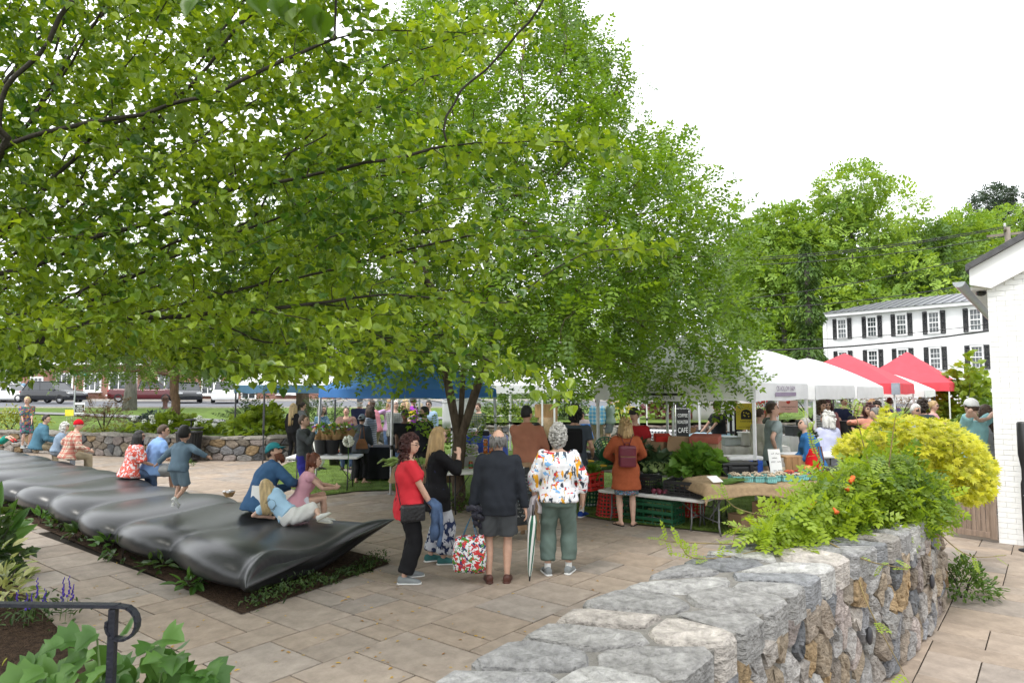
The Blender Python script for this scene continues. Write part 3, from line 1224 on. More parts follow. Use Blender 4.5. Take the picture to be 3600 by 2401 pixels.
def leaf_template(kind):
 """outline as triangles in the XY plane, stem end at the origin, tip along +Y, folded on the midrib"""
 if kind=='birch':
  half=[(0.42,0.18),(0.43,0.46),(0.25,0.70)]
  mid=[(0,0.0),(0,0.45),(0,1.0)]
 elif kind=='oval':
  half=[(0.16,0.2),(0.22,0.5),(0.13,0.8)]
  mid=[(0,0),(0,0.5),(0,1.0)]
 elif kind=='maple':
  half=[(0.30,-0.05),(0.62,0.10),(0.36,0.26),(0.78,0.55),(0.36,0.50),(0.44,0.88),(0.16,0.66)]
  mid=[(0,0.0),(0,0.3),(0,0.6),(0,1.08)]
 elif kind=='lobed':
  half=[(0.22,-0.08),(0.52,0.02),(0.72,0.22),(0.50,0.36),(0.66,0.62),(0.40,0.64),(0.24,0.84)]
  mid=[(0,0.0),(0,0.3),(0,0.62),(0,1.02)]
 V,F=[],[]
 for s in(1,-1):
  pts=[mid[0]]+[(s*a,b)for a,b in half]+[mid[-1]]+list(reversed(mid[1:-1]))
  k=len(V)
  V+=[(x,y,abs(x)*0.35-0.12*y*y)for x,y in pts]
  c=len(pts)-1
  q=len(pts)
  ctr=q-1
  for i in range(q-1):
   a,b=i,(i+1)%(q-1)
   if a==ctr or b==ctr:
    continue
   F.append((k+ctr,k+a,k+b)if s>0 else(k+ctr,k+b,k+a))
 return np.array(V,float),np.array(F,int)
def frames(dirs,ups):
 y=dirs/(np.linalg.norm(dirs,axis=1)[:,None]+1e-9)
 x=np.cross(y,ups)
 x/=np.linalg.norm(x,axis=1)[:,None]+1e-9
 z=np.cross(x,y)
 return np.stack([x,y,z],axis=2)
def scatter_leaves(name,T,pos,dirs,ups,size,mat,rn,smooth=False):
 V,F=T
 M=frames(dirs,ups)
 W=np.einsum('nij,vj->nvi',M,V)*size[:,None,None]+pos[:,None,:]
 n,nv=len(pos),len(V)
 FF=(F[None]+(np.arange(n)*nv)[:,None,None]).reshape(-1,F.shape[1])
 return np_mesh(name,W.reshape(-1,3),FF,mat,{'rnd':np.repeat(rn,len(F))},smooth)
def big_leaves(T,pos,dirs,ups,size,mat,rn,parent,org,name='leaf',variants=6):
 """the leaves that show largest, each an object sharing one of a few meshes"""
 V,F=T
 meshes=[]
 for k in range(variants):
  Vv=V.copy()
  Vv[:,2]+=0.10*np.sin(3*V[:,1]+k)*(1 if k%2 else-1)*np.abs(V[:,0])
  meshes.append(np_mesh(name,Vv,F,mat,{'rnd':np.full(len(F),(k+.5)/variants)},True))
 M=frames(dirs,ups)
 for i in range(len(pos)):
  k=min(variants-1,int(rn[i]*variants))
  o=bpy.data.objects.new(name,meshes[k])
  COL.objects.link(o)
  o.parent=parent
  mt=Matrix(M[i].tolist()).to_4x4()@Matrix.Scale(float(size[i]),4)
  mt.translation=Vector(pos[i].tolist())-Vector(org)
  o.matrix_local=mt
def tree(name,label,base,cat='tree',group=None):
 return thing(name,label,cat,base,0,group)
def px_of(P):
 P=np.asarray(P,float)
 z=P[:,2]-CAMH
 d=P[:,1]*_c+z*_s
 return 1800+FPX*P[:,0]/d,1200.5-FPX*(-P[:,1]*_s+z*_c)/d,d
m_bark_d=pm('dark_branch_bark',(0.055,0.048,0.04),0.85,0.3,20,0.6,60,spec=0.2)
m_bark=pm('brown_bark',(0.10,0.075,0.055),0.9,0.4,14,1.0,30,spec=0.2,stretch=(1,1,0.35),dist=0.03)
m_bark_g=pm('grey_bark',(0.15,0.14,0.125),0.9,0.4,8,1.0,22,spec=0.2,stretch=(1,1,0.3),dist=0.05)
# ---- the near tree: its crown hangs in from the left over the bench
CROWN=[(-700,-350),(1250,-350),(1750,-150),(1960,90),(1700,240),(2000,420),(2290,520),(2150,640),(2390,880),(2260,960),(1850,930),(1700,1100),
(1850,1240),(2060,1420),(1750,1330),(1500,1280),(1250,1310),(950,1340),(700,1300),(450,1260),(250,1240),(100,1340),(-700,1380)]
SPRAYS=[(1200,60,1960,95),(1200,250,1780,200),(1200,420,2290,515),(1200,590,1900,640),(1200,730,2390,885),(1200,900,1800,930),(1200,1040,1740,1090),(1200,1180,1860,1240),(1200,1260,2060,1415)]
tr=np.random.default_rng(5)
att=[]
while len(att)<5600:
 px,py=tr.uniform(-700,2390),tr.uniform(-350,1420)
 if not inpoly(px,py,CROWN):
  continue
 if px>1250:
 # outer branches hang as separate sprays with gaps between them
  if min(abs(py-(y0+(y1-y0)*(px-x0)/(x1-x0)))if x0-60<px<x1+20 else 999 for x0,y0,x1,y1 in SPRAYS)>62-34*(px-1250)/1150 or tr.random()>.6:
   continue
 if px<1250 and py<420 and tr.random()<0.2:
  continue
 if px<1150:
  Y=tr.uniform(4.2,8.6)if py>-100 else tr.uniform(4.2,9.5)
 else:
  Y=tr.uniform(4.1,5.6)
 p=at(px,py,Y)
 if p.z<1.95:
  continue
 att.append(p)
 # the part of the crown above and beside the viewpoint, outside the picture
while len(att)<7400:
 p=Vector((tr.uniform(-11,1.5),tr.uniform(-2.5,9),tr.uniform(3.4,8.2)))
 if p.y>.4 and abs(p.x)<.75*p.y+.3 and(p.z-CAMH)<.62*p.y+.25:
  continue
 if((p.x+5)/6.5)**2+((p.y-3.5)/6.5)**2+((p.z-4)/4.5)**2>1:
  continue
 att.append(p)
T0=Vector((-6.3,6.3,0))
start=[T0+Vector((0.1*math.sin(k),0.05*k,k*0.2))for k in range(11)]
P,par=colonize(start,att,0.10,0.8,0.16,240,0.02,tr,0.18)
r=radii(P,par,0.0026,2.35,0.10)
t1=tree('near_tree','broad-leaved tree whose bright green branches hang in from the left over the bench',T0)
me=branch_mesh('trunk',P,par,r,m_bark_d,.0028)
me.transform(Matrix.Translation(-T0))
link('trunk',me,t1)
m_leaf1=leaf_mat('near_tree_leaf',(0.055,0.13,0.017),(0.345,0.455,0.035),0.40,0.33,(1.6,1.5,0.5))
tipn=np.where(r<0.007)[0]
vdir=P-P[np.maximum(par,0)]
px_,py_,pd_=px_of(P[tipn])
idx=np.repeat(tipn,np.where((px_>-100)&(px_<1250)&(py_>-100),10,6))
n=len(idx)
d0=vdir[idx]/(np.linalg.norm(vdir[idx],axis=1)[:,None]+1e-9)
dirs=d0*0.6+tr.normal(0,0.55,(n,3))
dirs[:,2]-=0.35
ups=np.tile([0,0,1.0],(n,1))+tr.normal(0,0.45,(n,3))
pos=P[idx]+tr.normal(0,0.045,(n,3))+d0*tr.uniform(-.06,.06,(n,1))
size=tr.uniform(0.042,0.088,n)
rn=np.array([mnoise.noise(Vector(q)*1.3)for q in pos.tolist()])
rn=np.clip(.42+.62*rn+tr.normal(0,.2,n),0,1)
X_,Y_,D_=px_of(pos)
vis=(X_>0)&(X_<3600)&(Y_>0)&(D_>1)
score=np.where(vis,size/D_,0)
far_=~((X_>-150)&(X_<3750)&(Y_>-150)&(D_>.3))
keep=~far_|(tr.random(n)<.4)
size=np.where(far_,size*1.7,size)
order=np.argsort(-score)
order=order[keep[order]]
big,rest=order[:300],order[300:]
TB=leaf_template('birch')
print('near tree leaves',n)
for nm,sel,tp in(('crown',rest[~far_[rest]],TB),('upper_crown',rest[far_[rest]],(np.array([(0,0,0),(.42,.35,.1),(0,1,-.1),(-.42,.35,.1)],float),np.array([(0,1,2),(0,2,3)])))):
 me=scatter_leaves(nm,tp,pos[sel],dirs[sel],ups[sel],size[sel],m_leaf1,rn[sel])
 me.transform(Matrix.Translation(-T0))
 link(nm,me,t1,kind='stuff')
big_leaves(TB,pos[big],dirs[big],ups[big],size[big],m_leaf1,rn[big],t1,T0)
# ---- compound-leaved trees
def compound_template(pairs=4,ll=0.27,lw=0.07):
 V,F=[],[]
 def leaflet(o,ang,L,w):
  k=len(V)
  c,s=math.cos(ang),math.sin(ang)
  for(x,y)in((0,0),(w,L*.45),(0,L),(-w,L*.45)):
   V.append((o[0]+x*c+y*s,o[1]-x*s+y*c,-0.10*(o[1]+y*c)**2-0.05*abs(x*c+y*s)))
  F.append((k,k+1,k+2,k+3))
 for i in range(pairs):
  y=0.12+0.72*i/(pairs-1)
  for s in(1,-1):
   leaflet((0,y),s*1.05,ll*(1-.25*abs(i/(pairs-1)-.4)),lw)
 leaflet((0,0.86),0,ll,lw)
 return np.array(V,float),np.array(F,int)
def compound_tree(name,label,base,stems,att,step,infl,kill,tip,cap,leaf,lsz,mat,bark,rng,per=2,tipr=0.012,tmpl=None,spar=None):
 P,par=colonize(stems,att,step,infl,kill,220,0.0,rng,0.2,spar)
 r=radii(P,par,tip,2.3,cap)
 root=tree(name,label,base)
 me=branch_mesh('trunk',P,par,r,bark)
 me.transform(Matrix.Translation(-base))
 link('trunk',me,root)
 sel=np.where(r<tipr)[0]
 vd=P-P[np.maximum(par,0)]
 idx=np.repeat(sel,per)
 n=len(idx)
 d0=vd[idx]/(np.linalg.norm(vd[idx],axis=1)[:,None]+1e-9)
 dirs=d0*0.7+rng.normal(0,0.55,(n,3))
 dirs[:,2]-=0.12
 ups=np.tile([0,0,1.0],(n,1))+rng.normal(0,0.35,(n,3))
 pos=P[idx]+rng.normal(0,step*.6,(n,3))
 me=scatter_leaves('crown',tmpl or compound_template(),pos,dirs,ups,rng.uniform(lsz*.75,lsz*1.25,n),mat,np.clip(rng.beta(2,2,n),0,1))
 me.transform(Matrix.Translation(-base))
 link('crown',me,root,kind='stuff')
 print(name,'nodes',len(P),'leaves',n)
 return root,P,par,r
m_leaf2=leaf_mat('centre_tree_leaf',(0.045,0.115,0.015),(0.21,0.34,0.025),0.38,0.4,(1.6,1.5,0.45))
c2=gp(1610,1792)
C2=Vector((c2.x,c2.y,0))
ax=Vector((c2.x+0.65,c2.y+0.4,0))
PROF=[(1.7,4.3),(2.4,4.75),(4.9,4.85),(5.7,4.2),(6.7,3.5),(7.7,2.9),(8.8,2.2),(9.9,1.4),(11,.2)]
tr=np.random.default_rng(9)
att=[]
while len(att)<6000:
 z=tr.uniform(1.75,10.9)
 t=(z-2.0)/8.6
 # half-width of the crown at this height: widest low, domed top
 Rm=float(np.interp(z,[p[0]for p in PROF],[p[1]for p in PROF]))
 if tr.random()>(Rm/4.85)**1.3+.08:
  continue
 a=tr.uniform(0,2*math.pi)
 rho=Rm*math.sqrt(tr.uniform(0.06,1))
 q=Vector((ax.x+rho*math.cos(a),ax.y+rho*math.sin(a),z))
 if t<0.16 and rho<1.5:
  continue
 low=2.85-0.12*rho if q.x<1.2 else 2.75-0.185*rho
 if z<low:
  continue
 if rho<0.55*Rm and tr.random()<0.65:
  continue
  # clumps: thin the crown in pockets
 if mnoise.noise(q*0.75)<-0.16:
  continue
 att.append(q)
stems=[Vector((C2.x+0.02*math.sin(k*1.3),C2.y,k*0.2))for k in range(7)]
spar=[-1,0,1,2,3,4,5]
for(dx,dy,m_)in((-0.20,0.05,14),(0.03,0.25,14),(0.30,-0.1,14),(0.62,0.0,9),(-0.62,-0.2,8)):
 q0=stems[6]if abs(dx)<.6 else stems[5]
 pk=6 if abs(dx)<.6 else 5
 for k in range(1,m_):
  t_=k*0.17
  q=q0+Vector((dx*t_,dy*t_,t_*(1.0 if abs(dx)<.6 else .8)*math.sqrt(1-min(.9,dx*dx))))
  spar.append(pk)
  pk=len(stems)
  stems.append(q)
ct,P2,par2,r2=compound_tree('shade_tree','large domed tree with fine leaflets and a forked brown trunk amid the market',C2,stems,att,0.16,1.2,0.26,0.0032,0.125,
None,0.31,m_leaf2,m_bark,tr,per=5,tipr=0.014,spar=spar)
m_leaf3=leaf_mat('small_tree_leaf',(0.05,0.115,0.02),(0.14,0.22,0.03),0.45,0.45)
C3=gp(585,1590)
C3=Vector((-11.9,24.3,0.62))
att=[]
tr=np.random.default_rng(12)
while len(att)<900:
 a,rho=tr.uniform(0,2*math.pi),4.3*math.sqrt(tr.random())
 z=tr.uniform(2.5,5.4)
 if((z-3.2)/2.4)**2+(rho/4.3)**2>1 or(z<2.9 and rho<1.2):
  continue
 att.append(Vector((C3.x+rho*math.cos(a),C3.y+rho*math.sin(a),z)))
compound_tree('small_tree','small spreading tree with forked trunk above the far planter wall',C3,[C3+Vector((0,0,.18*k))for k in range(5)],att,0.22,1.4,0.36,0.006,0.15,
None,0.40,m_leaf3,pm('tan_bark',(.17,.105,.065),.9,.35,14,1.0,30,stretch=(1,1,.4)),tr,per=5,tipr=0.02)
# ---- background trees: crowns of many leaf clumps on lobes
def clump_tree(name,label,base,h,cw,mat,bark,seed,n=5200,lsz=0.34,z0=0.25,lobes=16,group=None,trunk_r=None,limbs=7,squash=1.0):
 g=np.random.default_rng(seed)
 root=tree(name,label,base,'tree',group)
 mb=MB()
 tr_=trunk_r or h*0.016
 top=Vector((g.normal(0,.2),g.normal(0,.2),h*.75))
 mb.tube([(0,0,-0.3),(0.05,0,h*.12),(top.x*.4,top.y*.4,h*.4),tuple(top)],[tr_*1.5,tr_*1.05,tr_*.8,tr_*.25],9)
 C,S=[],[]
 for k in range(lobes):
  t=z0+(1-z0)*((k+.5)/lobes)**0.9
  env=math.sin(math.pi*min(1,(0.16+0.84*(t-z0)/(1-z0))))**0.7
  a=k*2.4+g.uniform(-.4,.4)
  rho=cw*env*g.uniform(.35,.72)
  s=cw*g.uniform(.40,.58)*(0.75+.25*env)
  c=Vector((rho*math.cos(a),rho*math.sin(a),h*(t-.06)))
  C.append(c)
  S.append(s)
 for k in range(min(limbs,lobes)):
  c=C[k]
  z=max(h*.12,c.z-h*.14)
  mb.tube([(0,0,z),(c.x*.5,c.y*.5,(z+c.z)/2+.1),tuple(c)],[tr_*.5,tr_*.3,tr_*.08],6)
 mb.build('trunk',bark,root,True)
 Cn,Sn=np.array([tuple(c)for c in C]),np.array(S)
 k=g.integers(0,lobes,n)
 d=g.normal(0,1,(n,3))
 d/=np.linalg.norm(d,axis=1)[:,None]
 rad=g.uniform(.55,1.04,n)**.6
 pos=Cn[k]+d*(Sn[k]*rad)[:,None]*np.array([1,1,.72*squash])
 dirs=d+g.normal(0,.5,(n,3))
 ups=np.tile([0,0,1.0],(n,1))+d*.8+g.normal(0,.3,(n,3))
 q=np.array([(0,0,0),(.34,.35,.02),(.1,.52,0),(.3,.8,-.04),(0,1,-.1),(-.32,.75,0),(-.12,.5,.02),(-.36,.3,0)],float)
 F=np.array([(0,1,2),(2,3,4),(4,5,6),(0,6,7)])
 rn=np.clip(.5+.22*(Sn[k]-Sn.mean())/(Sn.std()+1e-6)*0+g.normal(0,.2,n)+(np.sin(k*7.7)*.25),0,1)
 me=scatter_leaves('crown',(q,F),pos,dirs,ups,g.uniform(lsz*.6,lsz*1.3,n),mat,rn)
 link('crown',me,root,kind='stuff')
 return root
m_far1=leaf_mat('lit_far_leaf',(0.115,0.22,0.03),(0.29,0.42,0.055),0.35,0.6)  # bright yellow-green leaf colour of the paler background trees
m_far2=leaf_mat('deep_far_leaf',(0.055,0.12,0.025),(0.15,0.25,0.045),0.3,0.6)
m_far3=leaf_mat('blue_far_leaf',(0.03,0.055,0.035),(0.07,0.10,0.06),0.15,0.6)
GT='tall trees behind the white house'
Z=[
(3010,72,25.5,8.6,m_far1,1,'tallest bright yellow-green tree rising behind the left end of the white house'),
(2760,70,21,6.6,m_far1,2,'bright green tree just right of the domed tree crown'),
(2640,82,22,7,m_far2,3,'dark green tree glimpsed at the edge of the domed tree crown'),
(3260,78,21,7.5,m_far2,4,'deep green tree behind the middle of the metal roof'),
(3400,84,24,8,m_far1,5,'mid green tree behind the overhead wires on the right'),
(3560,92,27,8,m_far1,6,'yellow-green tree behind the utility pole'),
(3130,95,26,8,m_far2,7,'dark tree filling the gap above the metal roof'),
(3700,88,24,8,m_far2,8,'dark green tree behind the white brick gable'),
(2880,92,25,8,m_far2,9,'dark tree in shade behind the ivy-covered trunk'),  # dark through its deep green leaf colour
(3530,120,39,7,m_far3,10,'thin-crowned blue-green pine standing highest on the right'),
]
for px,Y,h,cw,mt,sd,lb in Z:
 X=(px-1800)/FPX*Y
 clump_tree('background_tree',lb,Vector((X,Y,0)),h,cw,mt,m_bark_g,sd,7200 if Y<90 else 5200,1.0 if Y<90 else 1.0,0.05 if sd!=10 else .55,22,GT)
 # dark wood that closes the view behind the street
LT='trees behind the brick building'
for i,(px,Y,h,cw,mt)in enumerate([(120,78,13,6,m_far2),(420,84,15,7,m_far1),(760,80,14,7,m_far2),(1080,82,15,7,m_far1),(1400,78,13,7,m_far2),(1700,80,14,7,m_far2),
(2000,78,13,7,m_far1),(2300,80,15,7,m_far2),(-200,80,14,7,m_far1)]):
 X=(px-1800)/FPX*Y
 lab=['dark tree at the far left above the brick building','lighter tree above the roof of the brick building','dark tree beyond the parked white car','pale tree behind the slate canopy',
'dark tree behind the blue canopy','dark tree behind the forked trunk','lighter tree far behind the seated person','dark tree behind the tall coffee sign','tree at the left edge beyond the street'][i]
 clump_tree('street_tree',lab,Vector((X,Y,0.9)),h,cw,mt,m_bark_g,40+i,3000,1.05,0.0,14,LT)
 # two old trunks by the road and beside the slate canopy
clump_tree('old_tree','thick grey trunk standing on the lawn by the road',at(455,1442,39),11,5.0,m_leaf3,m_bark_g,61,3000,0.4,0.42,12,None,0.29)
clump_tree('old_tree','dark trunk beside the slate canopy near the blond person',Vector((-8.3,27.0,0.65)),9,3.4,m_leaf3,m_bark,62,2200,0.34,0.5,10,None,0.24)
# ivy-clad trunk
iv=tree('ivy_column','tall narrow trunk wrapped in dark green ivy beside the white house',at(2846,1290,52),'tree')
mb=MB()
mb.tube([(0,0,-2),(0.1,0,4),(-.05,0,9)],[.35,.3,.12],8)
mb.build('trunk',m_bark_g,iv,True)
g=np.random.default_rng(77)
n=2600
zz=g.uniform(-1.0,9.6,n)
ang=g.uniform(0,2*math.pi,n)
wr=(0.72+0.35*np.sin(zz*1.9)+.2*np.sin(zz*4.1+ang))*np.clip((9.9-zz)/2.2,.1,1)
pos=np.stack([wr*np.cos(ang)*g.uniform(.6,1,n),wr*np.sin(ang)*g.uniform(.6,1,n),zz],1)
dirs=np.stack([np.cos(ang),np.sin(ang),-0.6*np.ones(n)],1)+g.normal(0,.35,(n,3))
me=scatter_leaves('crown',leaf_template('oval'),pos,dirs,np.tile([0,0,1.],(n,1))+g.normal(0,.3,(n,3)),g.uniform(.3,.55,n),leaf_mat('ivy_leaf',(.045,.10,.02),(.13,.22,.05),.3),g.random(n))
link('crown',me,iv,kind='stuff')
# ================================================================== market stalls
def fabric(name,col,trans=0.3,rough=0.75,bump=0.25,bs=7):
 if name in MATS:
  return MATS[name]
 m=pm(name,col,rough,0.06,3,bump,bs,spec=0.2,dist=0.03)
 nt=m.node_tree
 b=nt.nodes['Principled BSDF']
 t=nt.nodes.new('ShaderNodeBsdfTranslucent')
 t.inputs['Color'].default_value=rgb([min(1,c*1.05)for c in col])
 mx=nt.nodes.new('ShaderNodeMixShader')
 mx.inputs['Fac'].default_value=trans
 nt.links.new(b.outputs['BSDF'],mx.inputs[1])
 nt.links.new(t.outputs['BSDF'],mx.inputs[2])
 nt.links.new(mx.outputs['Shader'],nt.nodes['Material Output'].inputs['Surface'])
 return m
m_tw=fabric('white_canopy',(0.84,0.84,0.85),0.3)
m_tr=fabric('red_canopy',(0.80,0.10,0.13),0.3)
m_tb=fabric('blue_canopy',(0.10,0.28,0.64),0.45)
m_ts=fabric('slate_canopy',(0.09,0.19,0.29),0.3)
m_pw=pm('white_tent_pole',(0.68,0.69,0.70),0.35,0.05,10,spec=0.5)
m_ps=pm('silver_tent_pole',(0.5,0.51,0.52),0.35,0.1,10,metal=0.6)
m_pk=pm('dark_tent_pole',(0.05,0.05,0.055),0.5,0.1,10)
m_plast_w=pm('white_plastic',(0.72,0.72,0.71),0.45,0.06,6,0.1,90)
m_plast_k=pm('black_plastic',(0.018,0.018,0.02),0.45,0.15,10)
m_legs=pm('grey_table_leg',(0.17,0.175,0.18),0.45,0.1,10,metal=.4)
m_card=pm('cardboard',(0.33,0.21,0.125),0.85,0.12,10,0.2,60)
m_card2=pm('red_printed_cardboard',(0.36,0.10,0.07),0.8,0.15,10)
m_burlap=pm('burlap',(0.36,0.26,0.16),0.95,0.15,20,0.7,160,spec=0.1)
m_red_pl=pm('red_plastic',(0.5,0.028,0.022),0.4,0.08,6)
m_grn_pl=pm('green_plastic',(0.012,0.10,0.045),0.4,0.1,6)
m_teal=pm('teal_pulp',(0.20,0.47,0.46),0.8,0.1,20)
m_ink=pm('black_ink',(0.02,0.02,0.022),0.7,0.1,10)
m_purple_ink=pm('faded_purple_ink',(0.24,0.19,0.27),0.7,0.1,10)
m_wht_ink=pm('white_ink',(0.8,0.8,0.8),0.7,0.03,10)
m_wood=pm('crate_wood',(0.42,0.25,0.12),0.7,0.2,6,0.3,40,stretch=(3,3,.5))
m_paper=pm('white_paper',(0.76,0.76,0.75),0.8,0.03,5)
m_kraft=pm('kraft_paper',(0.40,0.25,0.12),0.8,0.12,8,0.3,12)
def tent(label,cen,rot,W,D,eave,peak,mat,pole,val=0.30,vmat=None,lean=0.0,peakcap=True,group=None,hem=0.0,poles=(0,1,2,3)):
 root=thing('market_tent',label,'tent',(cen.x,cen.y,0),rot,group)
 hw,hd=W/2,D/2
 cor=[(-hw,-hd),(hw,-hd),(hw,hd),(-hw,hd)]
 mb=MB()
 n,m_=10,8
 for s in range(4):
  a,b=cor[s],cor[(s+1)%4]
  vs,fs=[],[]
  for j in range(m_+1):
   t=j/m_
   for i in range(n+1):
    f=i/n
    x=(a[0]*(1-f)+b[0]*f)*(1-t)
    y=(a[1]*(1-f)+b[1]*f)*(1-t)
    z=eave+(peak-eave)*(t**0.95 if not peakcap else 1-(1-t)**1.28)
    z-=0.05*math.sin(math.pi*f)*(1-t)*math.sin(math.pi*min(1,t*1.3+.05))+0.0
    vs.append((x,y,z))
  for j in range(m_):
   for i in range(n):
    q=j*(n+1)+i
    fs.append((q,q+1,q+n+2,q+n+1))
  mb.add(vs,fs)
 can=mb.build('canopy',mat,root,True)
 vb=MB()
 for s in range(4):
  a,b=cor[s],cor[(s+1)%4]
  N=14
  vs,fs=[],[]
  nx,ny=(b[1]-a[1])/math.hypot(b[0]-a[0],b[1]-a[1]),-(b[0]-a[0])/math.hypot(b[0]-a[0],b[1]-a[1])
  for i in range(N+1):
   f=i/N
   w=0.012*math.sin(f*19+s)
   for dz,o in((0.0,0.005),(-val*.5,.01+w*.5),(-val+0.012*math.sin(f*9+s*2),.012+w)):
    vs.append((a[0]*(1-f)+b[0]*f+nx*o,a[1]*(1-f)+b[1]*f+ny*o,eave+dz))
  for i in range(N):
   for k in range(2):
    q=i*3+k
    fs.append((q,q+3,q+4,q+1))
  vb.add(vs,fs)
 vb.build('valance',vmat or mat,can,True)
 for s in poles:
  x,y=cor[s]
  q=MB()
  x2,y2=x*(1+lean)-.0,y*(1+lean)
  sx,sy=-math.copysign(.03,x),-math.copysign(.03,y)
  q.bar((x+sx,y+sy,eave-.04),((x+x2)/2+sx,(y+y2)/2+sy,0.95),.045)
  q.bar(((x+x2)/2+sx,(y+y2)/2+sy,1.02),(x2+sx,y2+sy,0.02),.034)
  po=q.build('pole',pole,root)
  q=MB()
  q.box((x2+sx,y2+sy,0.035),(.09,.09,.012))
  q.build('foot',pole,po)
  q=MB()
  q.box(((x+x2)/2+sx,(y+y2)/2+sy,.98),(.062,.062,.09))
  q.build('slider',m_plast_k,po)
 for s in range(4):
  a,b=Vector((cor[s][0]*.93,cor[s][1]*.93,eave-.06)),Vector((cor[(s+1)%4][0]*.93,cor[(s+1)%4][1]*.93,eave-.06))
  q=MB()
  for k in range(2):
   p0,p1=a.lerp(b,k*.5),a.lerp(b,k*.5+.5)
   up_,dn=Vector((0,0,.0)),Vector((0,0,-.26))
   q.bar(p0+up_,p1+dn,.022,.014)
   q.bar(p0+dn,p1+up_,.022,.014)
  q.build('truss',pole,root)
 return root
def grid_tent(label,d_along,d_back,W,D,*a,**k):
 """tent in the row that runs away along DB from the near farm tent"""
 c=TN+DB*(d_along+W/2)+DA*(d_back+D/2)
 # local x along DB, local y along DA
 return tent(label,c,math.atan2(DB.y,DB.x),W,D,*a,**k)
TN=gp(2665,1842)
GTN='pop-up market tents'
farm=grid_tent('near white farm-stall tent with lettered valance over the vegetable tables',0,0,3.05,3.05,2.29,3.35,m_tw,m_pw,.31,group=GTN)
# lettering on the two faces towards the camera; local frame: x along DB, y along DA
hw=3.05/2
vz=2.29
lettering('FARM',0.17,m_ink,farm,(-hw-.03,.10,vz-.10),(0,-1,0),(0,0,1),sx=1.25,spacing=1.1)
q=MB()
q.box((-hw-.028,.25,vz-.20),(.004,1.1,.045))
q.build('printed_bar',m_ink,farm)
lettering('•  PRODUCE',0.075,m_ink,farm,(-hw-.03,.15,vz-.265),(0,-1,0),(0,0,1),spacing=1.4)
lettering('CIS HOLLOW FARM',0.13,m_purple_ink,farm,(.05,-hw-.03,vz-.10),(1,0,0),(0,0,1),sx=.95)
q=MB()
q.box((.05,-hw-.028,vz-.2),(1.2,.004,.07))
q.build('printed_bar',m_purple_ink,farm)
grid_tent('second white tent in the row, next beyond the farm-stall tent',3.6,0,3.5,3.2,2.27,3.12,m_tw,m_pw,.31,group=GTN)
grid_tent('third white tent in the row with rounded peak beside the red tent',7.4,0,3.25,3.2,2.25,3.05,m_tw,m_pw,.31,group=GTN)
rt=grid_tent('large red tent with grey corner strips beyond the white tents',11.3,-.2,3.4,3.4,2.35,3.35,m_tr,m_pw,.33,peakcap=False,group=GTN)
q=MB()
q.box((-1.7-.02,-1.7-.02,2.35-.16),(.2,.2,.345))
q.build('corner_strip',pm('grey_webbing',(.28,.31,.36),.7),rt)
grid_tent('low white tent between the two red tents',15.4,-.4,2.6,2.9,2.15,2.8,m_tw,m_pk,.25,group=GTN)
grid_tent('farthest red tent with a sharp peak by the leafy bush',19.1,-.75,3.2,3.2,2.42,3.7,m_tr,m_pw,.33,peakcap=False,group=GTN)
grid_tent('red tent peak hidden behind the third white tent',13.5,6.0,3.0,3.0,2.35,3.4,m_tr,m_pw,.3,peakcap=False,group=GTN)
# left: blue and slate canopies
bn=gp(1372,1742)
e1,e2=Vector((-.707,.707,0)),Vector((.707,.707,0))
bc_=bn+(e1+e2)*1.55
tent('bright blue canopy over the dark-clothed table and corn stall',Vector((bc_.x,bc_.y,0)),R(45),3.0,3.0,2.18,3.05,m_tb,m_ps,.2,lean=.04,group=GTN)
sn=gp(862,1640)
sc_=sn+Vector((.80,.60,0))*1.5+Vector((-.60,.80,0))*1.5
sl_=tent('slate-blue and white canopy over the flower stall on dark poles',Vector((sc_.x+.6,sc_.y+.2,0)),R(36.9),3.4,3.0,2.3,3.3,m_tw,m_pk,.24,m_ts,group=GTN)
# white canvas tents farther off, behind the trunk and behind the coffee banner
tent('white canopy with canvas side behind the forked trunk',at(1700,1500,22.5).xy.to_3d(),R(20),3.0,3.0,2.3,3.2,m_tw,m_pw,.25,group=GTN)
tent('white canopy of the blue-table stall behind the seated person',at(1990,1500,24.5).xy.to_3d(),R(30),3.0,3.0,2.3,3.2,m_tw,m_pw,.25,group=GTN)
tent('white canopy over the pale blue table behind the coffee banner',at(2480,1500,21.5).xy.to_3d(),R(25),3.0,3.0,2.3,3.2,m_tw,m_pw,.25,group=GTN)
def canvas(name,label,p,q,z0,z1,mat,cat='canvas'):
 p,q=Vector(p),Vector(q)
 d=q-p
 nrm=Vector((-d.y,d.x,0)).normalized()
 mb=MB()
 N=14
 vs,fs=[],[]
 for i in range(N+1):
  t=i/N
  for j in range(6):
   s=j/5
   o=0.03*math.sin(t*17+s*2)*(1-s*.7)
   r_=p+d*t+nrm*o
   vs.append((r_.x-p.x,r_.y-p.y,z0+(z1-z0)*s+0.02*math.sin(t*3.1)))
 for i in range(N):
  for j in range(5):
   a=i*6+j
   fs.append((a,a+6,a+7,a+1))
 mb.add(vs,fs)
 o=mb.build(name,mat,None,True,Vector((p.x,p.y,0)),label=label,category=cat)
 o.modifiers.new('thick','SOLIDIFY').thickness=0.006
 return o
canvas('tent_side','white canvas tent wall behind the forked trunk',at(1556,1450,21).xy.to_3d(),at(1690,1450,21.6).xy.to_3d(),1.0,2.05,m_tw)
canvas('tent_side','white canvas sheet behind the vendor in black beside the coffee banner',at(2436,1450,22.4).xy.to_3d(),at(2640,1450,23.5).xy.to_3d(),1.15,2.25,m_tw)
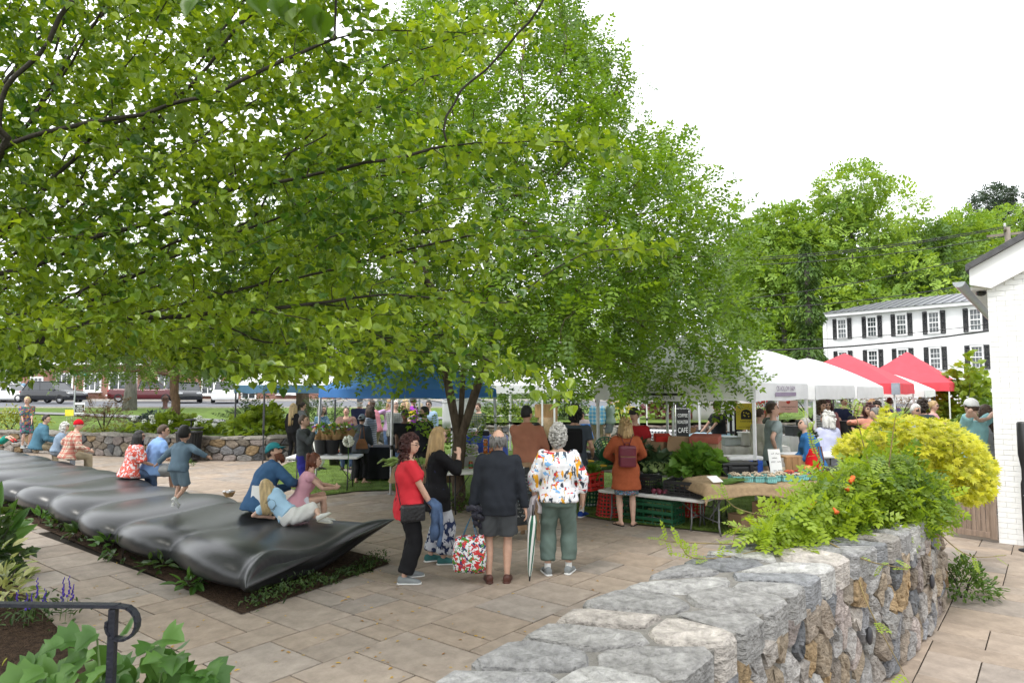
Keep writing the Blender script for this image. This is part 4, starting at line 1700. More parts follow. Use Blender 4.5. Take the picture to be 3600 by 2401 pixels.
def folding_table(label,p,q,depth,h,mat=None,legmat=None,group='folding tables'):
 """p, q: the two front corners on the ground"""
 p,q=Vector((p[0],p[1],0)),Vector((q[0],q[1],0))
 d=q-p
 L=d.length
 root=thing('folding_table',label,'table',p,math.atan2(d.y,d.x),group)
 mb=MB()
 mb.bbox((L/2,depth/2,h-.025),(L,depth,.05),.018)
 mb.build('table_top',mat or m_plast_w,root)
 for x in(.22,L-.22):
  for y in(.09,depth-.09):
   k=MB()
   k.tube([(x,y,h-.05),(x,y,.14),(x+.0,y+(.05 if y>depth/2 else-.05),.012)],.014,8)
   k.build('leg',legmat or m_legs,root,True)
  k=MB()
  k.tube([(x,.09,.2),(x,depth-.09,.2)],.011,6)
  k.tube([(x,depth/2,.2),(x+(.35 if x<L/2 else-.35),depth/2,h-.05)],.009,6)
  k.build('brace',legmat or m_legs,root,True)
 return root
def cloth_table(label,p,q,depth,h,mat,drop,name='clothed_table',lift=0.0):
 """table hidden by its cloth: top sheet and hanging folds"""
 p,q=Vector((p[0],p[1],0)),Vector((q[0],q[1],0))
 d=q-p
 L=d.length
 root=thing(name,label,'table',p,math.atan2(d.y,d.x),'clothed tables')
 mb=MB()
 per=[]
 nL,nD=max(8,int(L/.09)),max(4,int(depth/.09))
 per+=[(i*L/nL,0)for i in range(nL)]+[(L,i*depth/nD)for i in range(nD)]
 per+=[(L-i*L/nL,depth)for i in range(nL)]+[(0,depth-i*depth/nD)for i in range(nD)]
 rings=[]
 for k,(out,z)in enumerate(((-.02,h),(.012,h-.012),(.02,h-drop*.4),(.035,h-drop*.75),(.05,h-drop))):
  ring=[]
  for i,(x,y)in enumerate(per):
   w=0.022*k*math.sin(i*1.7+2*math.sin(i*.37))*.8
   cx,cy=(x-L/2)/(L/2),(y-depth/2)/(depth/2)
   ox=(1 if cx>.99 else-1 if cx<-.99 else 0)*(out+w)
   oy=(1 if cy>.99 else-1 if cy<-.99 else 0)*(out+w)
   ring.append(Vector((x+ox,y+oy,z+(0.012*math.sin(i*.9)if k==4 else 0))))
  rings.append(ring)
 mb.loft(list(reversed(rings)),cap=False)
 mb.add([(0-.02*0,0,h+.001),(L,0,h+.001),(L,depth,h+.001),(0,depth,h+.001)],[(0,1,2,3)])
 mb.build('tablecloth',mat,root,True)
 if drop<h-.12:
  for x in(.15,L-.15):
   for y in(.1,depth-.1):
    k=MB()
    k.tube([(x,y,h-.02),(x,y,.012)],.014,8)
    k.build('leg',m_legs,root,True)
 return root
 # ---- vegetable stall under the near tent
lf=gp(2470,1759,.5)
la=lf+DA*1.85
folding_table('low white folding table with black crates in front of the greens',la,lf,.62,.50)
ub=lf+DB*.74+(-DA)*.05
ua=ub+DA*3.0
folding_table('higher white table behind, loaded with leafy greens and boxes',ua,ub,.7,.74)
b0=gp(2486,1708,.76)
b1=b0+Vector((.985,.17,0))*2.25
bt=folding_table('white folding table under the burlap with mushrooms and tomatoes',b0,b1,.8,.74)
BD=(Vector((b1.x,b1.y,0))-Vector((b0.x,b0.y,0))).normalized()
BN=Vector((-BD.y,BD.x,0))
BL=(b1-b0).length
def burlap_sheet():
 mb=MB()
 nx,ny=46,22
 vs,fs=[],[]
 for j in range(ny+1):
  for i in range(nx+1):
   x=-.16+(BL+.3)*i/nx
   y=-.2+1.08*j/ny
   z=.755+0.008*math.sin(x*9+y*5)
   out=0
   if y<0:
    z-=min(.16,-y*.9)+.03*math.sin(x*7)*(-y*5)
    y=y*.25-.012-.03*max(0,math.sin(x*11))
   if x<0:
    z-=min(.14,-x*1.0)
    x=x*.3-.01
   if x>BL:
    z-=(x-BL)*.8
    # a few soft folds lying on top
   z+=0.05*max(0,mnoise.noise(Vector((x*2.2,y*3.1,3.3))))**1.0*(1 if 0<y<.9 else .4)
   if j>ny-5:
    z+=.05*math.sin((j-ny+5)/4*math.pi)*(.7+.3*math.sin(x*5))
   vs.append((x,y,z))
 for j in range(ny):
  for i in range(nx):
   a=j*(nx+1)+i
   fs.append((a,a+1,a+nx+2,a+nx+1))
 mb.add(vs,fs)
 o=mb.build('burlap_cloth',m_burlap,None,True,(b0.x,b0.y,0),label='rumpled tan burlap spread under the mushroom and tomato baskets',category='cloth')
 o.rotation_euler=(0,0,math.atan2(BD.y,BD.x))
 o.modifiers.new('thick','SOLIDIFY').thickness=.006
 return o
burlap_sheet()
def onb(x,y,z=.765):
 p=Vector((b0.x,b0.y,0))+BD*x+BN*y
 return Vector((p.x,p.y,z))
def basket(label,loc,fill,group,s=.125,rot=0.0,seed=0):
 """square pulp berry basket with slotted sides and its heap"""
 root=thing('berry_basket',label,'basket',loc,rot,group)
 h=s*.62
 mb=MB()
 for sd in range(4):
  M=Matrix.Rotation(sd*math.pi/2,3,'Z')
  for k in range(5):
   x=(-.4+.2*k)*s
   mb.box(M@Vector((x*.92,-s*.455,h*.5)),(s*.13,.004,h*.8),M@Matrix.Rotation(R(-9),3,'X'))
  mb.box(M@Vector((0,-s*.5,h*.93)),(s*1.02,.006,h*.16),M)
  mb.box(M@Vector((0,-s*.42,h*.09)),(s*.84,.005,h*.18),M)
 mb.box((0,0,.004),(s*.8,s*.8,.006))
 mb.build('tray',m_teal,root)
 g=random.Random(seed)
 hb=MB()
 if fill=='mushroom':
  for k in range(26):
   x,y=g.uniform(-.44,.44)*s,g.uniform(-.44,.44)*s
   z=h*.75+(.5-(x*x+y*y)/s/s)*s*.65+g.uniform(0,.01)
   hb.ball((x,y,z),(s*.10,s*.10,s*.06),7,5,Matrix.Rotation(g.uniform(-.8,.8),3,'X'))
   hb.tube([(x,y,z),(x+g.uniform(-.01,.01),y+g.uniform(-.01,.01),z-s*.2)],s*.035,5)
  mt=pm('pale_mushroom',(.52,.42,.31),.8,.3,40)
 else:
  col={'tomato':(.60,.09,.025),'berry':(.33,.02,.02),'peach':(.66,.22,.08)}[fill]
  rr={'tomato':.11,'berry':.075,'peach':.26}[fill]*s
  for k in range({'tomato':34,'berry':52,'peach':7}[fill]):
   x,y=g.uniform(-.42,.42)*s,g.uniform(-.42,.42)*s
   z=h*.85+(.45-(x*x+y*y)/s/s)*s*.5+g.uniform(-.004,.008)
   hb.ball((x,y,z),rr,8,6)
  mt=pm(fill+'_skin',col,.25,.35,12,spec=.5)
 hb.build('heap',mt,root,True,kind='stuff')
 return root
g=random.Random(4)
GM,GTm='mushroom baskets on the burlap table','small fruit baskets on the burlap table'
for i,(x,y)in enumerate([(.62,.30),(.78,.26),(.94,.22),(1.1,.14),(1.26,.3),(1.42,.26),(1.58,.20),(.86,.44),(1.04,.46),(1.24,.5),(1.44,.46),(.68,.48)]):
 basket('teal mushroom basket, '+(['first','second','third','fourth','fifth','sixth','last'][i]+' from the left in the front row' if i<7 else['second','third','fourth','last','first'][i-7]+' from the left in the back row'),onb(x,y),'mushroom',GM,.15,math.atan2(BD.y,BD.x)+g.uniform(-.2,.2),i)
for i,(x,y,f)in enumerate([(1.62,.42,'berry'),(1.78,.36,'tomato'),(1.94,.30,'berry'),(2.1,.28,'tomato'),(2.22,.42,'tomato'),(1.72,.64,'tomato'),(1.9,.66,'berry'),(2.3,.6,'tomato')]):
 basket(['front-left teal basket of dark berries','first teal tomato basket beside the front berries','middle front teal basket of dark berries','front-right teal basket of small tomatoes','second teal tomato basket from the right end','rear-left teal basket of small tomatoes','rear teal basket of dark berries','rear-right teal basket of small tomatoes'][i]+' on the burlap',onb(x,y),f,GTm+(' (berries)' if f=='berry' else ''),.14,math.atan2(BD.y,BD.x)+g.uniform(-.2,.2),30+i)
for i,(x,y)in enumerate([(2.0,.5),(2.16,.56)]):
 basket(['left','right'][i]+' teal basket of peaches standing above the tomato baskets',onb(x,y,.80),'peach','peach baskets',.17,.6,60+i)
def crate(label,loc,rot,L,W,H,mat,rows=4,cols=6,name='plastic_crate',group=None,dip=True):
 root=thing(name,label,'crate',loc,rot,group)
 t=.012
 for sd in range(4):
  lx=L if sd%2==0 else W
  off=(W if sd%2==0 else L)/2
  M=Matrix.Rotation(sd*math.pi/2,3,'Z')
  mb=MB()
  mb.box(M@Vector((0,-off,H-.018)),(lx,t*1.6,.036),M)
  mb.box(M@Vector((0,-off,.02)),(lx,t,.04),M)
  for r_ in range(rows):
   mb.box(M@Vector((0,-off,.04+(H-.06)*(r_+.5)/rows)),(lx,t*.8,(H-.06)/rows*.42),M)
  for c in range(cols+1):
   x=-lx/2+lx*c/cols
   mb.box(M@Vector((x*.985,-off,H/2)),(.016,t*1.2,H*.97),M)
  mb.build('side',mat,root)
 mb=MB()
 mb.box((0,0,.008),(L-.02,W-.02,.012))
 mb.build('bottom',mat,root)
 return root
rotA=math.atan2(-DA.y,-DA.x)
def onlow(x,y,z=.502):
 p=Vector((la.x,la.y,0))-DA*x+DB*y
 return Vector((p.x,p.y,z))
def onhigh(x,y,z=.742):
 p=Vector((ua.x,ua.y,0))-DA*x+DB*y
 return Vector((p.x,p.y,z))
crate('black slatted crate at the right end of the low table',onlow(1.48,.3),rotA,.62,.42,.24,m_plast_k,4,7)
crate('black slatted crate beside the burgundy backpack on the low table',onlow(.62,.3),rotA,.62,.42,.26,m_plast_k,4,7)
crate('red ribbed crate left of the orange cardigan wearer',onlow(-.38,.1,.47),rotA,.62,.42,.30,m_red_pl,2,3)
mb=MB()
mb.box((0,0,.22),(.5,.4,.44))
crate('dark green crate beneath the low white table',onlow(.95,.35,.0),rotA,.68,.45,.40,m_grn_pl,3,4)
crate('second dark green crate in shade under the low table',onlow(.2,.5,.0),rotA,.6,.42,.36,m_grn_pl,3,4)
def round_basket(label,loc,M,mat,r0=.2,r1=.27,h=.4,rows=7,cols=22):
 """basket with a grid of holes between ribs"""
 root=thing('round_basket',label,'basket',loc)
 mb=MB()
 for k in range(cols):
  a=2*math.pi*k/cols
  mb.bar((r0*math.cos(a),r0*math.sin(a),0),(r1*math.cos(a),r1*math.sin(a),h),.022,.008,up=(math.cos(a),math.sin(a),0))
 mb.build('rib',mat,root)
 for j in range(rows+1):
  t=j/rows
  r_=r0+(r1-r0)*t
  q=MB()
  hh=.024 if 0<j<rows else .045
  q.lathe([(r_-.005,t*h-hh/2),(r_+.006,t*h-hh/2),(r_+.006,t*h+hh/2),(r_-.005,t*h+hh/2),(r_-.005,t*h-hh/2)],seg=cols,cap=False)
  q.build('rim' if j==rows else 'hoop',mat,root,True)
 q=MB()
 q.lathe([(0.001,.004),(r0,.004),(r0,.012),(.001,.012)],seg=cols)
 q.build('bottom',mat,root)
 root.matrix_world=Matrix.Translation(loc)@M
 return root
flip=Matrix.Rotation(math.pi,4,'X')
rb1=gp(2152,1822)
round_basket('upturned red basket with square holes by the orange cardigan wearer',Vector((rb1.x,rb1.y+.2,.44)),flip,m_red_pl,.19,.25,.42)
rb2=gp(2446,1826)
round_basket('red round basket standing under the end of the low table',Vector((rb2.x,rb2.y+.25,.02)),Matrix.Identity(4),m_red_pl,.2,.27,.44)
gb1=onhigh(.72,.25,.98)
round_basket('green basket lying on its side spilling zucchini',gb1,Matrix.Rotation(R(-72),4,'X')@Matrix.Rotation(R(0),4,'Z'),m_grn_pl,.16,.23,.3,4,18)
gb2=gp(2075,1810)
round_basket('dark green bin in shade behind the red crate',Vector((gb2.x+.1,gb2.y+.9,.02)),Matrix.Identity(4),m_grn_pl,.2,.25,.5)
def cardboard(label,loc,rot,L,W,H,mat=None,open_=True,tilt=0.0,group=None):
 root=thing('cardboard_box',label,'box',loc,rot,group)
 if tilt:
  root.rotation_euler=(tilt,0,rot)
 for sd in range(4):
  lx=L if sd%2==0 else W
  off=(W if sd%2==0 else L)/2
  M=Matrix.Rotation(sd*math.pi/2,3,'Z')
  q=MB()
  q.box(M@Vector((0,-off,H/2)),(lx-.006,.006,H),M)
  s_=q.build('side',mat or m_card,root)
  if open_:
   q=MB()
   an=R(-38 if sd%2 else-20)
   Mf=M@Matrix.Rotation(an,3,'X')
   q.box(M@Vector((0,-off,H))+Mf@Vector((0,0,W*.2)),(lx*.96,.005,W*.4),Mf)
   q.build('flap',mat or m_card,s_)
 q=MB()
 q.box((0,0,.004 if open_ else H-.004),(L-.012,W-.012,.006))
 q.build('bottom' if open_ else 'lid',mat or m_card,root)
 return root
cardboard('open brown cardboard box among the greens',onhigh(1.96,.62,1.0),rotA+.3,.40,.30,.22,None,True,R(-18))
cardboard('brown box left of the open one above the greens',onhigh(1.52,.66,.98),rotA,.36,.3,.26,None,False)
cardboard('upright brown box right of the open one above the greens',onhigh(2.45,.62,.98),rotA+.1,.44,.32,.30,None,False)
cardboard('flat red-printed carton tilted on top of the right box',onhigh(2.45,.60,1.285),rotA+.2,.48,.34,.10,m_card2,False,R(8))
cardboard('small red carton with raised lid above the greens',onhigh(1.6,.68,1.245),rotA+.7,.28,.2,.12,m_red_pl,False,R(12))
q=MB()
q.bbox((0,0,.12),(3.0,.5,.24),.01)
o=q.build('display_riser',m_plast_k,None,False,onhigh(1.5,.62,.745),label='low black riser under the boxes at the back of the greens table',category='riser')
o.rotation_euler=(0,0,rotA)
for i,(x,y,s_)in enumerate([(.85,.55,.36),(1.25,.5,.42),(1.7,.35,.34)]):
 cardboard(['brown produce box in shade under the left of the burlap table','brown stacked produce box under the middle of the burlap table','low open brown box near the tent leg on the grass'][i],
onb(x,y,.025),.5+i*.3,s_,s_*.75,s_*(.95 if i==1 else .6),None,i==2)
 # leafy heaps
m_lett=leaf_mat('lettuce_leaf',(.08,.19,.025),(.20,.36,.06),.35,.4)
m_kale=leaf_mat('kale_leaf',(.018,.045,.022),(.045,.085,.035),.2,.5)
m_coll=leaf_mat('collard_leaf',(.035,.075,.035),(.08,.13,.06),.25,.45)
def leaf_heap(name,label,loc,rot,sx,sy,sz,mat,kind,n,lsz,seed,cat='greens',group=None):
 root=thing(name,label,cat,loc,rot,group)
 g=np.random.default_rng(seed)
 d=g.normal(0,1,(n,3))
 d[:,2]=np.abs(d[:,2])
 d/=np.linalg.norm(d,axis=1)[:,None]
 pos=d*np.array([sx,sy,sz])*g.uniform(.35,1.0,(n,1))
 dirs=d*np.array([1,1,.8])+g.normal(0,.45,(n,3))
 ups=np.tile([0,0,1.],(n,1))-d*.4+g.normal(0,.4,(n,3))
 rn=g.random(n)
 k=min(60,n)
 big_leaves(leaf_template(kind),pos[:k],dirs[:k],ups[:k],g.uniform(lsz*.8,lsz*1.3,k),mat,rn[:k],root,(0,0,0),'leaf',4)
 if n>k:
  me=scatter_leaves('leaf_mass',leaf_template(kind),pos[k:],dirs[k:],ups[k:],g.uniform(lsz*.6,lsz*1.1,n-k),mat,rn[k:])
  link('leaf_mass',me,root,kind='stuff')
 return root
leaf_heap('lettuce','heap of bright green romaine lettuce at the right of the greens table',onhigh(2.5,.12,.84),rotA,.46,.3,.40,m_lett,'lobed',190,.17,1)
leaf_heap('lettuce','lower bunch of frilly green lettuce spilling over the right crate',onhigh(2.35,.02,.74),rotA,.40,.22,.16,m_lett,'lobed',130,.10,2)
leaf_heap('collards','blue-green collard leaves in the middle of the greens table',onhigh(1.75,.3,.78),rotA,.34,.3,.26,m_coll,'lobed',100,.16,3)
leaf_heap('kale','dark curly kale heap right of the burgundy backpack',onhigh(1.28,.3,.82),rotA,.32,.32,.48,m_kale,'maple',200,.12,4)
leaf_heap('chard','dark red-veined beet greens beside the lettuce',onhigh(2.1,.2,.76),rotA,.22,.2,.18,m_kale,'oval',80,.16,5)
leaf_heap('lettuce','light green bunch in the red crate beside the orange cardigan',onlow(-.3,.15,.7),rotA,.24,.18,.2,m_lett,'lobed',90,.11,6)
leaf_heap('beet_greens','small beet tops lying between the two black crates',onlow(1.05,.3,.52),rotA,.12,.12,.12,m_kale,'oval',40,.11,7)
for i in range(6):
 q=MB()
 q.ball((0,0,0),(.055,.055,.05),10,8)
 for k in range(6):
  a=k*1.05
  q.tube([(0,0,.03),(.05*math.cos(a),.05*math.sin(a),.09),(.1*math.cos(a),.1*math.sin(a),.12)],.006,5)
 q.build('kohlrabi',pm('kohlrabi_skin',(.32,.42,.16),.5,.2,12),None,True,onhigh(1.62+.09*i,-.02+.05*(i%2),.80+.03*(i%2)),label='pale green kohlrabi, '+['first','second','third','fourth','fifth','last'][i]+' from the left in front of the collards',category='vegetable',group='kohlrabi on the greens table')
for i in range(5):
 q=MB()
 q.ball((0,0,0),(.045,.045,.042),9,7)
 q.tube([(0,0,-.03),(0.01,0,-.09)],[.012,.002],5)
 q.build('beet',pm('beet_skin',(.16,.03,.055),.6,.3,12),None,True,onlow(.98+.05*i,.12+.06*(i%2),.55),label='round purple beet between the black crates',category='vegetable',group='beets on the low table')
m_zuc=pm('zucchini_skin',(.055,.13,.03),.35,.3,30)
m_ysq=pm('yellow_squash_skin',(.72,.42,.03),.35,.1,8)
for i in range(13):
 q=MB()
 yel=i%4==1
 L=.2 if not yel else .17
 q.tube([(-L/2,0,0),(-L*.45,0,0),(-L*.2,0,.004),(L*.2,0,.002),(L*.45,0,0),(L/2,0,0),(L*.62,0,.01)],[.006,.022,.030,.027,.018,.010,.009],10)
 o=q.build('squash' if yel else 'zucchini',m_ysq if yel else m_zuc,None,True,onhigh(.38+.085*(i%8),-.08+.12*(i//8)+.04*(i%2),.775+.03*(i%2)+.05*(i//8)),
label='yellow summer squash beside the green basket' if yel else 'green zucchini in the heap beside the green basket',category='vegetable',group='yellow squash' if yel else 'zucchini heap')
 o.rotation_euler=(0,0,rotA+g.uniform(-.5,.5)+.5)
q=MB()
q.tube([(0,0,0),(.18,.01,.02),(.36,0,.03)],[.05,.04,.02],8)
for k in range(40):
 a=g.uniform(-.05,.05)
 q.tube([(0,a,.02+g.uniform(0,.03)),(.22,a*1.3,.03+g.uniform(0,.03)),(.42+g.uniform(-.06,.04),a*1.9,.02+g.uniform(0,.04))],.0035,4)
o=q.build('herb_bunch',pm('chive_green',(.10,.19,.04),.6,.3,20),None,True,onb(.32,.16,.775),label='bundle of long green chives lying on the burlap',category='herbs')
o.rotation_euler=(0,0,.3)
def scribble(parent,T,y,rows):
 """handwriting too small to read: rows of joined strokes (height on the board, half width, stroke size)"""
 g_=random.Random(len(rows))
 for z,hw_,s_,mt in rows:
  q=MB()
  x=-hw_+g_.uniform(0,.03)
  while x<hw_-.03:
   n_=g_.randint(5,12)
   pts=[T@Vector((x+k*s_*.42+g_.uniform(-.2,.2)*s_,y,z+(s_*.5 if k%2 else-s_*.5)*g_.uniform(.4,1.2)+.012*x))for k in range(n_)]
   q.tube(pts,s_*.12,4)
   x+=(n_*.42+1.1)*s_
  q.build('handwriting',mt,parent)
def card(label,loc,rot,tilt,w,h,lines,mat=None,ink=None,name='price_card',cat='sign',sz=.05):
 root=thing(name,label,cat,loc,rot)
 q=MB()
 T=Matrix.Rotation(tilt,3,'X')
 q.box(T@Vector((0,0,h/2)),(w,.006,h),T)
 bd=q.build('board',mat or m_paper,root)
 for i,s in enumerate(lines):
  c=T@Vector((0,-.006,h*(1-(i+.7)/(len(lines)+.4))))
  lettering(s,sz,ink or m_ink,root,c,(1,0,0),T@Vector((0,0,1)))
 return root
card('tall white handwritten price card leaning on the tomato baskets',onb(1.5,.62),math.atan2(BD.y,BD.x)-.1,R(-14),.2,.46,[],sz=.034)
scribble(bpy.data.objects['price_card'],Matrix.Rotation(R(-14),3,'X'),-.007,[(.39,.06,.02,m_ink),(.32,.07,.022,m_ink),(.26,.07,.022,m_ink),(.12,.07,.022,m_ink)])
card('small white card lying tilted on the burlap edge',onb(.22,.08,.80),.5,R(-62),.2,.16,[],sz=.03)
# coolers and crates on the far side of the burlap table
def cooler(label,loc,rot,L,W,H,body,lid):
 root=thing('cooler',label,'cooler',loc,rot)
 q=MB()
 q.bbox((0,0,H*.42),(L,W,H*.84),.03)
 q.build('body',body,root)
 q=MB()
 q.bbox((0,0,H*.92),(L*1.02,W*1.02,H*.16),.025)
 q.build('lid',lid,root)
 for s_ in(-1,1):
  q=MB()
  q.bbox((s_*L*.3,-W/2-.01,H*.76),(.06,.03,.09),.008)
  q.build('latch',body,root)
  q=MB()
  q.tube([(s_*(L/2+.01),-.1,H*.6),(s_*(L/2+.05),-.06,H*.62),(s_*(L/2+.05),.06,H*.62),(s_*(L/2+.01),.1,H*.6)],.012,6)
  q.build('handle',body,root,True)
 return root
cooler('black hard cooler behind the mushroom baskets',onb(.95,.95,.64),math.atan2(BD.y,BD.x),.62,.36,.36,m_plast_k,m_plast_k)
cooler('blue cooler with a white lid behind the black cooler',onb(1.35,1.5,.62),math.atan2(BD.y,BD.x),.62,.38,.42,pm('cooler_blue',(.03,.10,.45),.4),m_plast_w)
folding_table('table carrying the two coolers behind the burlap',onb(.5,.98,0),onb(2.6,.98,0),.8,.62)
for i,(x,y,z,w,h,lb)in enumerate([(2.05,1.05,.64,.42,.42,'tall wooden crate standing on end beside the glass jar'),(2.32,1.1,.64,.3,.38,'wooden crate right of the tall one behind the peaches')]):
 root=thing('wooden_crate',lb,'crate',onb(x,y,z),math.atan2(BD.y,BD.x)+.1*i)
 for k in range(4):
  q=MB()
  q.bbox((-w/2+(k+.5)*w/4,-.14,h/2),(w/4-.006,.016,h),.004)
  q.build('slat',m_wood,root)
 for s_ in(-1,1):
  q=MB()
  q.bbox((s_*w/2,0,h/2),(.018,.28,h),.004)
  q.build('side',m_wood,root)
 q=MB()
 q.bbox((0,0,h),(w+.02,.3,.018),.004)
 q.build('top',m_wood,root)
 q=MB()
 q.bbox((0,.14,h/2),(w,.014,h),.004)
 q.build('back',m_wood,root)
m_clear=pm('clear_jar',(.62,.65,.64),.08,.05,4,spec=.8,alpha=.45)
jar=thing('glass_jar','big clear jar with a paper band beside the wooden crate','jar',onb(1.78,1.05,.64))
q=MB()
q.lathe([(.11,0),(.13,.02),(.13,.3),(.1,.35),(.1,.4)],seg=20)
q.build('body',m_clear,jar,True)
q=MB()
q.lathe([(.133,.17),(.133,.26)],seg=20,cap=False)
q.build('band',pm('cream_band',(.6,.55,.42),.7),jar,True)
bk=thing('black_bucket','black bucket of dark greens with a round white label','bucket',onb(2.5,1.3,1.06))
q=MB()
q.lathe([(.12,0),(.15,.3),(.158,.3),(.158,.32),(.14,.32)],seg=20)
q.build('pail',m_plast_k,bk,True)
q=MB()
q.lathe([(.001,0),(.05,0),(.05,.004),(.001,.004)],seg=18)
me=q.mesh('label_disc',m_paper)
me.transform(Matrix.Translation((0.03,-.15,.17))@Matrix.Rotation(R(84),4,'X'))
link('label_disc',me,bk)
gd_=np.random.default_rng(3)
n=160
dd=gd_.normal(0,1,(n,3))
dd[:,2]=abs(dd[:,2])
dd/=np.linalg.norm(dd,axis=1)[:,None]
link('greens',scatter_leaves('greens',leaf_template('maple'),dd*np.array([.14,.14,.1])+np.array([0,0,.31]),dd,np.tile([0,0,1.],(n,1)),gd_.uniform(.03,.06,n),m_kale,gd_.random(n)),bk,kind='stuff')
folding_table('table with wooden crates and the black bucket at the right of the stall',onb(2.2,1.15,0),onb(3.5,1.2,0),.7,1.05)
q=MB()
q.ball((0,0,.05),(.26,.16,.09),14,8)
q.ball((.1,.05,.08),(.16,.12,.07),12,7)
q.build('folded_cloth',pm('black_knit',(.02,.02,.024),.9,.2,20,.5,40),None,True,onb(2.5,.72,.78),label='crumpled black garment lying on the burlap by the person in blue',category='clothing')
# ---- centre stall: jars, tomatoes, corn
c0,c1=gp(1560,1662,.74),gp(1735,1650,.74)
folding_table('white folding table with sauce jars behind the forked trunk',(c0.x,c0.y),(c1.x+.9,c1.y-.02),.72,.74,None,m_plast_k)
CB=Vector((c1.x,c1.y,.745))
for i in range(9):
 top_=i>=5
 x=[-.42,-.30,-.18,-.14,-.02,-.16,-.05,-.16,-.05][i]
 y=[.16,.12,.2,.42,.4,.40,.38,.42,.4][i]
 z=0 if i<3 else(.10 if i<5 else(.24 if i<7 else .38))
 root=thing('sauce_jar',['left','middle','right'][i]+' red sauce jar with green label in the front row' if i<3 else['bottom left','bottom right','middle left','middle right','top left','top right'][i-3]+' orange sauce jar of the stack on the burlap riser','jar',CB+Vector((x,y,z)),0,'sauce jars, front' if i<3 else 'sauce jars, stacked')
 q=MB()
 q.lathe([(.038,0),(.042,.01),(.042,.1),(.034,.115)],seg=14)
 q.build('glass',pm('red_sauce',(.35,.035,.02),.12,.2,20,spec=.7)if i<3 else pm('orange_sauce',(.5,.13,.02),.12,.2,20,spec=.7),root,True)
 q=MB()
 q.lathe([(.037,.115),(.037,.133),(.001,.133)],seg=14)
 q.build('lid',pm('gold_lid',(.45,.36,.16),.35,metal=.7),root,True)
 if i<3:
  q=MB()
  q.lathe([(.0428,.025),(.0428,.085)],seg=14,cap=False)
  q.build('label',pm('green_label',(.05,.16,.06),.6),root,True)
q=MB()
q.bbox((0,0,.05),(.34,.26,.1),.02)
q.build('burlap_riser',m_burlap,None,False,CB+Vector((-.08,.42,0)),label='burlap-wrapped riser under the stacked sauce jars',category='riser')
q=MB()
q.bbox((0,0,.115),(.36,.28,.03),.02)
q.build('burlap_riser',m_burlap,None,False,CB+Vector((-.09,.42,.12)),label='second burlap pad between the layers of sauce jars',category='riser')
tub=thing('white_tub','white plastic tub of bagged goods behind the sauce jars','tub',CB+Vector((-.55,.55,0)))
q=MB()
q.lathe([(.2,0),(.28,.02),(.32,.2),(.335,.2),(.335,.215),(.3,.21)],seg=20,sy=.8)
q.build('bin',m_plast_w,tub,True)
q=MB()
for k in range(9):
 q.ball((g.uniform(-.2,.2),g.uniform(-.12,.12),.24+g.uniform(0,.12)),(.1,.08,.07),8,6,Matrix.Rotation(g.uniform(0,3),3,'Z'))
q.build('plastic_bag',pm('clear_bag',(.62,.58,.6),.2,.15,12,.8,25,alpha=.8),tub,True)
q=MB()
for k in range(26):
 x=g.uniform(-.55,.55)
 q.tube([(x-.16,g.uniform(-.2,.2),.04+g.uniform(0,.12)),(x,g.uniform(-.2,.2),.06+g.uniform(0,.12)),(x+.2,g.uniform(-.25,.25),.05+g.uniform(0,.14))],[.012,.03,.006],6)
q.build('corn',pm('corn_husk',(.24,.34,.09),.6,.35,16),None,True,Vector((gp(1560,1640,.78).x-.55,gp(1560,1640,.78).y,.76)),label='heap of green corn ears between the two people in front',category='vegetable',kind='stuff')
cloth_table('burlap-covered corn table behind the person in red',gp(1440,1640,.75)-Vector((.3,0,0)),gp(1575,1640,.75),.8,.75,m_burlap,.3)
for i in range(14):
 q=MB()
 q.ball((0,0,0),(.045,.045,.038),10,7)
 q.build('tomato',pm('red_tomato',(.5,.03,.018),.22,.1,6,spec=.5),None,True,Vector((gp(1885,1625,.8).x-.09*(i%4)+.03*(i//4),gp(1885,1625,.8).y+.08*(i//4)%.3,.785+.05*(i//7))),label='ripe red tomato in the heap left of the paint-splash top',category='vegetable',group='tomato heap')
tmx=gp(1885,1628,.74)
folding_table('table with red tomatoes behind the sandwich board',(tmx.x-1.1,tmx.y-.05),(tmx.x+.5,tmx.y-.3),.75,.74,m_wood)
cardboard('open brown box tipped towards the person in the brown shirt',Vector((tmx.x-.05,tmx.y+.45,.95)),.4,.45,.35,.35,None,True,R(-25))
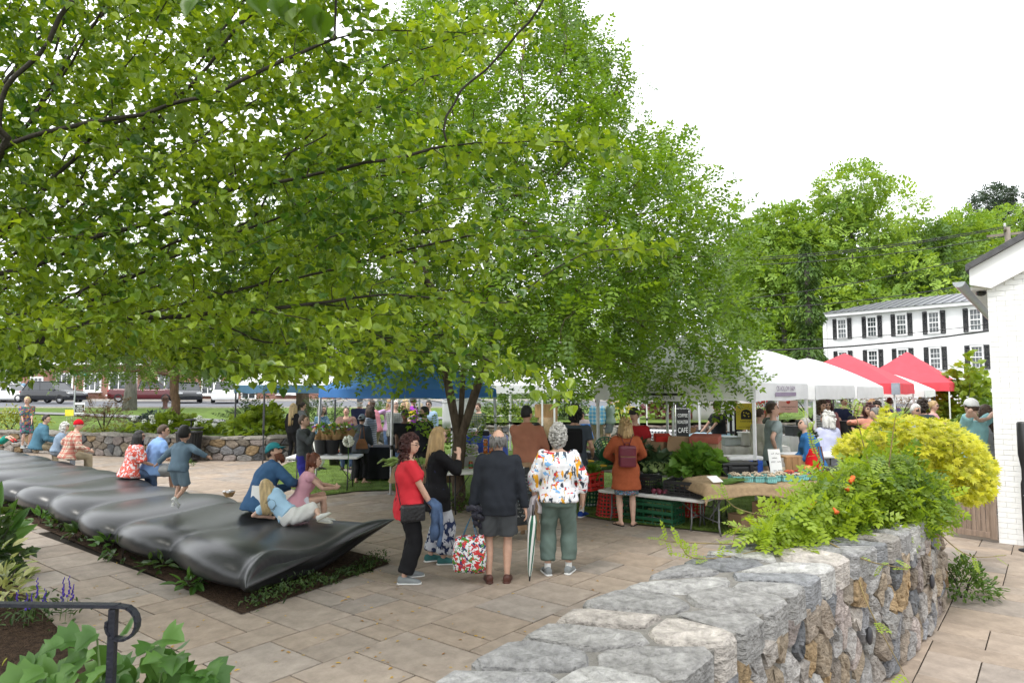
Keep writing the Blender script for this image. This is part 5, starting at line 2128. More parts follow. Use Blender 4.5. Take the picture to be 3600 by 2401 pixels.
# ---- flower stall
fa,fb=gp(1105,1612,.74),gp(1240,1606,.74)
folding_table('white folding table of flower buckets under the slate canopy',(fa.x-.7,fa.y+.3),(fb.x+.1,fb.y),.75,.74,None,m_plast_k)
m_white_fl=pm('white_petals',(.72,.74,.66),.8,.12,30,.6,40)
for i,(px,py,lb)in enumerate([(1118,1600,'left black bucket with kraft-wrapped bouquet on the flower table'),(1158,1600,'middle black bucket of kraft-wrapped flowers on the flower table'),(1205,1597,'right black bucket with purple and orange blooms')]):
 p=gp(px,py,.76)
 root=thing('flower_bucket',lb,'bucket',p+Vector((0,.25,0)),0,'flower buckets')
 q=MB()
 q.lathe([(.12,0),(.16,.3),(.17,.3),(.17,.32),(.15,.31)],seg=18)
 q.build('pail',m_plast_k,root,True)
 for k in range(2):
  q=MB()
  N=12
  rings=[]
  for(rr,zz_)in((.05,.22),(.09,.34),(.17,.47+.05*k)):
   rings.append([Vector((rr*math.cos(t*6.283/N)+.08*(2*k-1),rr*math.sin(t*6.283/N),zz_+(.06*math.sin(t*2.6)if rr>.16 else 0)))for t in range(N)])
  q.loft(rings,False)
  q.build('paper_wrap',m_kraft,root,True)
 gq=np.random.default_rng(i)
 n=90
 dd=gq.normal(0,1,(n,3))
 dd[:,2]=abs(dd[:,2])
 dd/=np.linalg.norm(dd,axis=1)[:,None]
 link('stems',scatter_leaves('stems',leaf_template('oval'),dd*np.array([.2,.16,.16])+np.array([0,0,.45]),dd,np.tile([0,0,1.],(n,1)),gq.uniform(.06,.12,n),m_lett,gq.random(n)),root,kind='stuff')
 for k in range(9):
  q=MB()
  q.ball((gq.uniform(-.18,.18),gq.uniform(-.15,.1),.52+gq.uniform(0,.12)),(.035,.035,.025),8,5)
  q.build('bloom',[m_white_fl,pm('orange_petals',(.7,.25,.04),.8,.1,8),pm('purple_petals',(.22,.08,.35),.8,.1,8),pm('yellow_petals',(.75,.52,.05),.8,.1,8)][(k+i)%4],root,True)
for i,(px,py)in enumerate([(1135,1655),(1188,1650),(1225,1648)]):
 p=gp(px,py)
 q=MB()
 q.lathe([(.14,0),(.18,.42),(.19,.42),(.19,.44),(.16,.43)],seg=16)
 q.build('bucket',m_plast_k if i!=1 else pm('bucket_green',(.01,.06,.035),.5),None,True,Vector((p.x,p.y+1.2,.03)),label=['black bucket standing in shade under the left of the flower table','dark green bucket under the flower table','black bucket under the right end of the flower table'][i],category='bucket')
d0,d1=gp(1246,1692),gp(1376,1696)
cloth_table('table under a black cloth to the grass where the tote carrier stands',(d0.x,d0.y),(d1.x+.3,d1.y+.3),.75,.8,pm('black_cloth',(.012,.012,.014),.85,.2,6,.4,12),.74)
root=thing('white_hydrangea','large white hydrangea bloom at the flower stall','flower',Vector((gp(1225,1560,1.15).x,gp(1225,1560,1.15).y,1.2)))
for k in range(60):
 pass
q=MB()
for k in range(70):
 v=Vector((g.gauss(0,1),g.gauss(0,1),g.gauss(0,1))).normalized()
 q.ball(v*.09,.026,6,4)
q.build('flower_head',m_white_fl,root,True,kind='stuff')
q=MB()
q.tube([(0,0,-.1),(0,.02,-.45)],.008,6)
q.build('stem',m_lett,root)
# ---- stalls farther back
def gpz(px,py,z):
 p=gp(px,py,z)
 return(p.x,p.y)
cloth_table('table under a royal blue cloth behind the trunk',(at(1632,1512,18.5).x,18.5),(at(1748,1512,18.2).x,18.2),.8,.92,pm('royal_blue_cloth',(.03,.06,.28),.8,.12,5,.4,9),.8)
for i,(px,lb,mt)in enumerate([(1648,'grey mailbox-like scale on the blue cloth',m_ps),(1668,'red and white checked box on the blue cloth',None),(1702,'dark kitchen scale with blue front on the blue cloth',m_plast_k)]):
 p=at(px,1505,18.7)
 root=thing('stall_scale' if i!=1 else 'checked_box',lb,'scale' if i!=1 else 'box',Vector((p.x,18.65,.925)))
 q=MB()
 q.bbox((0,0,.06),(.2 if i<2 else .3,.2,.12),.015)
 if mt is None:
  mt=pm('checked_card',(.7,.3,.28),.7,.35,30)
 q.build('body',mt,root)
 q=MB()
 q.bbox((0,0,.15),(.24 if i!=1 else .12,.2,.02 if i==2 else .08),.01)
 q.build('pan' if i!=1 else 'lid',m_ps if i!=1 else m_paper,root)
 # gingham
def gingham(name,c1,c2,size):
 m,nt,n,l,b=nodes_of(name)
 tc=n.new('ShaderNodeTexCoord')
 sp=n.new('ShaderNodeSeparateXYZ')
 l.new(tc.outputs['Object'],sp.inputs['Vector'])
 outs=[]
 for ax_ in('X','Z'):
  a=n.new('ShaderNodeMath');a.operation='DIVIDE';a.inputs[1].default_value=size
  f=n.new('ShaderNodeMath');f.operation='FRACT'
  g_=n.new('ShaderNodeMath');g_.operation='GREATER_THAN';g_.inputs[1].default_value=.5
  l.new(sp.outputs[ax_],a.inputs[0]);l.new(a.outputs[0],f.inputs[0]);l.new(f.outputs[0],g_.inputs[0])
  outs.append(g_)
 ad=n.new('ShaderNodeMath');ad.operation='ADD'
 l.new(outs[0].outputs[0],ad.inputs[0]);l.new(outs[1].outputs[0],ad.inputs[1])
 hf=n.new('ShaderNodeMath');hf.operation='MULTIPLY';hf.inputs[1].default_value=.5
 l.new(ad.outputs[0],hf.inputs[0])
 mx=n.new('ShaderNodeMix');mx.data_type='RGBA'
 mx.inputs['A'].default_value=rgb(c1);mx.inputs['B'].default_value=rgb(c2)
 l.new(hf.outputs[0],mx.inputs['Factor'])
 l.new(mx.outputs['Result'],b.inputs['Base Color'])
 b.inputs['Roughness'].default_value=.85
 return m
cloth_table('table with a black and white gingham cloth behind the red-shirted person',(at(2262,1490,19.5).x,19.5),(at(2372,1490,19.2).x,19.2),.8,1.0,gingham('gingham_cloth',(.75,.75,.76),(.05,.05,.07),.09),.5)
cloth_table('pale blue cloth table where the vendor in black works',(at(2424,1505,17.8).x,17.8),(at(2545,1505,17.4).x,17.4),.8,1.02,pm('pale_blue_cloth',(.36,.52,.62),.85,.1,4,.3,8),.5)
cloth_table('long white patterned cloth table in the middle of the market',(at(2538,1525,14.8).x,14.8),(at(2775,1525,14.6).x,14.6),.8,.96,pm('cream_lace_cloth',(.66,.65,.61),.9,.14,9,.3,14),.66)
cloth_table('white cloth table with grey bins behind the young person',(at(2770,1520,17.2).x,17.2),(at(2910,1520,17.4).x,17.4),.8,1.0,m_paper,.6)
for i,(px,Y,z,w,h,c,lb)in enumerate([(2628,14.9,.97,.34,.26,(.7,.69,.66),'white tub on the long patterned table'),(2565,15.0,.97,.4,.16,(.55,.6,.62),'translucent bin on the long patterned table'),(2800,17.5,1.0,.5,.22,(.06,.065,.07),'black lidded bin behind the young person'),
(2835,17.6,1.0,.45,.2,(.16,.17,.175),'dark grey bin next to the black one'),(2980,18.6,.9,.55,.4,(.03,.03,.032),'black box on the counter beside the tan carton'),(2955,19.2,.95,.7,.3,(.33,.2,.12),'open tan carton on the counter behind the grey-haired person'),
(2820,18.4,1.1,.5,.22,(.02,.03,.022),'dark crate of seedlings near the hanging red flowers')]):
 p=at(px,1500,Y)
 root=thing('storage_bin',lb,'bin',Vector((p.x,Y,z)),.2*i)
 q=MB()
 q.bbox((0,0,h/2),(w,.3,h),.02)
 q.build('body',pm('bin_%d'%i,c,.5,.08,6),root)
 q=MB()
 q.bbox((0,0,h+.012),(w+.03,.33,.03),.01)
 q.build('lid',pm('bin_lid_%d'%i,[x*.85 for x in c],.5,.08,6),root)
cloth_table('counter with striped cloth under the second and third white tents',(at(2960,1530,18).x,18.4),(at(3150,1530,21).x,20.6),.8,.92,pm('striped_cloth',(.25,.12,.09),.85,.5,3,stretch=(1,1,12)),.6)
# tall coffee banner
cbp=at(2402,1500,19.2)
ban=thing('banner','tall black coffee banner with white lettering','banner',Vector((cbp.x,19.2,0)),R(4))
bwid=.385
q=MB()
q.box((0,0,1.02),(bwid,.012,2.0))
q.build('panel',pm('banner_black',(.018,.018,.02),.6,.1,5),ban)
for s_ in(-1,1):
 q=MB()
 q.tube([(s_*(bwid/2+.012),.02,0),(s_*(bwid/2+.012),.02,2.06)],.012,8)
 q.build('pole',m_ps,ban,True)
q=MB()
q.lathe([(.001,0),(.12,0),(.12,.004),(.001,.004)],seg=26)
me=q.mesh('emblem',m_wht_ink)
me.transform(Matrix.Translation((0,-.008,1.84))@Matrix.Rotation(R(90),4,'X')@Matrix.Scale(1.25,4,(0,1,0)))
link('emblem',me,ban)
q=MB()
for k,(x,z,a)in enumerate([(-.05,1.82,.3),(.02,1.86,-.2),(.05,1.79,-.5),(-.01,1.78,.1),(.06,1.90,.4)]):
 q.ball((x,-.016,z),(.016,.004,.045),8,6,Matrix.Rotation(a,3,'Y'))
 q.tube([(x,-.016,z-.04),(x*.5,-.016,1.70)],.004,4)
q.build('emblem_beans',m_ink,ban,True)
for s,z,sz_,sx in(('KRAFTED BREW LAB',1.635,.052,.78),('COFFEE',1.44,.135,.62),('ROASTER',1.26,.135,.53),('CAFÉ',1.03,.20,.62),('BEANS',.77,.16,.62)):
 lettering(s,sz_,m_wht_ink,ban,(-.015,-.009,z),(1,0,0),(0,0,1),sx=sx)
q=MB()
q.box((.165,-.009,1.2),(.008,.004,.7))
q.add([(.145,-.011,1.55),(.185,-.011,1.55),(.165,-.011,1.60)],[(0,1,2)])
q.build('arrow',m_wht_ink,ban)
# yellow hanging sign
ysp=at(2622,1412,14.2)
ys=thing('hanging_sign','yellow hanging sign with a black arch and sun rays','sign',Vector((ysp.x,14.2,0)),R(-12))
q=MB()
q.box((0,0,1.62),(.40,.008,.54))
q.build('panel',pm('sign_yellow',(.62,.50,.035),.6,.04,5),ys)
q=MB()
pts=[(-.105,1.56),(.105,1.56)]+[(.105*math.cos(t),1.66+.105*math.sin(t))for t in[math.pi*k/12 for k in range(13)]]
q.add([(x,-.007,z)for x,z in pts],[tuple(range(len(pts)))])
q.build('arch',m_ink,ys)
q=MB()
for k in range(13):
 t=math.pi*k/12
 q.bar((.13*math.cos(t),-.007,1.66+.13*math.sin(t)),((.16+.03*(k%2))*math.cos(t),-.007,1.66+(.16+.03*(k%2))*math.sin(t)),.005,.005)
for k in range(5):
 q.bar((0,-.010,1.58),(.05*math.sin((k-2)*.5),-.010,1.58+.13*math.cos((k-2)*.4)),.006,.004)
q.build('rays',m_ink,ys)
q=MB()
for k in range(7):
 q.ball((.05*math.sin((k-3)*.6),-.012,1.66+.04*math.cos(k*1.9)),(.014,.003,.014),7,5)
q.build('stem_print',pm('sign_yellow',(.62,.50,.035)),ys)
lettering('SUNNY STEMS',.042,m_ink,ys,(0,-.007,1.515),(1,0,0),(0,0,1),sx=.9)
lettering('Flower Farm  New Milford CT',.024,m_ink,ys,(0,-.007,1.40),(1,0,0),(0,0,1))
q=MB()
for s_ in(-1,1):
 q.tube([(s_*.19,0,1.89),(s_*.19,.02,2.05)],.004,4)
q.build('cord',m_ink,ys)
# pink sign
pk=at(2771,1412,17.0)
ps=thing('hanging_sign','pale pink sign for certified organic produce under the second tent','sign',Vector((pk.x,17.0,0)),R(-4))
q=MB()
q.box((0,0,1.75),(.46,.008,.30))
q.build('panel',pm('sign_pink',(.72,.42,.36),.6,.04,5),ps)
q=MB()
q.ball((0,-.006,1.865),(.05,.004,.05),14,10)
q.build('emblem',pm('sign_red',(.55,.04,.03),.6),ps,True)
lettering('Certified Organic Produce',.042,m_ink,ps,(0,-.007,1.745),(1,0,0),(0,0,1),sx=.82)
lettering('Washington, CT',.032,m_ink,ps,(0,-.007,1.685),(1,0,0),(0,0,1),sx=.82)
q=MB()
for s_ in(-1,1):
 q.tube([(s_*.21,0,1.9),(s_*.21,.02,2.1)],.004,4)
q.build('cord',m_ink,ps)
# sandwich board
sb=gp(1838,1905)
sbr=thing('chalkboard_sign','chalk-lettered sandwich board in a weathered wooden frame','sign',Vector((sb.x+.02,sb.y,0)),R(28))
m_cw=pm('sandwich_wood',(.26,.17,.10),.85,.3,8,.4,40)
T=Matrix.Rotation(R(-13),3,'X')
bw_,bh_=.50,1.12
for s_ in(-1,1):
 q=MB()
 q.box(T@Vector((s_*bw_/2,0,bh_/2)),(.06,.025,bh_),T)
 q.build('stile',m_cw,sbr)
for z in(.2,bh_-.03):
 q=MB()
 q.box(T@Vector((0,0,z)),(bw_-.06,.024,.07),T)
 q.build('rail',m_cw,sbr)
q=MB()
q.box(T@Vector((0,.004,.66)),(bw_-.05,.01,.86),T)
q.build('board',pm('chalk_slate',(.03,.033,.036),.9,.4,6),sbr)
T2=Matrix.Rotation(R(13),3,'X')
for s_ in(-1,1):
 q=MB()
 q.box(T2@Vector((s_*bw_/2,0,bh_/2))+Vector((0,.5,0)),(.06,.025,bh_),T2)
 q.build('rear_leg',m_cw,sbr)
m_chalk=pm('white_chalk',(.62,.64,.64),.95,.2,30)
m_chalkb=pm('blue_chalk',(.25,.42,.5),.95,.2,30)
lettering('FARM',.09,m_chalk,sbr,T@Vector((0.02,-.012,1.03)),(1,0,0),T@Vector((0,0,1)),sx=.9,shear=.2)
scribble(sbr,T,-.012,[(.94-i*.052,.19 if i not in(6,8)else .1,.017 if i<11 else .03,m_chalkb if 5<=i<=7 else m_chalk)for i in range(12)])
q=MB()
q.bbox((0,0,.3),(.42,.36,.6),.02)
bx=at(1925,1470,24)
lc=thing('display_crate','wooden crate standing on a cloth-covered stand near the shrubs','crate',Vector((bx.x,24,0)))
q=MB()
q.lathe([(.42,0),(.36,1.0),(.34,1.2)],seg=12)
q.build('cloth_base',m_burlap,lc,True)
q=MB()
q.bbox((-.05,0,1.42),(.78,.3,.46),.01)
q.build('box',m_wood,lc)
# ================================================================== people
SKIN=[(.56,.34,.25),(.60,.38,.29),(.42,.25,.17),(.17,.095,.065),(.52,.30,.21)]
PENDING=[]
def skin_mat(k):
 return pm('skin_%d'%k,SKIN[k],.5,.10,14,.12,60,spec=.35)
def cloth(name,col,rough=.85,var=.12,sc=5.0,bump=.5,bs=7.0):
 return pm(name,col,rough,var,sc,bump,bs,spec=.15,dist=.02)
def n_math(n,l,op,a,b=None):
 m=n.new('ShaderNodeMath')
 m.operation=op
 for i,v in enumerate((a,b)):
  if v is None:
   continue
  if isinstance(v,(int,float)):
   m.inputs[i].default_value=v
  else:
   l.new(v,m.inputs[i])
 return m.outputs[0]
def n_mix(n,l,fac,a,b):
 m=n.new('ShaderNodeMix')
 m.data_type='RGBA'
 for k,v in(('Factor',fac),('A',a),('B',b)):
  if isinstance(v,tuple):
   m.inputs[k].default_value=rgb(v)
  elif isinstance(v,(int,float)):
   m.inputs[k].default_value=v
  else:
   l.new(v,m.inputs[k])
 return m.outputs['Result']
def fold_bump(n,l,b,tc,s=.4):
 nz=n.new('ShaderNodeTexNoise')
 nz.inputs['Scale'].default_value=7
 bp=n.new('ShaderNodeBump')
 bp.inputs['Strength'].default_value=s
 bp.inputs['Distance'].default_value=.02
 l.new(tc.outputs['Object'],nz.inputs['Vector'])
 l.new(nz.outputs['Fac'],bp.inputs['Height'])
 l.new(bp.outputs['Normal'],b.inputs['Normal'])
 b.inputs['Roughness'].default_value=.85
 b.inputs['Specular IOR Level'].default_value=.15
def plaid(name,base,c1,c2,size=.07,w=.45):
 """woven check: two sets of bands crossing"""
 if name in MATS:
  return MATS[name]
 m,nt,n,l,b=nodes_of(name)
 tc=n.new('ShaderNodeTexCoord')
 sp=n.new('ShaderNodeSeparateXYZ')
 l.new(tc.outputs['Object'],sp.inputs['Vector'])
 col=base
 for ax_,c,k in(('X',c1,1.0),('Z',c1,1.0),('X',c2,2.0),('Z',c2,2.0)):
  f=n_math(n,l,'FRACT',n_math(n,l,'DIVIDE',sp.outputs[ax_],size*(1 if k==1 else 1.0)))
  if k==1:
   g=n_math(n,l,'LESS_THAN',f,w)
  else:
   g=n_math(n,l,'LESS_THAN',n_math(n,l,'ABSOLUTE',n_math(n,l,'SUBTRACT',f,.72)),.05)
  col=n_mix(n,l,n_math(n,l,'MULTIPLY',g,.6),col,c)
 l.new(col,b.inputs['Base Color'])
 fold_bump(n,l,b,tc)
 MATS[name]=m
 return m
def stripes(name,c1,c2,size=.03,axis='Z',w=.5):
 if name in MATS:
  return MATS[name]
 m,nt,n,l,b=nodes_of(name)
 tc=n.new('ShaderNodeTexCoord')
 sp=n.new('ShaderNodeSeparateXYZ')
 l.new(tc.outputs['Object'],sp.inputs['Vector'])
 g=n_math(n,l,'LESS_THAN',n_math(n,l,'FRACT',n_math(n,l,'DIVIDE',sp.outputs[axis],size)),w)
 l.new(n_mix(n,l,g,c1,c2),b.inputs['Base Color'])
 fold_bump(n,l,b,tc)
 MATS[name]=m
 return m
def blotch(name,ground,inks,scale=12.0,th=.57,stretch=(1,1,1)):
 """printed fabric: patches of each ink over the ground colour"""
 if name in MATS:
  return MATS[name]
 m,nt,n,l,b=nodes_of(name)
 tc=n.new('ShaderNodeTexCoord')
 col=ground
 for i,c in enumerate(inks):
  mp=n.new('ShaderNodeMapping')
  mp.inputs['Location'].default_value=(3.7*i,1.9*i,5.1*i)
  mp.inputs['Scale'].default_value=stretch if i%2==0 else(stretch[2],stretch[1],stretch[0])
  l.new(tc.outputs['Object'],mp.inputs['Vector'])
  nz=n.new('ShaderNodeTexNoise')
  nz.inputs['Scale'].default_value=scale*(1+.15*i)
  nz.inputs['Detail'].default_value=2.5
  nz.inputs['Distortion'].default_value=.6
  l.new(mp.outputs['Vector'],nz.inputs['Vector'])
  g=n_math(n,l,'GREATER_THAN',nz.outputs['Fac'],th)
  col=n_mix(n,l,g,col,c)
 l.new(col,b.inputs['Base Color'])
 fold_bump(n,l,b,tc,.3)
 MATS[name]=m
 return m
def ik(a,c,l1,l2,pole):
 d=c-a
 L=min(d.length,(l1+l2)*.999)
 u=d.normalized()if d.length>1e-6 else Vector((0,0,-1))
 x=(l1*l1-l2*l2+L*L)/(2*L)
 h=math.sqrt(max(0,l1*l1-x*x))
 p=Vector(pole)
 p=p-u*p.dot(u)
 p=p.normalized()if p.length>1e-6 else u.orthogonal().normalized()
 return a+u*x+p*h,a+u*L
def ring(c,rx,ry,X,Y,n=16,pw=1.0):
 out=[]
 for k in range(n):
  t=2*math.pi*k/n
  cx,sy=math.cos(t),math.sin(t)
  if pw!=1.0:
   cx=math.copysign(abs(cx)**pw,cx)
   sy=math.copysign(abs(sy)**pw,sy)
  out.append(c+X*(rx*cx)+Y*(ry*sy))
 return out
def limb(mb,pts,rr,n=10):
 mb.tube(pts,rr,n)
 for p,r_ in zip(pts,rr):
  mb.ball(p,r_*.995,10,8)
TORSO_M=[(-.055,.070,.056),(-.02,.095,.068),(.03,.097,.068),(.08,.090,.064),(.13,.092,.064),(.19,.104,.068),(.25,.112,.066),(.29,.112,.056),(.315,.085,.046),(.333,.040,.038)]
TORSO_F=[(-.055,.072,.058),(-.02,.103,.072),(.03,.104,.070),(.08,.088,.060),(.13,.082,.057),(.19,.092,.066),(.235,.099,.070),(.28,.096,.054),(.31,.075,.044),(.333,.034,.034)]
def bake(o,vox,smooth=3,fac=.5):
 md=o.modifiers.new('skin','REMESH')
 md.mode='VOXEL'
 md.voxel_size=vox
 md.use_smooth_shade=True
 if smooth:
  ms=o.modifiers.new('soften','SMOOTH')
  ms.iterations=smooth
  ms.factor=fac
 PENDING.append(o)
 return o
def person(label,pos,face,H=1.7,sex='m',girth=1.0,pose=None,top=None,bottom=None,shoes=None,hair=None,skin=0,res=.014,headk=1.0,belly=0.0,group=None,layer=None,**ex):
 pose=pose or{}
 root=thing('person',label,'person',pos,-R(face),group)
 V3=lambda t:Vector(t)*H
 P=V3(pose.get('pelvis',(0,0,.515)))
 lean,side,twist,hunch=(R(pose.get(k,0))for k in('lean','side','twist','hunch'))
 tor=TORSO_M if sex=='m' else TORSO_F
 def spine(t):
  c=P.copy()
  n=8
  for i in range(n):
   tt=t*(i+.5)/n
   a=lean+hunch*max(0,tt)/.33
   U=Vector((math.sin(side),math.sin(a)*math.cos(side),math.cos(a)*math.cos(side)))
   c+=U*(t*H/n)
  a=lean+hunch*max(0,t)/.33
  U=Vector((math.sin(side),math.sin(a)*math.cos(side),math.cos(a)*math.cos(side))).normalized()
  tw=twist*min(1,max(0,t)/.3)
  X=Vector((math.cos(tw),-math.sin(tw),0))
  X=(X-U*X.dot(U)).normalized()
  Y=U.cross(X)
  return c,X,Y,U
 def torso_rings(t0,t1,infl,k=1.0,flare=0.0):
  out=[]
  ts=[t0]+[t for t,_,_ in tor if t0+.008<t<t1-.008]+[t1]
  for t in ts:
   tt=max(-.055,min(.333,t))
   for i in range(len(tor)-1):
    if tor[i][0]<=tt<=tor[i+1][0]:
     f=(tt-tor[i][0])/(tor[i+1][0]-tor[i][0])
     rx=tor[i][1]*(1-f)+tor[i+1][1]*f
     ry=tor[i][2]*(1-f)+tor[i+1][2]*f
     break
   if t<-.02:
    rx,ry=max(rx,.092),max(ry,.064)
   c,X,Y,U=spine(t)
   gk=girth if t<.27 else 1+(girth-1)*.5
   bl=belly*math.exp(-((t-.08)/.07)**2)*H
   if sex=='f' and .16<t<.28:
    bl+=.012*H*math.sin(math.pi*(t-.16)/.12)
   fl=flare*max(0,(.06-t))*H
   out.append(ring(c+Y*bl*.6,(rx*gk)*H*k+infl+fl,(ry*gk)*H*k+infl+bl*.6+fl,X,Y,20,.9))
  return out
  # joints
 nc,nX,nY,nU=spine(.305)
 sw=(.108 if sex=='m' else .096)*H*(1+(girth-1)*.35)
 sh={'L':nc-nX*sw-nU*.018*H,'R':nc+nX*sw-nU*.018*H}
 for s_ in 'LR':
  sh[s_]+=nU*pose.get(s_+'shrug',0)*H
 pc,pX,pY,pU=spine(0)
 pX0=Vector((1,0,0))
 hips={'L':P-pX0*.054*H*(1+(girth-1)*.5)-Vector((0,0,.005*H)),'R':P+pX0*.054*H*(1+(girth-1)*.5)-Vector((0,0,.005*H))}
 J={}
 for s_,sg in(('L',-1),('R',1)):
  w=V3(pose[s_+'A'])if s_+'A' in pose else sh[s_]+Vector((sg*.035*H,.03*H,-.315*H))
  e,w=ik(sh[s_],w,.172*H,.152*H,pose.get(s_+'E',(sg*.5,-1,-.1)))
  a=V3(pose[s_+'F'])if s_+'F' in pose else Vector((sg*.058*H,0,.045*H))
  k,a=ik(hips[s_],a,.245*H,.235*H,pose.get(s_+'K',(sg*.12,1,0)))
  J[s_]=(e,w,k,a)
  # head
 hy,hp,hr=(R(q)for q in pose.get('head',(0,0,0)))
 base_c,bX,bY,bU=spine(.335)
 Rh=Matrix((bX,bY,Vector((0,0,1))*.5+bU*.5)).transposed()
 Rh=Matrix((bX,(Vector((0,0,1)).cross(bX)).normalized()if abs(bX.z)<.5 else bY,(bX.cross(Vector((0,0,1)).cross(bX))).normalized()if abs(bX.z)<.5 else bU)).transposed()
 Rh=Rh@Matrix.Rotation(-hy,3,'Z')@Matrix.Rotation(-hp,3,'X')@Matrix.Rotation(hr,3,'Y')
 hk=H*headk
 neck_up=(bU*.6+Rh@Vector((0,.12,.5))).normalized()
 hc=base_c+neck_up*(.030*H)+Rh@Vector((0,.012*hk,.066*hk))
 HR=(.0455*hk,.056*hk,.066*hk)
 sm=skin_mat(skin)
 kc=.93
 # ---- body, one skin
 b=MB()
 b.loft(torso_rings(-.05,.33,0,kc))
 limb(b,[base_c-bU*.02*H,hc-Rh@Vector((0,.012*hk,.035*hk))],[.033*H,.030*H])
 b.ball(hc,HR,20,16,Rh)
 b.ball(hc+Rh@Vector((0,.016*hk,-.034*hk)),(.034*hk,.036*hk,.030*hk),14,10,Rh)
 b.ball(hc+Rh@Vector((0,.057*hk,-.010*hk)),(.0085*hk,.012*hk,.014*hk),8,6,Rh)
 b.ball(hc+Rh@Vector((0,.050*hk,-.036*hk)),(.016*hk,.008*hk,.006*hk),8,6,Rh)
 b.ball(hc+Rh@Vector((0,.047*hk,.012*hk)),(.030*hk,.010*hk,.007*hk),8,6,Rh)
 for sg in(-1,1):
  b.ball(hc+Rh@Vector((sg*.046*hk,-.004*hk,-.006*hk)),(.007*hk,.012*hk,.018*hk),8,8,Rh)
 fs=H/1.7 if H>1.4 else H/1.6
 for s_,sg in(('L',-1),('R',1)):
  e,w,k,a=J[s_]
  ak=.9+.1*girth
  limb(b,[sh[s_],sh[s_].lerp(e,.5),e,e.lerp(w,.35),w],[.031*H*ak,.027*H*ak,.022*H*ak,.023*H*ak,.0155*H])
  limb(b,[hips[s_],hips[s_].lerp(k,.45),k,k.lerp(a,.33),a],[.052*H*ak,.045*H*ak,.030*H*ak,.033*H*ak,.019*H])
  # hand
  fd=(w-e).normalized()
  if s_+'H' in pose:
   fd=(Vector(pose[s_+'H']).normalized()*.8+fd*.2).normalized()
  pn=Vector(pose.get(s_+'P',(-sg,0.0,0)))
  pn=(pn-fd*pn.dot(fd))
  pn=pn.normalized()if pn.length>.05 else fd.orthogonal().normalized()
  sd=fd.cross(pn)*sg
  hs=fs
  pc_=w+fd*.045*hs
  Mh=Matrix((sd,fd,pn)).transposed()
  b.ball(pc_,(.040*hs,.052*hs,.017*hs),10,8,Mh)
  curl=pose.get(s_+'C',.55)
  if res>.0225:
   b.ball(pc_+fd*.05*hs,(.036*hs,.05*hs,.02*hs),8,6,Mh)
  for f_ in range(4 if res<=.0225 else 0):
   ln=(.070,.080,.074,.056)[f_]*hs
   o_=pc_+fd*.040*hs+sd*((.028,.010,-.009,-.026)[f_])*hs
   d1=(fd*math.cos(curl*.6)+pn*math.sin(curl*.6))
   d2=(fd*math.cos(curl*1.9)+pn*math.sin(curl*1.9))
   p1=o_+d1*ln*.5
   b.tube([o_-fd*.02*hs,o_,p1,p1+d2*ln*.5],[.0095*hs,.0095*hs,.009*hs,.0075*hs],7)
  if res>.0225:
   o_=w
  o_=w+fd*.02*hs+sd*.028*hs
  d1=(fd*.6+sd*.75+pn*.25).normalized()
  d2=(fd*.9+sd*.2+pn*.4*(1+curl)).normalized()
  b.tube([o_-sd*.012*hs,o_+d1*.035*hs,o_+d1*.035*hs+d2*.035*hs],[.012*hs,.011*hs,.0085*hs],7)
  # foot
  ty=R(pose.get(s_+'T',sg*8))
  tp=R(pose.get(s_+'Tp',0))
  td=Vector((math.sin(ty)*math.cos(tp),math.cos(ty)*math.cos(tp),math.sin(tp)))
  tx=Vector((math.cos(ty),-math.sin(ty),0))
  tz=tx.cross(td).normalized()
  J[s_]=(e,w,k,a,td,tx,tz,fd,pn,sd)
  b.loft([ring(a+td*(q*H)-tz*(dz*H),rx*H,rz*H,tx,tz,10)for q,dz,rx,rz in
((-.036,.024,.014,.013),(-.022,.020,.020,.022),(.02,.020,.021,.020),(.06,.027,.024,.014),(.095,.033,.022,.009),(.112,.035,.014,.006))])
 body=b.build('body',sm,root)
 bake(body,res*(.85 if res<.0152 else 1.0),2)
 body['_face']=[*(hc+Rh@Vector((0,.052*hk,0))),hk,*(Rh@Vector((1,0,0))),*(Rh@Vector((0,0,1))),*(Rh@Vector((0,1,0)))]
 # ---- clothes
 def garment(nm,mb,mat,vox=res,sm_=3):
  o=mb.build(nm,mat,root)
  return bake(o,vox,sm_)
 def make_top(t,nm):
  L=t.get('loose',.014)
  mb=MB()
  hem=t.get('hem',-.045)
  mb.loft(torso_rings(hem,t.get('neck',.325),L,1.0,t.get('flare',.12)))
  sl=t.get('sleeve','short')
  for s_,sg in(('L',-1),('R',1)):
   e,w=J[s_][0],J[s_][1]
   S=sh[s_]
   ak=.9+.1*girth
   S0=S.lerp(nc,.35)
   if sl=='none':
    mb.ball(S.lerp(nc,.2),.036*H*ak,10,8)
   elif sl=='ruffle':
    limb(mb,[S0,S+(S-S0).normalized()*.02*H],[.036*H,.048*H])
   else:
    mb.ball(S,(.033*H*ak+L),12,10)
    fr={'short':.62,'elbow':.98}.get(sl,1.0)
    q=S.lerp(e,fr)
    wd=t.get('wide',1.0)
    mb.tube([S,S.lerp(e,fr*.5),q],[.034*H*ak+L,(.031*H*ak+L)*(1+(wd-1)*.5),((.028 if sl=='short' else .025)*H*ak+L)*wd],12)
    if sl in('long','threeq'):
     mb.ball(e,.025*H*ak+L*.9,10,8)
     q=e.lerp(w,.97 if sl=='long' else .6)
     mb.tube([e,e.lerp(w,.5),q],[.026*H*ak+L*.9,.024*H*ak+L*.8,.0185*H+L*.8],12)
  if t.get('collar'):
   c,X,Y,U=spine(.322)
   c2_,X2,Y2,U2=spine(.352)
   mb.loft([ring(c,.060*H,.052*H,X,Y,16),ring(c2_-Y2*.006*H,.047*H,.045*H,X2,Y2,16)])
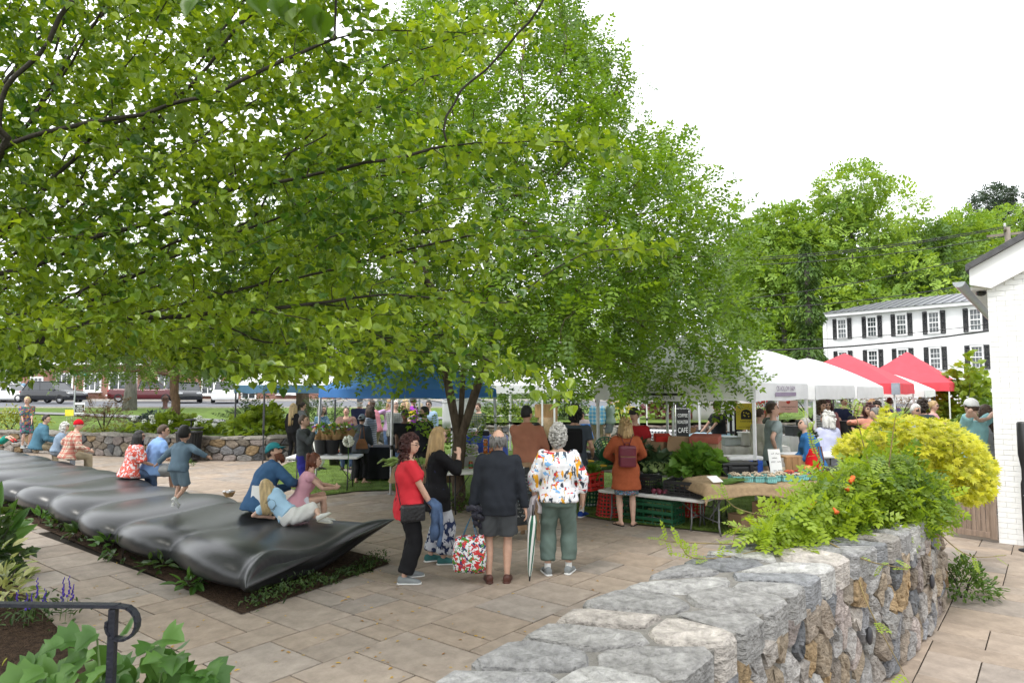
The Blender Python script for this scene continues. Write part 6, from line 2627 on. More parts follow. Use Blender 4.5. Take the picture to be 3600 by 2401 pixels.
  if t.get('hood'):
   c,X,Y,U=spine(.31)
   mb.ball(c-Y*.055*H,(.065*H,.030*H,.045*H),12,8,Matrix((X,Y,U)).transposed())
   mb.loft([ring(c,.070*H,.06*H,X,Y,16),ring(c+U*.035*H,.055*H,.052*H,X,Y,16)])
  if 'skirt' in t:
   z1=t['skirt']*H
   c,X,Y,U=spine(hem)
   rr=torso_rings(hem,hem+.02,L,1.0)[0]
   cc=sum(rr,Vector())/len(rr)
   mb.loft([[Vector((cc.x+(p.x-cc.x)*1.12,cc.y+(p.y-cc.y)*1.1,z1))for p in rr],[p+Vector((0,0,.03))for p in rr]])
  return garment(nm,mb,t['mat'])
 if bottom:
  L=bottom.get('loose',.012)
  mb=MB()
  mb.loft(torso_rings(-.05,bottom.get('waist',.07),L*.8,1.0))
  ln=bottom.get('len',1.0)
  wd=bottom.get('wide',1.0)
  if bottom.get('kind')=='skirt':
   cc=P
   z1=bottom['z']*H
   n_=24
   r0=ring(P+Vector((0,0,.0)),.108*H*girth+L,.075*H*girth+L,pX0,Vector((0,1,0)),n_)
   r1=[Vector((cc.x+(p.x-cc.x)*wd*(1+.05*math.sin(i*2.3)),cc.y+(p.y-cc.y)*wd*(1+.07*math.sin(i*1.7)),z1))for i,p in enumerate(r0)]
   mb.loft([r1,r0])
  else:
   for s_,sg in(('L',-1),('R',1)):
    k,a=J[s_][2],J[s_][3]
    hp_=hips[s_]
    ak=.9+.1*girth
    mb.ball(hp_,.058*H*ak+L,12,10)
    if ln<=.5:
     q=hp_.lerp(k,ln*2)
     mb.tube([hp_,hp_.lerp(q,.5),q],[.056*H*ak+L,(.052*H*ak+L)*(1+(wd-1)*.5),(.046*H*ak+L)*wd],14)
    else:
     q=k.lerp(a,(ln-.5)*2)
     mb.tube([hp_,hp_.lerp(k,.5),k],[.056*H*ak+L,.048*H*ak+L,(.034*H*ak+L)*(1+(wd-1)*.6)],14)
     mb.ball(k,(.034*H*ak+L)*(1+(wd-1)*.6),12,10)
     mb.tube([k,k.lerp(q,.5),q],[(.034*H*ak+L)*(1+(wd-1)*.6),(.034*H*ak+L)*(1+(wd-1)*.8),(.026*H*ak+L)*wd],14)
  garment(bottom.get('name','trousers'),mb,bottom['mat'])
 if layer:
  make_top(layer,layer.get('name','shirt'))
 if top:
  make_top(top,top.get('name','shirt'))
 if shoes:
  for s_ in 'LR':
   a,td,tx,tz=J[s_][3],J[s_][4],J[s_][5],J[s_][6]
   kd=shoes.get('kind','shoe')
   mb=MB()
   if kd=='sandal':
    mb.loft([ring(a+td*(q*H)-tz*(.041*H),rx*H,.006*H,tx,tz,10)for q,rx in((-.042,.012),(-.03,.022),(.02,.022),(.07,.027),(.105,.024),(.118,.012))])
    for sg in(-1,1):
     mb.tube([a+td*(.085*H)-tz*(.022*H),a+td*(.05*H)+tx*(sg*.024*H)-tz*(.022*H),a+td*(.03*H)+tx*(sg*.024*H)-tz*(.038*H)],.0042,6)
    mb.build('sandal',shoes['mat'],root,True)
   else:
    up=.03 if kd=='boot' else .0
    mb.loft([ring(a+td*(q*H)-tz*(dz*H),rx*H+.004,rz*H+.004,tx,tz,12)for q,dz,rx,rz in
((-.043,.022,.016,.018),(-.032,.016,.023,.026),(.012,.017,.024,.026),(.055,.024,.027,.019),(.095,.030,.025,.013),(.118,.034,.015,.008))])
    if up:
     mb.tube([a-tz*.02*H,a+(J[s_][2]-a).normalized()*.06*H],[.028*H,.027*H],12)
    so=mb.build('shoe',shoes['mat'],root)
    bake(so,res*.75,2)
    mb=MB()
    mb.loft([ring(a+td*(q*H)-tz*(.041*H),rx*H+.005,.0075*H,tx,tz,12)for q,rx in((-.047,.012),(-.036,.023),(.012,.023),(.06,.028),(.1,.026),(.122,.013))])
    mb.build('sole',shoes.get('sole',m_paper),so,True)
    if shoes.get('sock'):
     mb=MB()
     mb.tube([a-tz*.012*H,a+(J[s_][2]-a).normalized()*shoes.get('sockh',.03)*H],[.023*H,.0225*H],12)
     mb.build('sock',shoes['sock'],root,True)
     # ---- hair and hats
 hd=random.Random(hash(label)%1000 if False else len(label)*7+int(H*100))
 if hair:
  make_hair(root,hair,hc,Rh,HR,hk,hd,spine,H)
 if ex.get('cap'):
  make_cap(root,ex['cap'],hc,Rh,HR,hk)
 if ex.get('glasses'):
  mb=MB()
  for sg in(-1,1):
   c=hc+Rh@Vector((sg*.018*hk,.058*hk,.001*hk))
   mb.tube([c+Rh@Vector((.0135*hk*math.cos(t*.7854),0,.0105*hk*math.sin(t*.7854)))for t in range(9)],.0022,5)
   mb.tube([c+Rh@Vector((sg*.0135*hk,0,.003*hk)),hc+Rh@Vector((sg*.047*hk,.0,.004*hk))],.0022,5)
   if ex['glasses']=='sun':
    mb.add([c+Rh@Vector((.013*hk*math.cos(t*.7854),0,.010*hk*math.sin(t*.7854)))for t in range(8)],[tuple(range(8))])
  mb.build('glasses',m_plast_k,root,True)
 if ex.get('beard'):
  mb=MB()
  ln=ex.get('beardlen',.03)
  for k in range(34):
   a=-1.25+2.5*(k%12)/11
   zz_=-.030-.012*(k//12)
   p=hc+Rh@Vector((math.sin(a)*.043*hk,math.cos(a)*.048*hk,zz_*hk))
   mb.tube([p,p+Rh@Vector((math.sin(a)*.006*hk,math.cos(a)*.010*hk,-ln*hk*.5)),p+Rh@Vector((0,math.cos(a)*.006*hk,-ln*hk))],[.010*hk,.009*hk,.003*hk],6)
  mb.build('beard',ex['beard'],root,True)
 root['_j']=0
 del root['_j']
 return root,J,dict(hc=hc,Rh=Rh,sh=sh,hips=hips,spine=spine,H=H)
def hair_mat(name,c):
 return pm('hair_'+name,c,.5,.35,30,.8,90,spec=.4,stretch=(1,1,.15),dist=.01)
HC={'black':(.012,.011,.011),'brown':(.06,.035,.02),'dkbrown':(.028,.018,.013),'auburn':(.055,.017,.015),'blond':(.40,.27,.13),'ltblond':(.52,.39,.21),'grey':(.34,.33,.31),'white':(.58,.57,.54),'ginger':(.22,.07,.025),'salt':(.16,.155,.15)}
def make_hair(root,hair,hc,Rh,HR,hk,g,spine,H):
 kind,colr=hair[0],hair[1]
 ln=hair[2]if len(hair)>2 else .0
 mat=hair_mat(colr,HC[colr])
 mb=MB()
 seg,rg=22,16
 vs,fs=[],[]
 thick={'short':1.10,'long':1.13,'curly':1.2,'bob':1.15,'bald':1.04,'pony':1.08,'afro':1.22,'bun':1.09,'braid':1.10}[kind]
 for i in range(rg+1):
  ph=math.pi*i/rg
  for k in range(seg):
   t=2*math.pi*k/seg
   d=Vector((math.sin(ph)*math.cos(t),math.sin(ph)*math.sin(t),math.cos(ph)))
   s=thick+(.05*mnoise.noise(d*3.0+Vector((H*9,0,0)))+.02*mnoise.noise(d*9))*(1.6 if kind in('curly','afro')else 1)
   low={'short':-.42,'bald':-.35,'pony':-.5,'bun':-.5,'afro':-.45}.get(kind,-.8)
   face=d.y>.30 and d.z<.46-.1*abs(d.x)
   side=d.y>-.05 and d.z<-.12 and kind in('short','bald','pony','bun')
   if face or side or d.z<low or(kind=='bald' and d.z>.45+.2*d.y)or(kind=='bald' and d.y>.2):
    s=.84
   p=Vector((d.x*HR[0],d.y*HR[1]-.004*hk,d.z*HR[2]))*s
   vs.append(hc+Rh@p)
 for i in range(rg):
  for k in range(seg):
   k2=(k+1)%seg
   fs.append((i*seg+k,(i+1)*seg+k,(i+1)*seg+k2,i*seg+k2))
 mb.add(vs,fs)
 if kind in('long','bob','braid'):
  fine=len(hair)>3
  nl=(130 if fine else 64)if kind!='braid' else 0
  for k in range(nl):
   a=R(-118)+R(236)*(k+.5)/nl+g.uniform(-.05,.05)
   r0=1.03+.07*(k%3)
   z0=g.uniform(.1,.55)
   p0=Vector((math.sin(a)*HR[0]*r0*math.sqrt(1-z0*z0),-math.cos(a)*HR[1]*r0*math.sqrt(1-z0*z0),z0*HR[2]))
   p1=Vector((math.sin(a)*HR[0]*(1.13+.06*(k%3)),-math.cos(a)*HR[1]*(1.14+.06*(k%3)),-.35*HR[2]))
   L=ln*hk*g.uniform(.86,1.05)
   wv=g.uniform(-.012,.012)*hk
   p2=Vector((p1.x*1.12+wv,p1.y*1.12-.006*hk,-HR[2]-L*.45))
   p3=Vector((p1.x*.98+wv*1.5,p1.y*1.25-.01*hk,-HR[2]-L))
   W=[hc+Rh@p0,hc+Rh@p1]
   for q in(p2,p3):
    v=Rh@q
    W.append(hc+Vector((v.x,v.y,0))*1.0+Vector((0,0,min(v.z,q.z)if abs(Rh[2][2])>.6 else q.z)))
   mb.tube(W,[k_*(.62 if fine else 1)*hk for k_ in(.011,.012,.011,.003)],5)
 if kind=='curly' or kind=='afro' or kind=='bob':
  fine=len(hair)>3
  nb=(520 if fine else 150)if kind!='bob' else 40
  for k in range(nb):
   d=Vector((g.gauss(0,1),g.gauss(0,1)-.25,g.gauss(0,1)+.15)).normalized()
   if d.y>.35 and d.z<.4:
    continue
   zl=-.55 if ln==0 else-1.0-ln*8
   s=thick*g.uniform(.98,1.12)
   p=Vector((d.x*HR[0],d.y*HR[1]-.006*hk,d.z*HR[2]))*s
   if ln and d.z<.2:
    p.z-=g.uniform(0,ln)*hk
    p.y-=.006*hk
   mb.ball(hc+Rh@p,hk*g.uniform(.010,.019)*(.6 if fine else 1),6,4,Matrix.Rotation(g.uniform(0,3),3,'X'))
 if kind=='pony':
  b0_=hc+Rh@Vector((0,-HR[1]*1.05,HR[2]*.25))
  mb.tube([b0_,b0_+Rh@Vector((0,-.03*hk,.0)),b0_+Rh@Vector((0,-.035*hk,-.07*hk)),b0_+Rh@Vector((0,-.02*hk,-.16*hk))],[.016*hk,.022*hk,.02*hk,.004*hk],8)
 if kind=='bun':
  mb.ball(hc+Rh@Vector((0,-HR[1]*1.15,HR[2]*.35)),.024*hk,10,8)
 if kind=='braid':
  for k in range(26):
   t=k/25
   p=Vector((.016*hk*math.sin(k*2.1),-HR[1]*(1.02+.12*t),HR[2]*(.75-2.1*t)))
   mb.ball(hc+Rh@p,hk*(.020-.006*t),8,6)
  for k in range(40):
   d=Vector((g.gauss(0,1),g.gauss(0,1)-.4,g.gauss(0,1)+.3)).normalized()
   if d.y>.3 and d.z<.4:
    continue
   mb.ball(hc+Rh@Vector((d.x*HR[0],d.y*HR[1],d.z*HR[2]))*1.0,hk*.012,6,4)
 o=mb.build('hair',mat,root,True)
 if len(hair)>3:
  o['kind']='stuff'
def make_cap(root,cap,hc,Rh,HR,hk):
 """cap: (style, material): peaked cap, peaked cap worn backwards, knitted hat"""
 st,mat=cap
 mb=MB()
 z0=.28 if st!='beanie' else .12
 rings=[]
 for i in range(9):
  t=i/8
  z=z0+(1.22-z0)*math.sin(t*math.pi/2)
  r_=1.16*math.sqrt(max(.0,1-((z-z0)/(1.225-z0))**2.4))+.002
  back=-.004*hk
  rings.append([hc+Rh@Vector((HR[0]*r_*math.cos(2*math.pi*k/20),HR[1]*r_*math.sin(2*math.pi*k/20)+back,HR[2]*(z+(-.10 if st=='beanie' else-.16)*(1-t)*(math.sin(2*math.pi*k/20)<-.1))))for k in range(20)])
 mb.loft(rings)
 o=mb.build('cap' if st!='beanie' else 'knitted_hat',mat,root,True)
 if st in('peak','back'):
  sg=1 if st=='peak' else-1
  mb=MB()
  vs,fs=[],[]
  for i in range(9):
   a=R(-62)+R(124)*i/8
   for j,(ex_,dz)in enumerate(((1.10,0),(1.45,-.06),(1.78,-.16))):
    q=Vector((HR[0]*1.14*math.sin(a)*(1 if j==0 else 1.02),sg*HR[1]*(1.12*math.cos(a)+(ex_-1.10)*(math.cos(a)**.5)),HR[2]*(z0+dz)))
    vs.append(hc+Rh@q)
  for i in range(8):
   for j in range(2):
    a_=i*3+j
    fs.append((a_,a_+1,a_+4,a_+3))
  mb.add(vs,fs)
  v=mb.build('visor',mat,o,True)
  v.modifiers.new('thick','SOLIDIFY').thickness=.004
FOLDED={'shirt','trousers','cardigan','fleece','top','shorts','blouse','dress','drape','sleeve','cloth'}
def bake_all():
 dg=bpy.context.evaluated_depsgraph_get()
 done=[]
 for o in PENDING:
  me=bpy.data.meshes.new_from_object(o.evaluated_get(dg))
  done.append((o,me))
 for o,me in done:
  o.modifiers.clear()
  o.data=me
  me.polygons.foreach_set('use_smooth',np.ones(len(me.polygons),bool))
  if o.name.split('.')[0]in FOLDED:
   nv=len(me.vertices)
   co,no=np.empty(nv*3,np.float32),np.empty(nv*3,np.float32)
   me.vertices.foreach_get('co',co)
   me.vertices.foreach_get('normal',no)
   co,no=co.reshape(-1,3),no.reshape(-1,3)
   x,y,z=co.T+len(o.name)*.37
   w=np.sin(34*(x*.8+y*.6)+5*np.sin(8*z))*np.sin(15*z+4*np.sin(9*x+7*y))+.6*np.sin(26*z+14*np.abs(x)+3*np.sin(17*y))
   co=co+no*(w*.0052)[:,None]
   me.vertices.foreach_set('co',co.ravel())
   me.update()
  f=o.get('_face')
  if f is not None and not o.name.startswith('body'):
   f=None
  if f is not None:
   f=list(f)
   c,hk=np.array(f[:3]),f[3]
   X,Z,Y=np.array(f[4:7]),np.array(f[7:10]),np.array(f[10:13])
   n=len(me.polygons)
   ctr=np.empty(n*3,np.float32)
   me.polygons.foreach_get('center',ctr)
   d=ctr.reshape(-1,3)-c
   x,y,z=d@X/hk,d@Y/hk,d@Z/hk
   mi=np.zeros(n,np.int32)
   fr=(y>-.03)&(y<.03)
   ey=fr&(np.abs(np.abs(x)-.0175)<.0075)&(np.abs(z-.001)<.0042)
   br=fr&(np.abs(np.abs(x)-.018)<.011)&(np.abs(z-.0135)<.003)
   lp=fr&(np.abs(x)<.014)&(np.abs(z+.036)<.005)
   mi[ey|br]=1
   mi[lp]=2
   me.materials.append(pm('eye_and_brow',(.05,.035,.03),.4))
   me.materials.append(pm('lips',(.42,.16,.14),.45))
   me.polygons.foreach_set('material_index',mi)
   del o['_face']
 PENDING.clear()
 # ------------------------------------------------------------------ who stands where
GP_='people at the market'
def stand(px,top,Y,z0=0.0):
 """place and height of a standing person from the column, the head-top row and the depth"""
 p=at(px,top,Y)
 return Vector((p.x,Y,z0)),p.z-z0
m_denim=cloth('denim_blue',(.07,.11,.2),.9,.3,14)
m_blackc=cloth('black_fabric',(.014,.014,.016))
m_navy=cloth('navy_fabric',(.02,.026,.06))
m_khaki=cloth('khaki_fabric',(.30,.25,.17))
m_grey_sn=cloth('grey_sneaker',(.24,.26,.27),.8,.1)
m_brownlea=pm('brown_leather',(.085,.03,.022),.4,.2,12)
m_blk_shoe=cloth('black_shoe',(.02,.02,.022),.6)
# -- the four in front
p1=gp(1432,2040)
P1,J1,B1=person('person in a red top and black trousers with arms crossed over a denim jacket',Vector((p1.x,p1.y,0)),62,1.63,'f',1.20,
dict(head=(28,0,0),twist=12,LA=(.10,.16,.50),RA=(.13,.15,.485),LE=(-1,-.4,-.4),RE=(1,-.6,-.2),LF=(-.075,.03,.045),RF=(.07,-.05,.045),RT=25,LT=5,LH=(.6,.5,-.5),RH=(-.2,.6,-.6)),
top=dict(mat=cloth('coral_red_top',(.62,.035,.05),.8,.06),sleeve='short',hem=-.085,loose=.02,wide=1.15,flare=.05,name='top'),
bottom=dict(mat=m_blackc,len=.94,wide=1.5,loose=.016),shoes=dict(mat=m_grey_sn,sole=m_paper),hair=('curly','auburn',.13,1),res=.015,glasses='clear',belly=.012,skin=0)
p2=gp(1532,1978)
P2,J2,B2=person('person with long blond hair in a black cardigan and floral trousers, hand to face',Vector((p2.x,p2.y,0)),70,1.68,'f',1.05,
dict(head=(8,2,0),RA=(.05,.16,.80),RE=(.7,.3,-1),LF=(-.06,-.03,.045),RF=(.06,.04,.045),RH=(-.4,.1,1),RC=.9),
layer=dict(mat=cloth('navy_shirt',(.02,.024,.06)),sleeve='short',hem=-.05,loose=.012),
top=dict(mat=cloth('black_cardigan',(.012,.012,.014)),sleeve='threeq',hem=-.12,loose=.022,flare=.18,name='cardigan'),
bottom=dict(mat=blotch('navy_floral',(.55,.57,.62),[(.02,.03,.085),(.03,.045,.11),(.5,.52,.58)],11,.5,(1,1,.6)),len=.93,wide=1.6,loose=.02),shoes=dict(mat=cloth('teal_shoe',(.06,.19,.19)),sole=m_paper),hair=('long','blond',.17,1),res=.015,glasses='sun',skin=1)
p3=gp(1752,2045)
P3,J3,B3=person('person in a black fleece and grey shorts holding a berry-print tote',Vector((p3.x,p3.y,0)),-2,1.70,'m',1.12,
dict(lean=5,hunch=9,head=(-8,-6,0),LA=(-.185,.0,.425),RA=(.19,.0,.44),LE=(-1,-.6,0),RE=(1,-.6,0),LF=(-.062,.0,.045),RF=(.058,.0,.045),LH=(0,0,-1),LC=1.1),
top=dict(mat=cloth('charcoal_fleece',(.022,.025,.032),.95),sleeve='long',hem=-.075,loose=.024,collar=True,flare=.02,name='fleece'),
bottom=dict(mat=cloth('grey_shorts',(.075,.082,.09)),len=.42,wide=1.22,loose=.018,name='shorts'),shoes=dict(mat=m_brownlea,sole=m_brownlea),hair=('bald','salt'),res=.015,skin=0)
# longer hair at the sides of the thinning crown
mb=MB()
g=random.Random(2)
for k in range(90):
 a=R(-125)+R(250)*k/89
 z=g.uniform(-.3,.45)
 HRm=(.0455*1.7,.056*1.7,.066*1.7)
 q=Vector((math.sin(a)*HRm[0]*1.10*math.sqrt(1-z*z*.6),-math.cos(a)*HRm[1]*1.10*math.sqrt(1-z*z*.6),z*HRm[2]))
 p=B3['hc']+B3['Rh']@q
 mb.tube([p,p+B3['Rh']@Vector((math.sin(a)*.012,-math.cos(a)*.014,-.035)),p+B3['Rh']@Vector((math.sin(a)*.018,-math.cos(a)*.02,-.075))],[.011,.011,.003],5)
mb.build('hair_fringe',hair_mat('salt',(.05,.05,.05)),P3,True)
p4=gp(1958,2020)
P4,J4,B4=person('person with short grey curls in a paint-splash print top and sage trousers',Vector((p4.x+.02,p4.y,0)),8,1.73,'f',1.16,
dict(head=(4,0,0),LA=(-.165,.03,.50),RA=(.165,.05,.50),LE=(-1,-.7,0),RE=(1,-.7,0),LF=(-.075,.0,.045),RF=(.065,.05,.045),LT=-20,RT=12,LH=(0,.2,-1),RH=(.0,.6,-1)),
top=dict(mat=blotch('paint_splash_print',(.76,.76,.79),[(.78,.78,.80),(.05,.06,.08),(.20,.42,.72),(.08,.1,.13),(.60,.05,.06),(.72,.36,.03)],5.0,.615,(1,1,2.6)),sleeve='threeq',hem=-.02,loose=.024,wide=1.1,name='top',neck=.318),
bottom=dict(mat=cloth('sage_trousers',(.13,.18,.16),.9,.1),len=.90,wide=1.4,loose=.018),shoes=dict(mat=m_grey_sn,sole=m_paper,sock=m_paper),hair=('curly','grey',.015,1),res=.015,skin=1)
# print on the shoe
for s_ in('L',):
 a,td,tx,tz=J4[s_][3],J4[s_][4],J4[s_][5],J4[s_][6]
 lettering('HOKA',.032,m_ink,P4,a+td*.0-tz*.03+tx*(-.055),-td,tz)
 # what the four hold
def lump(name,mat,parent,pts,rr,**k):
 mb=MB()
 mb.tube(pts,rr,12,flat=k.get('flat',.5))
 o=mb.build(name,mat,parent,True,**{q:v for q,v in k.items()if q not in('flat','vox')})
 bake(o,k.get('vox',.012),4)
 return o
w1=P1.matrix_basis@J1['R'][1]
jk=thing('denim_jacket','blue denim jacket draped over the crossed wrists of the person in red','jacket',w1)
lump('drape',m_denim,jk,[(-.06,.02,.07),(.0,0,.06),(.05,-.01,.02),(.06,-.01,-.12),(.05,0,-.28),(.03,.01,-.36)],[.05,.085,.10,.12,.13,.09])
lump('sleeve',m_denim,jk,[(.06,-.03,.03),(.11,-.05,-.1),(.11,-.05,-.30),(.08,-.05,-.43)],[.05,.055,.05,.04])
pb=thing('shoulder_bag','small black quilted shoulder bag of the person in red','bag',P1.matrix_basis@Vector((.22,-.02,.80)))
q=MB()
q.bbox((0,0,0),(.12,.27,.19),.03)
o=q.build('pouch',pm('black_quilted',(.015,.015,.017),.45,.2,10,.8,30),pb)
pb.rotation_euler=(0,0,-R(62))
q=MB()
q.tube([(0,.13,.08),(-.10,.18,.36),(-.16,.1,.62),(-.34,-.02,.66),(-.3,-.12,.4),(-.05,-.13,.09)],.006,5)
q.build('strap',m_plast_k,pb,True)
tote_m=blotch('berry_print',(.72,.73,.75),[(.52,.025,.04),(.035,.05,.14),(.07,.24,.04),(.58,.05,.05)],17,.57)
hl3=P3.matrix_basis@(J3['L'][1]+Vector((0,0,-.08)))
tb=thing('tote_bag','white tote printed with berries, blue handles, carried by the person in black','bag',Vector((hl3.x-.03,hl3.y-.02,hl3.z-.62)),R(-8))
q=MB()
rings=[]
for(w_,d_,z)in((.17,.07,0),(.185,.09,.03),(.20,.10,.16),(.185,.085,.30),(.16,.05,.40)):
 rings.append([Vector((w_*math.copysign(abs(math.cos(t))**.5,math.cos(t)),d_*math.copysign(abs(math.sin(t))**.6,math.sin(t)),z+(.02*math.cos(t)if z>.35 else 0)))for t in[2*math.pi*k/20 for k in range(20)]])
q.loft(rings,False)
q.add([v for v in rings[0]],[tuple(range(19,-1,-1))])
o=q.build('pouch',tote_m,tb,True)
o.modifiers.new('thick','SOLIDIFY').thickness=.004
for y in(-.05,.05):
 q=MB()
 q.tube([(-.09,y,.36),(-.03,y*.6,.52),(.02,0,.63),(.05,y*.6,.52),(.09,y,.36)],.011,6,flat=.3)
 q.build('handle',pm('blue_webbing',(.02,.18,.36),.7),tb,True)
uf=thing('umbrella','folded black umbrella bundled in the left hand above the tote','umbrella',Vector((hl3.x+.03,hl3.y-.06,hl3.z+.04)))
q=MB()
for k in range(26):
 v=Vector((g.gauss(0,.05),g.gauss(0,.035),g.gauss(0,.05)))
 q.ball(v,(.035,.028,.04),7,5,Matrix.Rotation(g.uniform(0,3),3,'Y'))
q.build('canopy',pm('dark_umbrella',(.018,.018,.03),.6,.4,20),uf)
q=MB()
q.tube([(0,0,-.06),(.0,0,-.16)],.01,8)
q.build('shaft',m_plast_k,uf,True)
hr3=P3.matrix_basis@J3['R'][1]
ug=thing('umbrella','furled green and white golf umbrella resting tip-down beside the person in black','umbrella',Vector((hr3.x+.05,hr3.y+.02,.0)))
N=16
rings=[]
for(r_,z)in((.010,.05),(.022,.12),(.034,.30),(.042,.5),(.046,.66),(.03,.74)):
 rings.append([Vector((r_*(1+.16*(k%2))*math.cos(2*math.pi*k/N+z*1.5)+.05*z,r_*(1+.16*(k%2))*math.sin(2*math.pi*k/N+z*1.5),z))for k in range(N)])
for par_ in(0,1):
 q=MB()
 for i in range(len(rings)-1):
  for k in range(N):
   if(k//2)%2==par_:
    k2=(k+1)%N
    q.add([rings[i][k],rings[i][k2],rings[i+1][k2],rings[i+1][k]],[(0,1,2,3)])
 q.build('canopy_panel',m_paper if par_ else pm('umbrella_green',(.02,.12,.07),.6),ug)
q=MB()
q.tube([(0,0,0),(.003,0,.06)],[.008,.013],8)
q.tube([(.035,0,.72),(.042,0,.86)],.008,8)
q.build('shaft',m_plast_k,ug,True)
wl4=P4.matrix_basis@J4['L'][1]
sw=thing('sweater','pale lilac garment hanging from the left forearm of the grey-haired person','clothing',wl4)
m_lil=cloth('pale_lilac_knit',(.55,.51,.54))
lump('drape',m_lil,sw,[(.02,.0,.06),(-.02,0,.0),(-.05,0,-.14),(-.06,0,-.32),(-.05,0,-.40)],[.06,.08,.085,.08,.05])
lump('sleeve',m_lil,sw,[(.05,-.02,.02),(.09,-.05,-.08),(.06,-.06,-.16)],[.05,.075,.06])
# -- people at the stalls behind the front row
pb5,h5=stand(1848,1430,11.3)
person('person in a rust-brown shirt and khaki trousers leaning over the tomatoes',pb5,18,h5,'m',1.14,dict(lean=6,head=(18,-10,0),RA=(.14,.20,.55),LA=(-.1,.25,.55)),
top=dict(mat=cloth('rust_shirt',(.36,.155,.10),.85,.1),sleeve='long',hem=-.0,loose=.022,collar=True),bottom=dict(mat=m_khaki,len=1.0,wide=1.2,loose=.016),shoes=dict(mat=m_brownlea),hair=('short','black'),res=.022,skin=4,group=None)
p6=gp(2040,1815)
p6h=at(2015,1433,p6.y+.0).z
p6r,J6,B6=person('person with a dark afro, black crossbody pack and blue running shoes',Vector((p6.x-.08,p6.y,0)),25,p6h,'m',1.06,dict(head=(-20,0,0),LA=(.05,.2,.62),RA=(.13,.12,.56)),
top=dict(mat=cloth('slate_tee',(.06,.075,.095)),sleeve='short',hem=-.05,loose=.02),bottom=dict(mat=cloth('stone_shorts',(.34,.32,.29)),len=.44,wide=1.15,name='shorts'),
shoes=dict(mat=cloth('blue_runner',(.02,.06,.28)),sock=m_paper,sockh=.06),hair=('afro','black'),res=.017,skin=4)
pk6=thing('backpack','flat black pack worn across the back beside the curly-haired head','backpack',p6r.matrix_basis@Vector((0,-.15,p6h*.70)),-R(25))
q=MB()
q.bbox((0,0,0),(.36,.13,.42),.05)
q.build('pouch',m_blackc,pk6)
for s_ in(-1,1):
 q=MB()
 q.tube([(s_*.11,.05,.16),(s_*.12,.13,.24),(s_*.13,.24,.16),(s_*.15,.22,-.05)],.02,6,flat=.3)
 q.build('strap',m_blackc,pk6,True)
p7=gp(2203,1848)
p7h=at(2203,1476,p7.y).z
p7r,J7,B7=person('person in an orange cardigan over a floral dress with bare legs and sandals',Vector((p7.x,p7.y,0)),2,p7h,'f',1.05,dict(head=(0,0,0),LA=(-.08,.17,.60),RA=(.08,.17,.60),LE=(-1,-.2,-.4),RE=(1,-.2,-.4),LF=(-.055,0,.045),RF=(.062,0,.045),LT=-30,RT=25),
layer=dict(mat=blotch('ditsy_floral',(.06,.12,.2),[(.5,.5,.5),(.4,.06,.06),(.08,.2,.1),(.1,.25,.45)],38,.55),sleeve='none',hem=-.05,loose=.014,skirt=.295,name='dress'),
top=dict(mat=cloth('burnt_orange_knit',(.36,.095,.042),.95,.08,30),sleeve='long',hem=-.17,loose=.028,flare=.13,name='cardigan'),shoes=dict(mat=m_blk_shoe,kind='sandal'),hair=('bob','blond',.05),res=.0155,skin=1)
bp=thing('backpack','burgundy leather backpack on the person in the orange cardigan','backpack',p7r.matrix_basis@Vector((0,-.19,p7h*.655)),-R(2))
m_bur=pm('burgundy_leather',(.13,.014,.03),.38,.12,10,.2,40)
q=MB()
q.bbox((0,0,.02),(.28,.12,.34),.045)
q.build('pouch',m_bur,bp)
q=MB()
q.bbox((0,-.075,-.06),(.25,.05,.17),.025)
q.build('pocket',m_bur,bp)
q=MB()
q.tube([(-.12,-.10,.02),(.12,-.10,.02)],.004,5)
q.build('zip',pm('gold_zip',(.5,.36,.12),.3,metal=.8),bp)
for s_ in(-1,1):
 q=MB()
 q.tube([(s_*.03,.04,.17),(s_*.09,.06,.33),(s_*.12,.16,.36),(s_*.13,.3,.24)],.016,6,flat=.35)
 q.build('strap',m_bur,bp,True)
q=MB()
q.tube([(-.04,0,.185),(-.03,0,.23),(.03,0,.23),(.04,0,.185)],.008,6)
q.build('handle',m_bur,bp,True)
pb8,h8=stand(2232,1440,12.7)
person('person in a red tee and dark cap facing the stall behind the orange cardigan',pb8,195,h8,'m',1.0,dict(head=(25,0,0),LA=(-.12,.2,.6)),top=dict(mat=cloth('crimson_tee',(.36,.02,.025)),sleeve='short',loose=.02),
bottom=dict(mat=m_denim),shoes=dict(mat=m_blk_shoe),hair=('short','brown'),cap=('peak',cloth('dark_cap',(.05,.045,.045))),res=.032,skin=1)
# dark head hidden low between the brown shirt and the grey curls
pb9,h9=stand(1905,1474,12.4)
person('person bending in black behind the rust-brown shirt',pb9,200,h9,'m',1.0,dict(lean=20,hunch=15,LA=(-.1,.3,.55),RA=(.1,.3,.5)),top=dict(mat=m_blackc,sleeve='short'),bottom=dict(mat=m_denim),shoes=dict(mat=m_blk_shoe),hair=('short','black'),res=.04,skin=4)
